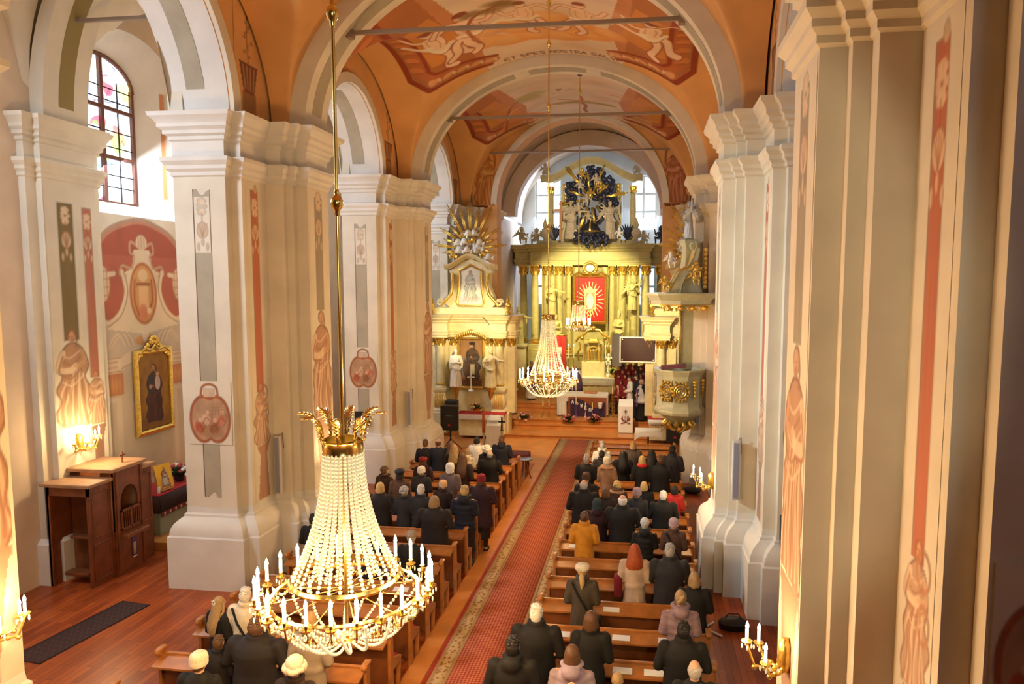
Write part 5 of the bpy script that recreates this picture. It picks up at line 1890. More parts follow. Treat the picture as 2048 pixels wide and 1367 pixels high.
    for k in range(15):
        a = -.15 + (pi + .3) * k / 14
        L_ = 1.25 + .35 * (k % 2) + (.55 if .9 < a < 2.2 else 0)
        for w_ in (-.035, 0, .035):
            b = a + w_
            rr.tube([(cx + .5 * cos(b), yb - .12, 8.05 + .5 * sin(b)), (cx + L_ * (1 - abs(w_) * 3) * cos(b), yb - .16, 8.05 + L_ * (1 - abs(w_) * 3) * sin(b))], [.03, .018], 4)
    q(rr, 'gilded_rays', GOLD, 20)
    for k, (dx, dz) in enumerate(((-.72, 7.75), (-.45, 7.95), (-.1, 7.98), (.25, 7.95), (.6, 7.82), (.82, 7.7), (-.5, 8.3), (-.2, 8.35), (.15, 8.4), (.42, 8.3), (-.05, 8.68), (.2, 8.7), (-.28, 8.62))):
        o = mesh_of('cherub_head', CHER, SILV if k % 4 else GOLD, t, loc=(dx, -.32 + g.uniform(-.08, .08), dz - .15), rotz=g.uniform(-.5, .5), sc_=1.3)
    for dx, dz, s_ in ((-.35, 8.1, .55), (.35, 8.1, .55), (0, 8.45, .5)):
        mesh_of('silver_cloud', CLOUDS[0], SILV, t, loc=(dx, -.12, dz - .15), sc_=s_)
    return t


side_altar(-1, 'left')
side_altar(1, 'right')
stat(ST_STAND, 'white statue of a robed friar left of the dark painting on the left side altar', -8.0, 29.1, 2.15, SILV, .95, .5)
stat(ST_REACH, 'cream statue holding out an arm right of the dark painting on the left side altar', -6.48, 29.1, 2.15, MARB, .95, -.2)
for x in (-8.0, -6.48):
    tag(MB().lathe([(.04, -.55), (.1, -.4), (.12, -.25), (.2, -.1), (.24, -.02), (0, -.01)], (x, 29.15, 2.17), 12).build('console', GOLD, None, ang=50), 'carved bracket under the %s statue of the left side altar' % ('white' if x < -7 else 'cream'), 'bracket')
stat(ST_STAND, 'dark statue between the columns of the right side altar', .62, 29.35, 2.1, STONE, .85, .3)

# side altar table on the left with its red cover
t = thing('side_altar_table', 'carved cream table with dark red cover before the left side altar', 'altar', (-6.9, 28.9, .15))
q = Sub(t)
q(MB().loft([[(-7.75 + a * k, 28.62 - b * k2, z) for a, b in ((0, 0), (1.85, 0), (1.85, -.55), (0, -.55))] for k, k2, z in ((1, 1, .15), (1, 1, .3), (1, 1, .95), (1, 1, 1.05))]), 'carved_front', MARB)
sw_ = MB()
for k in range(5):
    sw_.tube([(-7.7 + .36 * k, 28.6, .9), (-7.52 + .36 * k, 28.58, .78), (-7.34 + .36 * k, 28.6, .9)], .035, 6)
q(sw_, 'carved_swags', MARB, 50)
q(MB().bbox(-7.85, -5.8, 28.5, 29.25, 1.05, 1.1, .01), 'red_cover', RED)
P = Paint(2.05, .22, .015, (.85, .80, .72))
for k in range(21):
    P.ell(.05 + k * .1, .02, .05, .05, (.55, .42, .3), .6, ring=.008)
    P.ell(.05 + k * .1, .13, .02, .03, (.6, .48, .36), .5)
o = P.grid(lambda u, v: (-7.85 + u, 28.49, .86 + v), 'lace_front', PAINT, t)
fix(o, t)
bouquet(-7.05, 28.85, 1.1, .32, 'green potted plants on the red cover of the left side altar table', ((.5, .12, .05), (.6, .5, .2)), 21, nflow=10, h=.3, vase=GOLD)
o = MB().bbox(-7.42, -7.37, 29.3, 29.34, 2.12, 2.75, .005).bbox(-7.56, -7.23, 29.3, 29.34, 2.52, 2.57, .005)
o.lathe([(.14, 1.95), (.1, 2.02), (.03, 2.05), (.03, 2.13)], (-7.395, 29.32, 0), 10)
tag(o.build('standing_cross', SILV, None, ang=40), 'small white cross before the dark painting of the left side altar', 'cross')
o = MB().bbox(-8.35, -7.85, 28.6, 29.0, 1.12, 1.62, .02)
tag(o.build('monitor_speaker', BLACK), 'black box speaker at the left end of the red altar cover', 'speaker')
# side altar table on the right
t = thing('side_altar_table', 'small cream table with red and white cloth under the pulpit', 'altar', (.75, 29.2, .15))
q = Sub(t)
q(MB().bbox(.25, 1.35, 28.8, 29.4, .15, 1.0, .03), 'carved_front', MARB)
sw_ = MB()
for k in range(3):
    rr = [(.45 + .34 * k + .13 * (1 - j / 14) * cos(j * .7), 28.78, .72 + .13 * (1 - j / 14) * sin(j * .7)) for j in range(12)]
    sw_.tube(rr, .03, 5)
q(sw_, 'carved_volutes', MARB, 50)
q(MB().bbox(.2, 1.4, 28.72, 29.45, 1.0, 1.04, .01), 'red_cover', RED)
q(MB().box(.2, 1.4, 28.7, 28.72, .82, 1.02), 'lace_front', WHITE)

# ================================================================== PULPIT
pc = (1.42, 28.4)
t = thing('pulpit', 'grey-green pulpit with gilded rosette and scrolled canopy on the third right pier', 'pulpit', (pc[0], pc[1], 1.0))
q = Sub(t)
prof = [(.35, .98), (.5, 1.12), (.72, 1.28), (.98, 1.42), (1.02, 1.52), (1.0, 1.62), (.93, 1.7), (.90, 1.8), (.90, 2.9), (.93, 2.98), (1.0, 3.08), (1.04, 3.16), (1.04, 3.2), (.86, 3.2), (.84, 3.1), (.84, 1.9), (0, 1.85)]
q(MB().lathe(prof, (pc[0], pc[1], 0), 10, rot=pi / 10), 'pulpit_body', GREYG, 25)
for k, a in enumerate((-1.88, -1.25, -.6, -2.5)):
    n_ = Vector((cos(a), sin(a), 0))
    tv = Vector((-sin(a), cos(a), 0))
    c0 = Vector((pc[0], pc[1], 0)) + n_ * .875
    if k == 0 or k == 3:
        fr = MB()
        for u0, u1, z0, z1 in ((-.23, -.2, 1.95, 2.8), (.2, .23, 1.95, 2.8)):
            p = [c0 + tv * u0, c0 + tv * u1, c0 + tv * u1 + n_ * .04, c0 + tv * u0 + n_ * .04]
            fr.loft([[(v.x, v.y, z0) for v in p], [(v.x, v.y, z1) for v in p]])
        q(fr, 'gilded_moulding', GOLD)
        ro = MB()
        pts = []
        for j in range(34):
            r_ = .03 + .008 * j
            pts.append(c0 + n_ * .07 + tv * (r_ * cos(j * .55)) + Vector((0, 0, 2.37 + r_ * 1.1 * sin(j * .55))))
        ro.tube(pts, .028, 5)
        for j in range(14):
            b = 2 * pi * j / 14
            p = c0 + n_ * .05 + tv * (.31 * cos(b)) + Vector((0, 0, 2.37 + .36 * sin(b)))
            ro.ball(tuple(p), (.06, .05, .075), 7, 5)
        q(ro, 'gilded_rosette', GOLD, 50)
    else:
        dr = MB()
        for j in range(5):
            p = c0 + n_ * .05 + Vector((0, 0, 2.75 - j * .14))
            dr.ball(tuple(p), (.1 - .015 * j, .07, .08), 8, 6)
        q(dr, 'gilded_drop', GOLD, 50)
fo = MB()
for j in range(12):
    b = 2 * pi * j / 12
    fo.tube([(pc[0] + .5 * cos(b), pc[1] + .5 * sin(b), 1.1), (pc[0] + .62 * cos(b), pc[1] + .62 * sin(b), .98), (pc[0] + .5 * cos(b), pc[1] + .5 * sin(b), .85), (pc[0] + .25 * cos(b), pc[1] + .25 * sin(b), .7)], [.07, .09, .08, .03], 6)
fo.ball((pc[0] + .05, pc[1], .72), .16, 10, 8)
q(fo, 'gilded_foot', GOLD, 50)
q(MB().bbox(pc[0] + .15, pc[0] + .98, pc[1] + .45, pc[1] + .65, 3.1, 6.0, .02), 'back_board', GREYG)
q(MB().box(pc[0] + .12, pc[0] + .18, pc[1] + .38, pc[1] + .46, 3.2, 6.0), 'back_board_moulding', GOLD)
cn = MB()
cn.loft([[(x, y, z) for x, y in offset([(pc[0] - 1.0, pc[1] + .75), (pc[0] - 1.0, pc[1] - .45), (pc[0] - .3, pc[1] - .75), (pc[0] + .95, pc[1] - .75), (pc[0] + .95, pc[1] + .75)], o_)] for o_, z in ((0, 5.75), (.0, 5.92), (.04, 5.96), (.1, 6.05), (.16, 6.12), (.18, 6.2), (0, 6.22))])
q(cn, 'canopy', GREYG, 20)
q(MB().loft([[(x, y, z) for x, y in offset([(pc[0] - 1.0, pc[1] + .75), (pc[0] - 1.0, pc[1] - .45), (pc[0] - .3, pc[1] - .75), (pc[0] + .95, pc[1] - .75), (pc[0] + .95, pc[1] + .75)], o_)] for o_, z in ((-.1, 5.7), (.02, 5.7), (.03, 5.76), (-.1, 5.77))]), 'canopy_edge', GOLD, 20)
for k in range(4):
    mesh_of('lambrequin', CHER, GOLD, t, loc=(-.75 + .5 * k, -.6, 4.62), sc_=1.1)
# big grey-green scrolls rising to the pedestal of the angel
def scroll(x0, x1, y, w_):
    p = []
    for k in range(20):
        u = k / 19
        p.append((x0 + (x1 - x0) * (u ** .8), 6.25 + 1.75 * u + .22 * sin(u * pi * 2)))
    rings = []
    for k, (x, z) in enumerate(p):
        th = .34 * (1 - .5 * k / 19)
        rings.append([(x, y - w_, z), (x, y + w_, z), (x + th, y + w_, z - th * .5), (x + th, y - w_, z - th * .5)])
    return MB().loft(rings)
q(scroll(pc[0] - .75, pc[0] + .35, pc[1] - .45, .14), 'canopy_scroll', GREYG, 30)
q(scroll(pc[0] - .55, pc[0] + .45, pc[1] + .25, .12), 'canopy_scroll', GREYG, 30)
for (x, z, r_, d) in ((pc[0] - .55, 6.42, .24, 1), (pc[0] + .25, 8.05, .16, -1)):
    rr = [(x + d * r_ * (1 - k / 22) * cos(k * .6 + 2), pc[1] - .5, z + r_ * (1 - k / 22) * sin(k * .6 + 2)) for k in range(20)]
    q(MB().tube(rr, .055, 8), 'volute', GREYG, 50)
ridge = MB()
for yq in (-.6, -.31):
    ridge.tube([(pc[0] - .75 + 1.1 * (k / 19) ** .8, pc[1] + yq, 6.27 + 1.75 * k / 19 + .22 * sin(k / 19 * pi * 2)) for k in range(20)], .03, 5)
q(ridge, 'scroll_edge', GOLD, 50)
q(MB().loft([[(pc[0] + .3 + a * k, pc[1] + b * k, z) for a, b in ((-.3, -.3), (.3, -.3), (.3, .3), (-.3, .3))] for k, z in ((1.4, 6.2), (1.25, 6.5), (.85, 7.2), (.7, 8.0), (.85, 8.1), (.95, 8.18), (.95, 8.3), (.6, 8.32))]), 'canopy_pier', GREYG, 30)
for dx, dz, m_ in ((.25, 6.6, GOLD), (.3, 6.9, GOLD), (-.95, 6.35, GOLD), (-.75, 7.25, SILV)):
    mesh_of('putto', PUTTI[0], m_, t, loc=(dx, -.75, dz - 1.0), sc_=.95)
hang = MB()
for k in range(9):
    hang.ball((pc[0] + .78, pc[1] - .5, 7.9 - k * .18), (.09, .08, .1), 8, 6)
q(hang, 'fruit_garland', GOLD, 50)
tag(mesh_of('trumpeting_angel', ST_LIFT, mat('silvered_blue_grey', (.40, .42, .42), .4, .3), None, loc=(pc[0] + .25, pc[1] - .05, 8.32), rotz=-1.2, sc_=.86), 'silvery angel blowing a trumpet on top of the pulpit canopy', 'statue')
tr_ = MB().tube([(pc[0] + .3, pc[1] - .2, 9.55), (pc[0] - .1, pc[1] - .35, 9.45), (pc[0] - .4, pc[1] - .4, 9.2)], [.015, .02, .035], 8)
tr_.lathe([(.035, 0), (.1, -.1), (.12, -.12)], (pc[0] - .42, pc[1] - .4, 9.2), 10)
tag(tr_.build('trumpet', BRASS, None, ang=50), 'long trumpet held by the pulpit angel', 'trumpet')
bk = MB().loft([[(pc[0] - .75 + a, pc[1] - .75 + b, z + a * .1) for a, b in ((0, 0), (.95, 0), (.95, .5), (0, .5))] for z in (3.22, 3.34)])
tag(bk.build('pulpit_cushion', mat('purple_brown_cloth', (.12, .03, .04), .8)), 'dark purple cloth lying on the pulpit rim', 'cloth')

# the pulpit is smaller than drawn above and hangs on the third right pier
KP = .807
for o in [t_ for t_ in bpy.data.objects if t_.parent is None and t_.name.split('.')[0] in ('pulpit', 'trumpeting_angel', 'trumpet', 'pulpit_cushion')]:
    o.location = Vector((0, 0, 6.5)) * (1 - KP) + Vector(o.location) * KP
    o.scale = Vector(o.scale) * KP
    if o.name == 'pulpit':
        o.rotation_euler.z = .32
# ================================================================== FRONT FURNITURE
def speaker(x, y, z0, w_, h, label, stand=True):
    t = thing('speaker', label, 'speaker', (x, y, z0))
    b = MB().loft([[(a * w_, b_ * .36, z) for a, b_ in ((-.5, -.5), (.5, -.5), (.42, .5), (-.42, .5))] for z in (.0, h)])
    b.build('cabinet', BLACK, t)
    MB().bbox(-w_ * .44, w_ * .44, -.2, -.18, .05, h - .05, .005).build('grille', mat('speaker_grille', (.02, .018, .02), .8), t)
    MB().ball((0, -.2, h * .22), (.06, .01, .04), 10, 6).build('red_badge', mat('red_badge', (.6, .02, .05), .5), t)
    MB().box(-.12, .12, -.205, -.2, h * .6, h * .61).build('name_line', mat('grey_line', (.4, .4, .4), .5), t)
    if stand:
        p = MB().tube([(0, 0, -z0 + .02), (0, 0, .02)], .03, 8)
        for k in range(3):
            a = k * 2.09 + .3
            p.tube([(0, 0, -z0 + .45), (.45 * cos(a), .45 * sin(a), -z0 + .02)], .018, 6)
        p.build('tripod', BLACK, t)
    return t


speaker(-7.55, 26.6, .82, .7, .95, 'black loudspeaker on a stand before the left side altar')
speaker(1.22, 27.3, .42, .68, 1.05, 'black loudspeaker on a stand under the pulpit')


def lectern(x, y, z, w_, h, label, m=WHITE, rz=0):
    t = thing('lectern', label, 'lectern', (x, y, z), rz)
    MB().bbox(-w_ / 2 + .04, w_ / 2 - .04, -.16, .2, 0, h - .12, .02).build('stand', WOOD, t)
    MB().loft([[(-w_ / 2, -.2, h - .14), (w_ / 2, -.2, h - .14), (w_ / 2, .28, h + .1), (-w_ / 2, .28, h + .1)], [(-w_ / 2, -.2, h - .11), (w_ / 2, -.2, h - .11), (w_ / 2, .28, h + .13), (-w_ / 2, .28, h + .13)]]).build('reading_board', m, t)
    c = MB()
    cc = [(-w_ / 2 + w_ * k / 10, -.215 + .008 * sin(k * 2)) for k in range(11)]
    c.loft([[(a, b, .02) for a, b in cc], [(a, b, h - .12) for a, b in cc]], False, False)
    c.build('cloth_front', m, t, ang=60)
    return t


lc = lectern(-.76, 30.2, .15, .62, 1.28, 'white-draped lectern with a crown and cross emblem in front of the bald priest')
em = MB()
em.box(-.02, .02, -.235, -.225, .82, 1.05)
em.box(-.08, .08, -.235, -.225, .93, .97)
for k in range(7):
    a = pi * (1.08 + k * .14)
    em.ball((.17 * cos(a), -.23, .68 + .14 * sin(a)), (.035, .01, .04), 8, 5)
for k in range(5):
    em.tube([(-.13 + .065 * k, -.23, .6), (-.13 + .065 * k, -.23, .76)], .014, 5)
em.tube([(-.2, -.23, .42), (0, -.23, .5), (.2, -.23, .42)], .018, 5)
em.build('embroidered_emblem', mat('dark_red_thread', (.25, .05, .05), .8), lc, ang=50)
lectern(-5.86, 26.9, 0, .58, 1.1, 'tall white-draped lectern behind the front left pew', rz=.05)
o = thing('open_book', 'open white book on the left lectern', 'book', (-5.86, 26.9, 1.12))
for q_ in (-1, 1):
    MB().loft([[(0, -.12, .05), (q_ * .2, -.12, .07), (q_ * .2, .2, .22), (0, .2, .2)], [(0, -.12, .07), (q_ * .2, -.12, .085), (q_ * .2, .2, .235), (0, .2, .22)]]).build('page_block', PAPER, o)
ps = thing('paschal_candle', 'tall orange-red candle on a carved white stand left of the white lectern', 'candle', (-6.35, 27.2, 0))
MB().lathe([(.14, 0), (.12, .04), (.05, .1), (.06, .3), (.03, .4), (.07, .52), (.06, .6)], (0, 0, 0), 12).build('carved_stand', SILV, ps, ang=50)
MB().lathe([(.065, .6), (.065, 1.62), (.0, 1.63)], (0, 0, 0), 14).build('candle', mat('orange_red_wax', (.55, .12, .03), .5), ps, ang=50)
MB().lathe([(.067, 1.55), (.067, 1.62)], (0, 0, 0), 14).build('gold_band', GOLD, ps, ang=50)
t = thing('kneeler', 'dark carved kneeler with red pad at the front of the left pews', 'kneeler', (-4.3, 23.3, 0))
MB().bbox(-.7, .45, -.25, .3, .55, .8, .03).build('padded_top', mat('wine_red_pad', (.10, .012, .015), .7), t)
for x in (-.62, .37):
    for y in (-.2, .24):
        MB().lathe([(.03, 0), (.045, .1), (.025, .2), (.045, .35), (.03, .56)], (x, y, 0), 8).build('leg', WOODD, t, ang=50)
t = thing('small_round_table', 'small dark table with carved legs beside the aisle at the front left', 'table', (-3.95, 22.9, 0))
MB().lathe([(.26, .66), (.28, .68), (.28, .7), (.2, .71), (0, .71)], (0, 0, 0), 20).build('tabletop', mat('steel_blue_tray', (.28, .27, .32), .35, .5), t, ang=40)
for k in range(3):
    a = k * 2.09
    MB().tube([(.05 * cos(a), .05 * sin(a), .66), (.1 * cos(a), .1 * sin(a), .35), (.24 * cos(a), .24 * sin(a), 0)], [.025, .03, .02], 6).build('leg', WOODD, t, ang=50)
o = MB().box(-.03, .03, -.02, .02, .0, .5).box(-.13, .13, -.02, .02, .3, .36)
o.lathe([(.08, 0), (.03, .03)], (0, 0, 0), 8)
o = o.build('processional_cross', BLACK)
o.location = (-5.28, 25.6, 1.05)
tag(o, 'small dark cross standing before the white lectern on the left', 'cross')
tag(MB().tube([(-5.28, 25.6, 0), (-5.28, 25.6, 1.06)], .02, 8).build('cross_pole', BLACK), 'thin pole carrying the dark cross', 'pole')
t = thing('small_table', 'small square table under a white cloth on one black leg, front right', 'table', (.2, 27.6, 0))
MB().tube([(0, 0, .02), (0, 0, .78)], .035, 10).build('pole', BLACK, t, ang=50)
f_ = MB()
for k in range(4):
    a = k * pi / 2 + .4
    f_.bbox(-.03, .4, -.03, .03, 0, .04, .005) if False else f_.tube([(0, 0, .04), (.36 * cos(a), .36 * sin(a), .02)], .028, 6)
f_.build('foot', BLACK, t, ang=50)
w2 = .52
n = 40
per = []
for k in range(n):
    u = k / n * 4
    i_, f = int(u), u % 1
    c4 = [(-w2, -.42), (w2, -.42), (w2, .42), (-w2, .42)]
    a, b = c4[i_], c4[(i_ + 1) % 4]
    per.append((a[0] + (b[0] - a[0]) * f, a[1] + (b[1] - a[1]) * f, abs(f - .5) * 2))
cl = MB().loft([[(x * 1.04 + .0, y * 1.04, .8 - .16 - .16 * cr_ ** 4) for x, y, cr_ in per], [(x, y, .8) for x, y, cr_ in per], [(x * .98, y * .98, .815) for x, y, cr_ in per]], True)
o = cl.build('tablecloth', WHITE, None, ang=60)
o.location = (.2, 27.6, 0)
tag(o, 'white cloth with hanging corners on the small square table', 'tablecloth')
t = thing('screen', 'dark flat screen in a pale frame hanging beside the right side altar', 'screen', (-.42, 29.6, 3.0))
Q = Sub(t)
Q(MB().bbox(-.98, .44, 29.58, 29.64, 3.32, 4.3, .01), 'screen_panel', mat('dark_maroon_screen', (.045, .012, .012), .5))
Q(frame_rect(MB(), -.98, .44, 3.32, 4.3, 29.57, .06, .03), 'screen_frame', SILV)
for x, z in ((-.92, 3.38), (.38, 3.38), (-.92, 4.24), (.38, 4.24)):
    Q(MB().ball((x, 29.54, z), .03, 8, 6), 'corner_cap', SILV)
Q(MB().tube([(.2, 29.64, 3.8), (.42, 29.95, 3.8)], .03, 6), 'wall_arm', BLACK)
o = MB().box(-1.55, -1.1, 33.9, 33.95, 2.6, 4.15).build('roll_up_banner', mat('pale_blue_banner', (.55, .62, .72), .7))
tag(o, 'pale blue and white poster hanging left of the dark screen', 'poster')

# column loudspeakers on the piers
for k, (x, y, z0, z1, w_, lab) in enumerate(((-8.2, 14.72, 1.75, 3.1, .1, 'on the left pier behind the large chandelier'), (-7.95, 22.95, 1.7, 2.9, .1, 'on the second left pier'),
                                         (1.92, 14.72, 2.05, 3.3, .1, 'on the right pier behind the pews'), (1.75, 23.1, 2.0, 3.2, .1, 'on the right pier near the pulpit'), (2.0, 6.6, .9, 2.15, .1, 'on the nearest right pier'))):
    t = thing('column_speaker', 'slim grey column speaker %s' % lab, 'speaker', (x, y, z0), group='column speakers on the piers')
    MB().bbox(-.075, .075, -.06, .06, 0, z1 - z0, .015).build('housing', mat('beige_housing', (.62, .56, .5), .6), t)
    MB().bbox(-.05, .05, -.07, -.058, .04, z1 - z0 - .04, .004).build('grille', mat('blue_grey_grille', (.26, .27, .36), .7), t)
    MB().tube([(.04, .02, z1 - z0), (.1, .03, z1 - z0 + .06), (.11, .06, z1 - z0 - .3)], .01, 6).build('cable', mat('brown_cable', (.2, .12, .08), .6), t)


# ================================================================== SCONCES
def sconce(x, y, z, s, label, n=3, power=22, rz=0):
    """gilded wall arm; s = direction out from the wall along x (or rotated)"""
    t = thing('wall_sconce', label, 'wall lamp', (x, y, z), rz, 'gilded candle sconces on the piers')
    b = MB()
    b.lathe([(.05, -.16), (.09, -.05), (.07, .05), (.08, .14), (.03, .2)], (.02, 0, 0), 10)
    b.build('backplate', GOLD, t, ang=50)
    for k in range(n):
        a = (k - (n - 1) / 2) * .7
        r_ = .42 if k == n // 2 else .34
        dx, dy = r_ * cos(a), r_ * sin(a)
        zz = .05 + .12 * (1 if k == n // 2 else 0)
        arm = MB().tube([(.02, 0, -.05), (dx * .35, dy * .35, -.16), (dx * .8, dy * .8, -.12), (dx, dy, zz - .05)], [.02, .018, .016, .014], 6)
        for j in range(3):
            arm.ball((dx * (.3 + .25 * j), dy * (.3 + .25 * j), -.14), .03, 6, 5)
        arm.lathe([(.012, 0), (.055, .015), (.06, .03), (.02, .04)], (dx, dy, zz - .05), 8)
        ao = arm.build('arm', GOLD, t, ang=50)
        MB().lathe([(.016, 0), (.016, .12), (0, .121)], (dx, dy, zz - .01), 8).build('candle', CANDLE, ao, ang=50)
        MB().lathe([(.008, 0), (.02, .025), (.014, .055), (0, .09)], (dx, dy, zz + .11), 8).build('bulb', BULB, ao, ang=50)
        pr = MB()
        for j in range(4):
            pr.ball((dx + .05 * cos(j * 1.57), dy + .05 * sin(j * 1.57), zz - .08), (.012, .012, .03), 6, 4)
        pr.build('crystal_drop', CRYS, ao, ang=50)
    l_ = light('sconce_light', 'POINT', (x + cos(rz) * .5, y + sin(rz) * .5, z + .2), power, (1, .72, .36), .12)
    return t


sconce(-7.57, 6.95, 2.5, 1, 'gilded candle sconce on the nearest left pier', 4, 40)
sconce(1.55, 7.4, 2.58, -1, 'gilded candle sconce on the nearest right pier', 3, 34, pi)
sconce(1.55, 15.7, 2.15, -1, 'gilded sconce on the second right pier beside the pews', 3, 26, pi)
sconce(-12.58, 14.05, 2.95, 1, 'gilded sconce glowing on the aisle wall above the confessional', 4, 60)
sconce(-12.58, 22.2, 3.7, 1, 'gilded sconce on the far aisle wall beyond the second arch', 2, 40)
sconce(-7.57, 15.75, 2.4, 1, 'gilded sconce on the pier behind the large chandelier', 3, 26)
# ================================================================== LEFT AISLE
CX0, CX1, CY0, CY1 = -12.72, -11.55, 13.15, 15.1
t = thing('confessional', 'reddish-brown wooden confessional with an arched opening against the aisle wall', 'confessional', (-12.1, 14.1, 0))
q = Sub(t)
ym0, ym1 = 13.78, 14.68
# left penitent wing, open towards the camera
q(MB().bbox(CX0 + .1, CX1 - .08, CY0, CY0 + .05, 2.0, 2.2, .005), 'wing_lintel', CONFW)
q(MB().bbox(CX0 + .1, CX0 + .15, CY0, ym0, 0, 2.2, .005), 'wing_back', CONFW)
q(MB().bbox(CX0 + .1, CX0 + .18, CY0, CY0 + .07, 0, 2.2, .005), 'corner_post', CONFW)
q(MB().bbox(CX1 - .14, CX1 - .08, CY0, ym0, 0, 2.2, .005), 'wing_side', CONFW)
q(frame_rect(MB(), 0, .42, 0, .95, 0, .04, .02).xf(Matrix(((0, -1, 0, CX1 - .08), (1, 0, 0, CY0 + .12), (0, 0, 1, 1.08), (0, 0, 0, 1)))), 'panel_moulding', CONFW)
q(frame_rect(MB(), 0, .42, 0, .75, 0, .04, .02).xf(Matrix(((0, -1, 0, CX1 - .08), (1, 0, 0, CY0 + .12), (0, 0, 1, .15), (0, 0, 0, 1)))), 'panel_moulding', CONFW)
q(MB().bbox(CX0 + .2, CX1 - .2, ym0 - .1, ym0 - .04, .0, 2.1, .005), 'partition', WOODD)
q(MB().bbox(CX0 + .3, CX1 - .3, CY0 + .15, CY0 + .4, .2, .26, .01), 'kneeling_board', WOODD)
q(MB().bbox(CX0 + .3, CX1 - .3, ym0 - .3, ym0 - .1, .95, 1.0, .01), 'arm_rest', WOODD)
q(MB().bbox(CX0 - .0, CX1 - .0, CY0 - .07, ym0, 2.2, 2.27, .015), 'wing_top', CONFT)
# right wing
q(MB().bbox(CX0 + .1, CX1 - .1, ym1, CY1, 0, 2.22, .005), 'right_wing', CONFW)
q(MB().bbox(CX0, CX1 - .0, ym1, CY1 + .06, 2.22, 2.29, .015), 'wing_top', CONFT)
q(frame_rect(MB(), 0, .26, 0, 1.1, 0, .035, .02).xf(Matrix(((0, -1, 0, CX1 - .1), (1, 0, 0, ym1 + .08), (0, 0, 1, .95), (0, 0, 0, 1)))), 'panel_moulding', CONFW)
# middle: front wall with arched opening
xf_ = CX1
yc_ = (ym0 + ym1) / 2
n = 16
arc = [(yc_ + .27 * cos(pi * i / n), 1.62 + .36 * sin(pi * i / n)) for i in range(n + 1)]
pts = [(yc_ + .27, 1.02)] + arc + [(yc_ - .27, 1.02)]
top = [(ym1, 1.02)] + [(ym1, 2.38)] + [(ym1 - (ym1 - ym0) * i / (n - 2), 2.38) for i in range(n - 1)] + [(ym0, 2.38), (ym0, 1.02)]
mb = MB()
for x in (xf_, xf_ - .05):
    mb.loft([[(x, a, b) for a, b in pts], [(x, a, b) for a, b in top[:len(pts)]]], False, False)
mb.loft([[(xf_, a, b) for a, b in pts], [(xf_ - .05, a, b) for a, b in pts]], False, False)
mb.box(xf_ - .05, xf_, ym0, ym1, 0, 1.02)
q(mb, 'front_wall', CONFW)
q(MB().box(CX0 + .1, xf_ - .05, ym0, ym0 + .04, 0, 2.38).box(CX0 + .1, xf_ - .05, ym1 - .04, ym1, 0, 2.38).box(CX0 + .1, CX0 + .14, ym0, ym1, 0, 2.38), 'booth_walls', WOODD)
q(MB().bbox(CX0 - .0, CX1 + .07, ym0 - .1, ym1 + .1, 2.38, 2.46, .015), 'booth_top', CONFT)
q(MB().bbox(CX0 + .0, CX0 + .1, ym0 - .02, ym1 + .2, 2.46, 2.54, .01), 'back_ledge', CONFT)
dr = MB()
for z in (1.0, 1.42):
    dr.bbox(xf_ + .0, xf_ + .04, yc_ - .3, yc_ + .3, z, z + .05, .005)
for yy in (yc_ - .3, yc_ - .02, yc_ + .26):
    dr.bbox(xf_, xf_ + .04, yy, yy + .04, 1.0, 1.47, .005)
q(dr, 'half_door', CONFW)
for k in range(9):
    yy = yc_ - .25 + .06 * k
    q(MB().lathe([(.012, 0), (.016, .1), (.01, .19), (.016, .28), (.012, .38)], (xf_ + .02, yy, 1.05), 6), 'baluster', CONFW, 50)
q(MB().bbox(xf_, xf_ + .22, yc_ - .36, yc_ + .34, .86, .94, .01), 'arm_shelf', WOODD)
q(MB().box(xf_ + .005, xf_ + .02, yc_ + .0, yc_ + .14, .28, .86), 'stole_band', mat('purple_stole', (.12, .06, .16), .8))
q(MB().box(xf_ + .02, xf_ + .025, yc_ + .03, yc_ + .11, .33, .62), 'stole_embroidery', mat('gold_thread', (.5, .35, .25), .7))
q(MB().box(xf_ + .02, xf_ + .024, yc_ + .0, yc_ + .14, .27, .3), 'stole_fringe', SILV)
for yy in (ym0 + .04, ym1 - .1):
    q(MB().bbox(xf_, xf_ + .03, yy, yy + .06, .05, 2.36, .005), 'pilaster_strip', CONFW)
o = MB().bbox(-.018, .018, -.012, .012, 0, .26, .003).bbox(-.012, .012, -.08, .08, .15, .185, .003).build('crucifix', WOODD)
o.location = (-11.75, 14.32, 2.46)
tag(o, 'small dark cross standing on top of the confessional', 'cross')

# gilded painting of a saint carrying a child
t = thing('framed_painting', 'tall painting of a robed man holding a child in an ornate gilded frame', 'painting', (-12.86, 16.9, 3.6))
q = Sub(t)
P = Paint(1.15, 1.95, .012, (.42, .24, .06))
P.rect(0, 1.15, 0, .3, (.28, .15, .05), .7, soft=.15)
draped(P, .58, .14, 1.55, robe=(.11, .04, .04), dark=(.05, .02, .02), lite=(.2, .08, .07), seed=3, skin=(.66, .40, .25))
P.poly([(.36, 1.4), (.34, .9), (.5, 1.0), (.56, 1.45)], (.08, .09, .11), .95)
P.ell(.72, 1.18, .1, .2, (.72, .60, .55), .95)
P.ell(.72, 1.42, .06, .075, (.74, .5, .34), 1)
P.ell(.7, 1.48, .06, .04, (.35, .2, .1), 1)
P.ell(.44, 1.1, .05, .06, (.66, .4, .25), .9)
P.curve([(.2, 1.3), (.25, 1.5), (.24, 1.6)], .03, (.3, .2, .12), .8)
P.mottle(.14, 9)
o = P.grid(lambda u, v: (-12.83, 16.32 + u, 2.72 + v), 'canvas', PAINT, t)
fix(o, t)
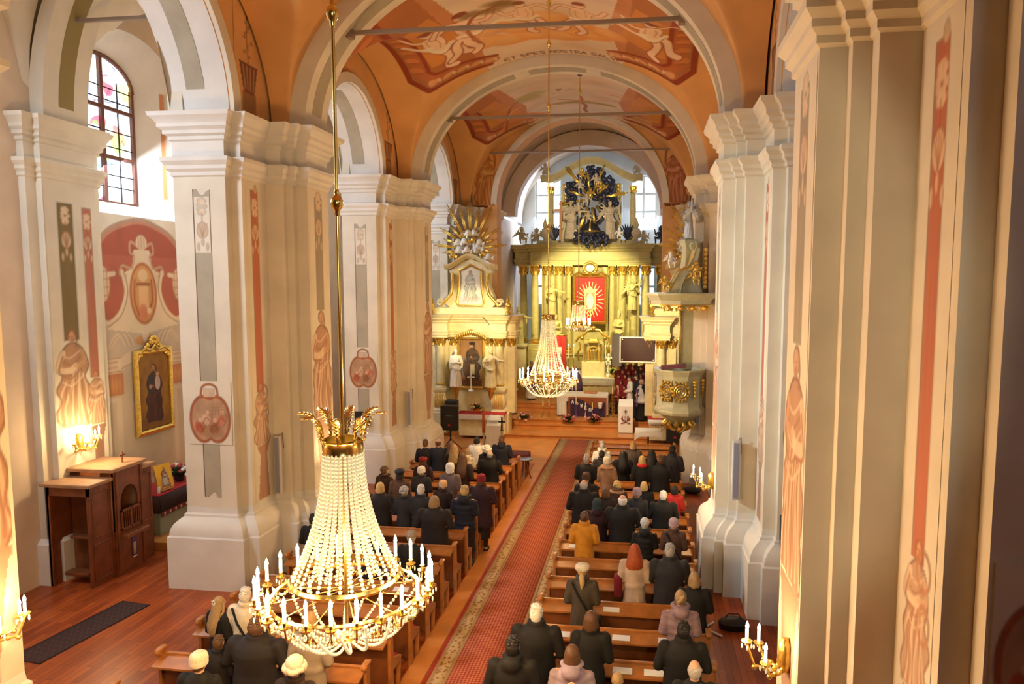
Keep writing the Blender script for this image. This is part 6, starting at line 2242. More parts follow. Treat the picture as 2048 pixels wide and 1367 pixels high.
fr = frame_rect(MB(), 0, 1.17, 0, 1.97, 0, .13, .09).xf(Matrix(((0, -1, 0, -12.84), (1, 0, 0, 16.31), (0, 0, 1, 2.71), (0, 0, 0, 1))))
q(fr, 'gilded_frame', GOLD, 30)
cr = MB()
for k in range(13):
    a = -1 + k / 6
    cr.ball((-12.8, 16.9 + a * .6, 4.74 + .16 * cos(a * 2.6) + .1 * (1 - abs(a))), (.05, .075, .07), 8, 6)
for k in range(7):
    a = k / 6 * pi
    cr.ball((-12.78, 16.9 + .14 * cos(a), 4.98 + .14 * sin(a)), (.045, .05, .05), 8, 6)
cr.tube([(-12.79, 16.35, 4.72), (-12.78, 16.55, 4.84), (-12.78, 16.75, 4.78), (-12.78, 16.9, 4.9), (-12.78, 17.05, 4.78), (-12.78, 17.25, 4.84), (-12.79, 17.45, 4.72)], .045, 6)
q(cr, 'carved_crest', GOLD, 50)

# aisle altar with icon
t = thing('aisle_altar', 'aisle altar table with dark cover over a grey-green lace-edged cloth', 'altar', (-12.4, 16.9, .2))
q = Sub(t)
q(MB().bbox(-12.85, -12.0, 15.8, 18.4, .2, 1.2, .02), 'altar_block', mat('grey_green_cloth', (.34, .36, .25), .8, noise=.1))
q(MB().bbox(-12.86, -11.96, 15.74, 18.46, 1.2, 1.25, .01), 'altar_top', RED)
q(MB().box(-11.98, -11.95, 15.74, 18.46, .78, 1.22).box(-12.86, -11.95, 15.72, 15.76, .78, 1.22), 'dark_overcloth', mat('dark_wine_cloth', (.035, .012, .012), .8))
P = Paint(2.7, .12, .012, (.30, .06, .05))
for k in range(26):
    P.ell(.05 + k * .105, .06, .03, .035, (.8, .76, .68) if k % 2 else (.14, .03, .03), .9)
o = P.grid(lambda u, v: (-11.94, 15.75 + u, .68 + v), 'lace_border', PAINT, t)
fix(o, t)
struct(MB().bbox(-12.86, -11.1, 15.35, 18.8, 0, .2, .01).build('trim_6', PLANK), 'low wooden platform under the aisle altar')
ic = thing('icon_on_easel', 'golden icon of a dark-haired seated figure on a little wooden easel', 'icon', (-12.15, 16.15, 1.25), -.2)
P = Paint(.48, .62, .01, (.80, .52, .08))
draped(P, .26, .02, .52, robe=(.34, .14, .1), dark=(.1, .04, .03), lite=(.66, .6, .55), seed=4)
P.rect(.18, .34, .08, .26, (.66, .6, .58), .8, soft=.04)
o = P.grid(lambda u, v: (.12 - v * .22, u - .24, .08 + v * .96), 'icon_panel', PAINT, ic)
MB().loft([[(.11 - v * .22, u, .07 + v * .96) for v, u in ((-.01, -.25), (-.01, .25), (.63, .25), (.63, -.25))], [(.085 - v * .22, u, .07 + v * .96) for v, u in ((-.01, -.25), (-.01, .25), (.63, .25), (.63, -.25))]]).build('icon_board', WOOD, ic)
e_ = MB().tube([(.16, -.14, 0), (.0, -.05, .5)], .014, 6).tube([(.16, .14, 0), (.0, .05, .5)], .014, 6).bbox(.1, .17, -.2, .2, .04, .07, .004).tube([(-.2, 0, 0), (0, 0, .5)], .014, 6)
e_.build('easel', WOOD, ic, ang=50)
tag(MB().lathe([(.04, 0), (.04, .16), (.036, .16), (0, .15)], (-12.1, 15.92, 1.25), 12).build('votive_candle', WHITE, None, ang=50), 'small white candle at the corner of the aisle altar', 'candle')
bouquet(-12.3, 17.0, 1.25, .34, 'red and white flowers with dark leaves beside the golden icon', ((.5, .05, .05), (.75, .7, .62)), 31, nleaf=110, nflow=24, h=.35, vase=BLACK)

# dark runner rug
P = Paint(.7, 2.3, .016, (.10, .045, .035))
g = random.Random(3)
for k in range(60):
    P.curve([(g.uniform(.1, .85), g.uniform(.1, 2.2)) for _ in range(1)] * 1 + [(g.uniform(.1, .85), g.uniform(.1, 2.2))], .012, (.2, .12, .1), .0) if False else None
for i in range(5):
    for j in range(17):
        x, y = .12 + i * .118, .1 + j * .13
        P.ell(x, y, .045, .05, (.17, .10, .085), .7, ring=.01)
        P.ell(x + .05, y + .05, .014, .014, (.24, .16, .13), .7)
P.rect(0, .04, 0, 2.3, (.05, .02, .02), .9)
P.rect(.66, .70, 0, 2.3, (.05, .02, .02), .9)
ang = R(-8)
o = P.grid(lambda u, v: (-10.9 + u * cos(ang) - v * sin(ang) * 1.0 - .0, 10.4 + v + u * sin(ang), .012), 'rug', mat('rug_weave', (.1, .05, .04), .95, fresco=True))
sol = o.modifiers.new('thickness', 'SOLIDIFY')
sol.thickness = .01
tag(o, 'dark patterned runner rug on the aisle floor beside the confessional', 'rug')

# painted medallion and bench in the right aisle
sd = thing('dark_cabinet', 'tall black cabinet standing behind the right pier', 'cabinet', (3.0, 13.8, 0))
MB().bbox(-.35, .3, -.3, .3, .0, 2.1, .02).build('cabinet_body', BLACK, sd)
MB().bbox(-.3, .25, -.33, -.3, .1, 2.0, .01).build('cabinet_door', mat('near_black', (.02, .012, .01), .4), sd)
bn = thing('wooden_bench', 'brown wooden bench beside the nearest right pier', 'bench', (2.75, 12.0, 0))
MB().bbox(-.3, .5, -.25, .25, .78, .86, .01).build('seat', WOOD, bn)
MB().bbox(-.3, .5, .2, .26, .86, 1.3, .01).build('backrest', WOODD, bn)
for x in (-.24, .4):
    for y in (-.2, .2):
        MB().bbox(x, x + .06, y - .03, y + .03, 0, .78, .005).build('leg', WOODD, bn)
bg = thing('black_bag', 'black bag lying on the floor at the foot of the right pier', 'bag', (1.75, 13.2, 0))
MB().loft([ering(0, 0, 0, .26, .16, 14), ering(0, 0, .12, .28, .18, 14), ering(0, 0, .2, .2, .1, 14)]).build('bag_body', BLACK, bg, ang=50)
MB().tube([(-.15, 0, .18), (-.1, -.04, .3), (.1, -.04, .3), (.15, 0, .18)], .012, 6).build('strap', BLACK, bg, ang=50)
tag(MB().tube([(1.4, 13.35, .02), (1.2, 13.1, .02), (1.35, 12.95, .02), (1.5, 12.8, .03)], .02, 6).build('white_cable', WHITE, None, ang=50), 'white cable lying beside the black bag', 'cable')
tag(MB().ball((1.55, 22.0, .1), (.3, .22, .1), 12, 7).build('black_case', BLACK, None, ang=60), 'black case on the floor at the far right pier', 'bag')

# ================================================================== CARPET
t = thing('aisle_carpet', 'long red-brown patterned aisle carpet with beige floral borders', 'carpet', (-2.7, 18, 0))
def carpet_mat(name, kind):
    m = mat(name, (.42, .09, .04), .95)
    nt = m.node_tree
    b = nt.nodes['Principled BSDF']
    N, L = nt.nodes.new, nt.links.new
    tc = N('ShaderNodeTexCoord')
    sep = N('ShaderNodeSeparateXYZ')
    L(tc.outputs['Object'], sep.inputs[0])
    if kind == 'field':
        mp = N('ShaderNodeMapping')
        mp.inputs['Rotation'].default_value = (0, 0, R(45))
        L(tc.outputs['Object'], mp.inputs[0])
        ck = N('ShaderNodeTexChecker')
        ck.inputs['Scale'].default_value = 24
        ck.inputs['Color1'].default_value = (.62, .20, .09, 1)
        ck.inputs['Color2'].default_value = (.36, .05, .028, 1)
        L(mp.outputs[0], ck.inputs[0])
        L(ck.outputs[0], b.inputs['Base Color'])
    else:
        wv = N('ShaderNodeTexVoronoi')
        wv.inputs['Scale'].default_value = 14
        L(tc.outputs['Object'], wv.inputs['Vector'])
        rp = N('ShaderNodeValToRGB')
        rp.color_ramp.interpolation = 'CONSTANT'
        rp.color_ramp.elements[0].color = (.34, .15, .06, 1)
        rp.color_ramp.elements[1].position = .42
        rp.color_ramp.elements[1].color = (.56, .40, .20, 1)
        L(wv.outputs['Distance'], rp.inputs[0])
        L(rp.outputs[0], b.inputs['Base Color'])
    return m


CF, CB = carpet_mat('carpet_field', 'field'), carpet_mat('carpet_border', 'border')
CE = mat('carpet_red_edge', (.36, .035, .02), .95)
CT = mat('carpet_tan_stripe', (.42, .26, .11), .95)
q = Sub(t)
xa, xb, ya_, yb_ = -3.52, -1.86, 4.0, 29.1
for (a, b, m_, nme) in ((xa, xa + .06, CE, 'red_edge'), (xa + .06, xa + .12, CT, 'tan_stripe'), (xa + .12, xa + .31, CB, 'floral_border'), (xa + .31, xa + .37, CT, 'tan_stripe'), (xa + .37, xb - .37, CF, 'patterned_field'),
                     (xb - .37, xb - .31, CT, 'tan_stripe'), (xb - .31, xb - .12, CB, 'floral_border'), (xb - .12, xb - .06, CT, 'tan_stripe'), (xb - .06, xb, CE, 'red_edge')):
    q(MB().box(a, b, ya_, yb_, .004, .02), nme, m_)
struct(MB().box(-3.9, -3.56, 4, 29.1, .0, .012).build('trim_7', PLANK), 'light wooden strip along the left pews')
struct(MB().box(-8.6, 2.4, 24.9, 29.1, .0, .006).build('trim_10', PLANK), 'lighter orange sheet on the floor before the steps, imitating warm light')  # paler sheet over the parquet, warm light put into its colour
struct(MB().box(-1.82, -1.66, 4, 29.1, .0, .012).build('trim_8', PLANK), 'light wooden strip along the right pews')

# ================================================================== PEWS
def make_pew(L_, aisle_left, cushion):
    """pew of length L_; x = 0 at the aisle end, runs away from it; people sit on the +y side"""
    t = thing('pew', '', 'pew')
    d = 1 if aisle_left else -1
    a, b = (0, L_) if d > 0 else (-L_, 0)
    MB().bbox(a + .05, b - .05, -.02, .02, .12, .93, .004).build('back_panel', WOODD, t)
    MB().loft([[(a + .04, -.27, .90), (b - .04, -.27, .90), (b - .04, .03, .955), (a + .04, .03, .955)], [(a + .04, -.27, .93), (b - .04, -.27, .93), (b - .04, .03, .985), (a + .04, .03, .985)]]).build('book_shelf', WOOD, t)
    MB().bbox(a + .04, b - .04, .0, .05, .955, 1.02, .012).build('top_rail', WOOD, t)
    MB().bbox(a + .05, b - .05, .03, .42, .43, .46, .004).build('seat', WOOD, t)
    if cushion:
        MB().bbox(a + .02, b - .05, .05, .42, .46, .51, .02).build('cushion', mat('red_pew_cushion', (.38, .02, .02), .85), t)
    MB().bbox(a + .08, b - .08, -.38, -.2, .17, .21, .01).build('kneeler', WOODD, t)
    for x in (a, b - .05):
        MB().slab([(x, -.06, 0), (x, .06, 0), (x, .06, .40), (x, .4, .42), (x, .43, .47), (x, .07, .6), (x, .06, 1.06), (x, -.06, 1.06)], (.05, 0, 0)).build('end_panel', WOOD, t)
        MB().slab([(x, .34, .42), (x, .40, .42), (x, .34, 0), (x, .27, 0)], (.05, 0, 0)).build('seat_bracket', WOOD, t)
        k = MB().bbox(x - .02, x + .07, -.08, .08, 1.06, 1.1, .01)
        k.ball((x + .025, -.09, 1.05), (.05, .05, .05), 8, 6)
        k.build('end_cap', WOOD, t, ang=40)
    return t


PR = make_pew(2.85, True, False)
PL_ = make_pew(3.25, False, True)
PR['label'] = 'x'
right_rows = [15.6 - .95 * k for k in range(-9, 7)]
left_rows = [21.6 - .95 * k for k in range(0, 14)]
ordn = ['front', 'second', 'third', 'fourth', 'fifth', 'sixth', 'seventh', 'eighth', 'ninth', 'tenth', 'eleventh', 'twelfth', 'thirteenth', 'fourteenth', 'fifteenth', 'sixteenth']
for k, y in enumerate(right_rows):
    o = PR if k == 0 else copy_tree(PR)
    o.location = (-1.76, y, 0)
    tag(o, '%s wooden pew of the right block counted from the altar' % ordn[k], 'pew', 'wooden pews right of the aisle')
for k, y in enumerate(left_rows):
    o = PL_ if k == 0 else copy_tree(PL_)
    o.location = (-3.88, y, 0)
    tag(o, '%s red-cushioned pew of the left block counted from the altar' % ordn[k], 'pew', 'cushioned pews left of the aisle')
k = 0
for x, row, xs_, lab in ((-1.32, 1, .0, 'at the aisle end of the pew in front of the yellow coat'), (-1.3, 10.0, .0, ''), ):
    pass
papers = [(-1.4, 15.6 - .95 * 1, 'at the aisle end before the mustard coat'), (-1.1, 15.6 - .95 * 3, 'left of the cream beret'), (-.5, 15.6 - .95 * 4, 'left of the beige trench coat'), (-1.25, 15.6 - .95 * 5, 'at the aisle end, left of the cream beret'),
          (-.3, 15.6 - .95 * 5, 'right of the olive coat with a strap'), (.42, 15.6 - .95 * 5, 'left of the mauve puffer jacket'), (-.95, 15.6 - .95 * 6, 'left of the dark brown hair'), (-.25, 15.6 - .95 * 6, 'middle of the second nearest pew'), (.2, 15.6 - .95 * 6, 'right half of the second nearest pew'),
          (-.05, 8.7 + .15, 'right of the bowed blonde head'), (.35, 8.7 + .15, 'at the right of the nearest pew')]
for y in (8.85,):
    o = copy_tree(PR)
    o.location = (-1.76, y + .05, 0)
    tag(o, 'nearest wooden pew of the right block at the bottom edge', 'pew', 'wooden pews right of the aisle')
o = copy_tree(PL_)
o.location = (-3.88, 21.6 - .95 * 14, 0)
tag(o, 'nearest pew of the left block at the bottom edge', 'pew', 'cushioned pews left of the aisle')
papers.append((-4.2, 21.6 - .95 * 14, 'beside the fur-trimmed hat, nearest left pew'))
papers.append((-4.35, 21.6 - .95 * 10, 'on the left pew behind the chandelier glow'))
for x, y, lab in papers:
    if lab.startswith('right of the bowed') or lab.startswith('at the right of the nearest'):
        y = 8.9
    o = MB().slab([(-.14, -.22, .945), (.14, -.22, .945), (.14, -.09, .969), (-.14, -.09, .969)], (0, 0, .004)).build('paper_sheet', PAPER)
    o.location = (x, y, 0)
    tag(o, 'white sheet on the pew shelf ' + lab, 'paper', 'white sheets on the pew shelves')

t = thing('notice_board', 'small black square board hanging on the second left pier', 'board', (-9.15, 21.78, 1.9))
MB().bbox(-.25, .25, -.05, 0, 0, .46, .01).build('panel_face', BLACK, t)
MB().tube([(0, .05, .4), (0, -.02, .4)], .02, 6).build('hook', IRON, t)
# ================================================================== PEOPLE
SKIN = mat('skin', (.66, .38, .25), .6)


def body_mesh(fem=False, bow=0.0, hands='front'):
    """one continuous figure 1.70 m high facing +y, hands joined in front"""
    mb = MB()
    k = .92 if fem else 1
    for q in (-1, 1):
        mb.cap((q * .09, -.01, .86), (q * .10, .0, .48), .088 * k, .06, 12)
        mb.cap((q * .10, 0, .48), (q * .105, -.02, .1), .06, .038, 12)
        mb.cap((q * .105, -.02, .06), (q * .125, .12, .035), .042, .034, 10)
    mb.loft([ering(0, 0, .78, .13, .10), ering(0, -.01, .9, .17 if fem else .16, .12), ering(0, 0, 1.04, .13 * k, .1), ering(0, 0, 1.18, .15 * k, .11), ering(0, -.01, 1.32, .18 * k, .115), ering(0, -.01, 1.40, .15 * k, .085), ering(0, -.01, 1.45, .06, .055)])
    mb.cap((0, -.01, 1.40), (0, .005 + bow * .03, 1.53), .056 * k, .054 * k, 12)
    hy, hz = .015 + bow * .05, 1.59 - bow * .02
    mb.ball((0, hy, hz), (.073, .09, .108), 16, 11)
    mb.ball((0, hy + .03, hz - .055), (.055, .06, .055), 12, 8)
    mb.cap((0, hy + .085, hz + .01), (0, hy + .108, hz - .02), .010, .015, 8)
    mb.ball((0, hy + .088, hz - .05), (.024, .012, .010), 8, 5)
    for q in (-1, 1):
        mb.ball((q * .075, hy - .005, hz - .005), (.013, .02, .032), 8, 6)
        mb.ball((q * .028, hy + .078, hz + .028), (.02, .012, .010), 8, 5)
        mb.cap((q * .18 * k, -.01, 1.385), (q * .235 * k, -.02, 1.12), .052 * k, .042, 12)
        mb.cap((q * .235 * k, -.02, 1.12), (q * .09, .2, 1.04), .042, .028, 12)
        w_ = Vector((q * .075, .225, 1.035))
        mb.cap(w_, w_ + Vector((-q * .045, .035, 0)), .030, .028, 10)
        for f in range(4):
            b = w_ + Vector((-q * .05, .04 - .004 * f, .028 - .019 * f))
            L_ = (.036, .042, .04, .032)[f]
            m_ = b + Vector((-q * L_, .004, 0))
            mb.cap(b, m_, .0095, .009, 7)
            mb.cap(m_, m_ + Vector((-q * L_ * .6, -.02, -.004)), .009, .0075, 7)
        th = w_ + Vector((-q * .01, .02, .03))
        mb.cap(th, th + Vector((-q * .03, .012, .022)), .011, .0095, 7)
        mb.cap(th + Vector((-q * .03, .012, .022)), th + Vector((-q * .055, .018, .02)), .0095, .008, 7)
    return fuse(mb, .0125, 1, .22)


def coat_mesh(fem=False, hem=.55, puff=0, belt=False, flare=1.0, collar=.0, wide=1.0, hood=False):
    mb = MB()
    k = (.94 if fem else 1.04) * wide
    n = 22
    rings = []
    zs = [(hem, .215 * flare, .165 * flare), (hem + .12, .212 * flare, .16), (.80, .20, .155), (.92, .20, .15), (1.04, .175 if belt or fem else .19, .135), (1.16, .185, .14), (1.28, .205, .142), (1.36, .20, .125), (1.41, .165, .105), (1.45, .105, .085), (1.48, .075, .07)]
    zs = [z for z in zs if z[0] >= hem]
    if puff:
        out = []
        for a, b in zip(zs, zs[1:]):
            m = max(2, int((b[0] - a[0]) / .035))
            for i in range(m):
                u = i / m
                out.append(tuple(a[j] + (b[j] - a[j]) * u for j in range(3)))
        out.append(zs[-1])
        zs = [(z, a * (1.04 + puff * abs(sin(pi * z / .11))), b * (1.04 + puff * abs(sin(pi * z / .11)))) for z, a, b in out]
    for z, a, b in zs:
        rip = .03 * max(0, (.9 - z) / .4) if not puff else 0
        rings.append(ering(0, -.008, z, a * k, b * k, n, rip, 5, .4))
    mb.loft(rings)
    for q in (-1, 1):
        if puff:
            for i in range(5):
                u = i / 4
                mb.ball((q * (.2 + .045 * u) * k, -.015, 1.37 - .24 * u), (.078, .085, .055), 12, 8)
            for i in range(5):
                u = i / 4
                mb.ball((q * (.245 - .13 * u) * k, -.01 + .2 * u, 1.12 - .07 * u), (.066, .062, .056), 12, 8)
        else:
            mb.cap((q * .18 * k, -.01, 1.378), (q * .25 * k, -.025, 1.12), .088, .066, 14)
            mb.cap((q * .25 * k, -.025, 1.12), (q * .11, .19, 1.045), .064, .045, 14)
    if collar:
        mb.lathe([(.085, 1.42), (.1 + collar * .3, 1.45), (.095 + collar, 1.5), (.075 + collar * .6, 1.53), (.06, 1.5)], (0, 0, 0), 18, sy=.95)
    if belt:
        mb.lathe([(.18, 1.0), (.187, 1.02), (.187, 1.06), (.18, 1.08)], (0, -.008, 0), 22, sy=.77)
    if hood:
        mb.ball((0, -.11, 1.44), (.12, .08, .09), 12, 8)
    # centre back seam and folds
    for a in ((-.09, .008), (0.0, .006), (.09, .008)):
        mb.tube([(a[0], -.165 * flare * k, hem + .01), (a[0] * .8, -.152 * k, .85), (a[0] * .4, -.135 * k, 1.05)], [.014, .009, .003], 6)
    return fuse(mb, .017, 1, .42)


def legs_mesh(skirt=False):
    mb = MB()
    if skirt:
        mb.loft([ering(0, 0, .28, .2, .16, 20, .05, 6), ering(0, 0, .6, .18, .14, 20, .03, 6), ering(0, 0, .95, .16, .12, 20)])
        for q in (-1, 1):
            mb.cap((q * .1, 0, .4), (q * .105, -.02, .1), .062, .05, 10)
    else:
        for q in (-1, 1):
            mb.cap((q * .09, -.005, .9), (q * .1, 0, .48), .105, .08, 12)
            mb.cap((q * .1, 0, .48), (q * .107, -.02, .1), .08, .062, 12)
        mb.ball((0, 0, .92), (.17, .125, .13), 14, 8)
    return fuse(mb, .022, 1, .5)


SHOE = MB()
for _q in (-1, 1):
    SHOE.loft([[(_q * .11 + a * .055, .05 + b * .15, z) for a, b in ((-1, -.9), (-.8, -1), (.8, -1), (1, -.9), (1, .3), (.6, .95), (0, 1.05), (-.6, .95), (-1, .3))] for z in (0, .045)])
    SHOE.loft([[(_q * .11 + a * .055, .05 + b * .15, .045 + .05 * (b < 0)) for a, b in ((-1, -.9), (-.8, -1), (.8, -1), (1, -.9), (1, .3), (.6, .95), (0, 1.05), (-.6, .95), (-1, .3))], ering(_q * .11, 0, .13, .05, .05, 9)])
SHOE = SHOE.mesh('shoe', ang=50)
BODY = {False: body_mesh(), True: body_mesh(True)}
BODY_BOW = body_mesh(False, 1.0)
COATS = {'coat': coat_mesh(hem=.62), 'lady': coat_mesh(True, .45, flare=1.12, collar=.02), 'trench': coat_mesh(True, .42, flare=1.16, belt=True, collar=.035), 'jacket': coat_mesh(hem=.78, collar=.02), 'puffer': coat_mesh(True, .74, puff=.13, collar=.05, hood=True),
         'big': coat_mesh(hem=.55, wide=1.22, collar=.02), 'parka': coat_mesh(hem=.7, collar=.03, wide=1.08, hood=True), 'fur': coat_mesh(True, .5, collar=.07, wide=1.05), 'robe': coat_mesh(hem=.06, flare=1.25)}
LEGS = {False: legs_mesh(), True: legs_mesh(True)}
HZ = 1.59


def hair_mesh(kind, seed=0):
    g = random.Random(seed)
    mb = MB()
    if kind in ('short', 'crop', 'ring'):
        if kind != 'ring':
            mb.ball((0, -.005, HZ + .025), (.081, .096, .102), 16, 10)
            for i in range(26):
                a = g.uniform(pi, 2 * pi) if g.random() < .75 else g.uniform(0, pi)
                t_ = g.uniform(.1, 1.35)
                mb.ball((.078 * sin(t_) * cos(a), -.005 + .09 * sin(t_) * sin(a), HZ + .025 + .1 * cos(t_)), (.022, .022, .016), 7, 5)
        mb.loft([ering(0, -.02, HZ - .07, .06, .062, 14), ering(0, -.022, HZ - .02, .08, .078, 14), ering(0, -.02, HZ + .035, .083, .082, 14), ering(0, -.02, HZ + .05, .07, .07, 14)])
    elif kind == 'long':
        mb.ball((0, -.005, HZ + .02), (.086, .1, .108), 16, 10)
        mb.loft([ering(0, -.02, HZ + .02, .088, .09, 14), ering(0, -.05, HZ - .08, .10, .075, 14), ering(0, -.1, HZ - .18, .115, .05, 14, .04, 5), ering(0, -.15, HZ - .3, .11, .035, 14, .1, 6), ering(0, -.16, HZ - .42, .08, .022, 14, .2, 6), ering(0, -.155, HZ - .48, .03, .01, 14)])
        for q in (-1, 1):
            mb.tube([(q * .07, .03, HZ + .02), (q * .09, 0, HZ - .1), (q * .11, -.08, HZ - .22)], [.03, .035, .02], 7)
    elif kind == 'wavy':
        mb.ball((0, -.005, HZ + .02), (.09, .102, .11), 16, 10)
        mb.loft([ering(0, -.01, HZ + .03, .092, .1, 18), ering(0, -.03, HZ - .06, .118, .1, 18, .05, 7), ering(0, -.06, HZ - .14, .135, .085, 18, .07, 7, .5), ering(0, -.09, HZ - .22, .14, .06, 18, .09, 7, 1), ering(0, -.1, HZ - .27, .10, .04, 18, .14, 7)])
    elif kind == 'bob':
        mb.ball((0, -.005, HZ + .02), (.088, .102, .108), 16, 10)
        mb.loft([ering(0, -.01, HZ + .03, .09, .098, 16), ering(0, -.015, HZ - .05, .1, .098, 16, .02, 7), ering(0, -.02, HZ - .11, .095, .085, 16, .04, 7), ering(0, -.02, HZ - .13, .07, .06, 16)])
    elif kind == 'curly':
        for i in range(46):
            a, t_ = g.uniform(0, 2 * pi), g.uniform(.05, 1.9)
            if sin(a) > .3 and t_ > 1.1:
                continue
            mb.ball((.085 * sin(t_) * cos(a), -.01 + .09 * sin(t_) * sin(a), HZ + .015 + .1 * cos(t_)), (.036, .036, .034), 7, 6)
        mb.ball((0, -.01, HZ + .02), (.08, .09, .1), 12, 8)
    elif kind == 'pony':
        mb.ball((0, -.005, HZ + .02), (.082, .096, .104), 16, 10)
        mb.tube([(0, -.08, HZ - .01), (0, -.13, HZ - .05), (.01, -.14, HZ - .14), (0, -.13, HZ - .24)], [.025, .045, .042, .012], 8)
    elif kind == 'updo':
        mb.ball((0, -.005, HZ + .02), (.084, .098, .105), 16, 10)
        mb.ball((0, -.09, HZ + .035), (.055, .045, .06), 10, 8)
        mb.tube([(-.05, -.1, HZ - .03), (0, -.12, HZ + .03), (.045, -.1, HZ + .09)], [.02, .03, .02], 6)
    return mb.mesh('hair_' + kind, ang=60)


def hat_mesh(kind):
    mb = MB()
    if kind == 'beanie':
        mb.lathe([(.10, HZ - .02), (.104, HZ + .0), (.104, HZ + .035), (.098, HZ + .045), (.1, HZ + .07), (.088, HZ + .11), (.055, HZ + .138), (.0, HZ + .145)], (0, -.005, 0), 22, sy=1.12)
        for i in range(22):
            a = 2 * pi * i / 22
            mb.tube([(.1 * cos(a), -.005 + .112 * sin(a), HZ + .05), (.085 * cos(a), -.005 + .096 * sin(a), HZ + .11), (.03 * cos(a), -.005 + .034 * sin(a), HZ + .145)], [.007, .007, .003], 4)
    elif kind == 'beret':
        mb.lathe([(.085, HZ + .015), (.105, HZ + .03), (.122, HZ + .065), (.11, HZ + .1), (.06, HZ + .125), (.0, HZ + .13)], (0, -.015, 0), 20, sy=1.08)
        mb.ball((0, -.015, HZ + .13), .012, 6, 5)
    elif kind == 'cap':
        mb.lathe([(.095, HZ + .02), (.098, HZ + .05), (.085, HZ + .1), (.05, HZ + .132), (0, HZ + .14)], (0, 0, 0), 18, sy=1.08)
        mb.loft([[(x * .08, .08 + y, HZ + .03 + z) for x, y, z in ((-1, 0, 0), (-.6, .08, -.01), (0, .1, -.01), (.6, .08, -.01), (1, 0, 0))], [(x * .08, .08 + y, HZ + .042 + z) for x, y, z in ((-1, 0, 0), (-.6, .08, -.01), (0, .1, -.01), (.6, .08, -.01), (1, 0, 0))]])
        mb.ball((0, 0, HZ + .14), .01, 6, 5)
    elif kind == 'furhat':
        g = random.Random(2)
        mb.lathe([(.09, HZ + .01), (.1, HZ + .06), (.095, HZ + .12), (.06, HZ + .15), (0, HZ + .155)], (0, -.005, 0), 18, sy=1.08)
        for i in range(40):
            a = 2 * pi * i / 40 + g.uniform(-.05, .05)
            mb.ball((.112 * cos(a), -.005 + .122 * sin(a), HZ + .02 + g.uniform(-.015, .015)), (.032, .032, .034), 7, 5)
    elif kind == 'hood':
        mb.ball((0, -.025, HZ + .015), (.105, .118, .128), 18, 12)
        mb.loft([ering(0, -.03, HZ - .02, .1, .11, 16), ering(0, -.05, HZ - .12, .11, .1, 16), ering(0, -.06, HZ - .18, .13, .1, 16)])
    return mb.mesh('hat_' + kind, ang=60)


HAIR = {k: hair_mesh(k) for k in ('short', 'ring', 'long', 'wavy', 'bob', 'curly', 'pony', 'updo')}
HATS = {k: hat_mesh(k) for k in ('beanie', 'beret', 'cap', 'furhat', 'hood')}
CLR = dict(black=(.005, .005, .006), navy=(.008, .011, .026), dark=(.014, .010, .011), char=(.024, .023, .028), brown=(.085, .04, .025), dbrown=(.028, .013, .010), plum=(.035, .010, .016), white=(.80, .78, .74), cream=(.78, .68, .52),
           tan=(.42, .24, .13), beige=(.62, .46, .34), mustard=(.72, .30, .02), mauve=(.30, .20, .23), lilac=(.36, .28, .36), taupe=(.34, .27, .2), olive=(.075, .06, .045), red=(.62, .03, .02), wine=(.25, .01, .02), pink=(.52, .33, .33),
           grey=(.36, .34, .33), lgrey=(.62, .60, .58), teal=(.02, .04, .05), blonde=(.62, .42, .17), dblonde=(.40, .26, .12), hairbrown=(.12, .055, .025), hairblack=(.012, .010, .010), ginger=(.42, .08, .02), hgrey=(.45, .42, .40), hwhite=(.78, .74, .70),
           purple=(.14, .07, .17), peach=(.75, .48, .28), greycoat=(.15, .11, .11), gold=(.6, .38, .1))


def cm(c, pre='cloth_'):
    return mat(pre + c, CLR[c], .8 if pre == 'cloth_' else .55, noise=.18 if pre == 'cloth_' else .25, nscale=9 if pre == 'cloth_' else 40, sheen=0)


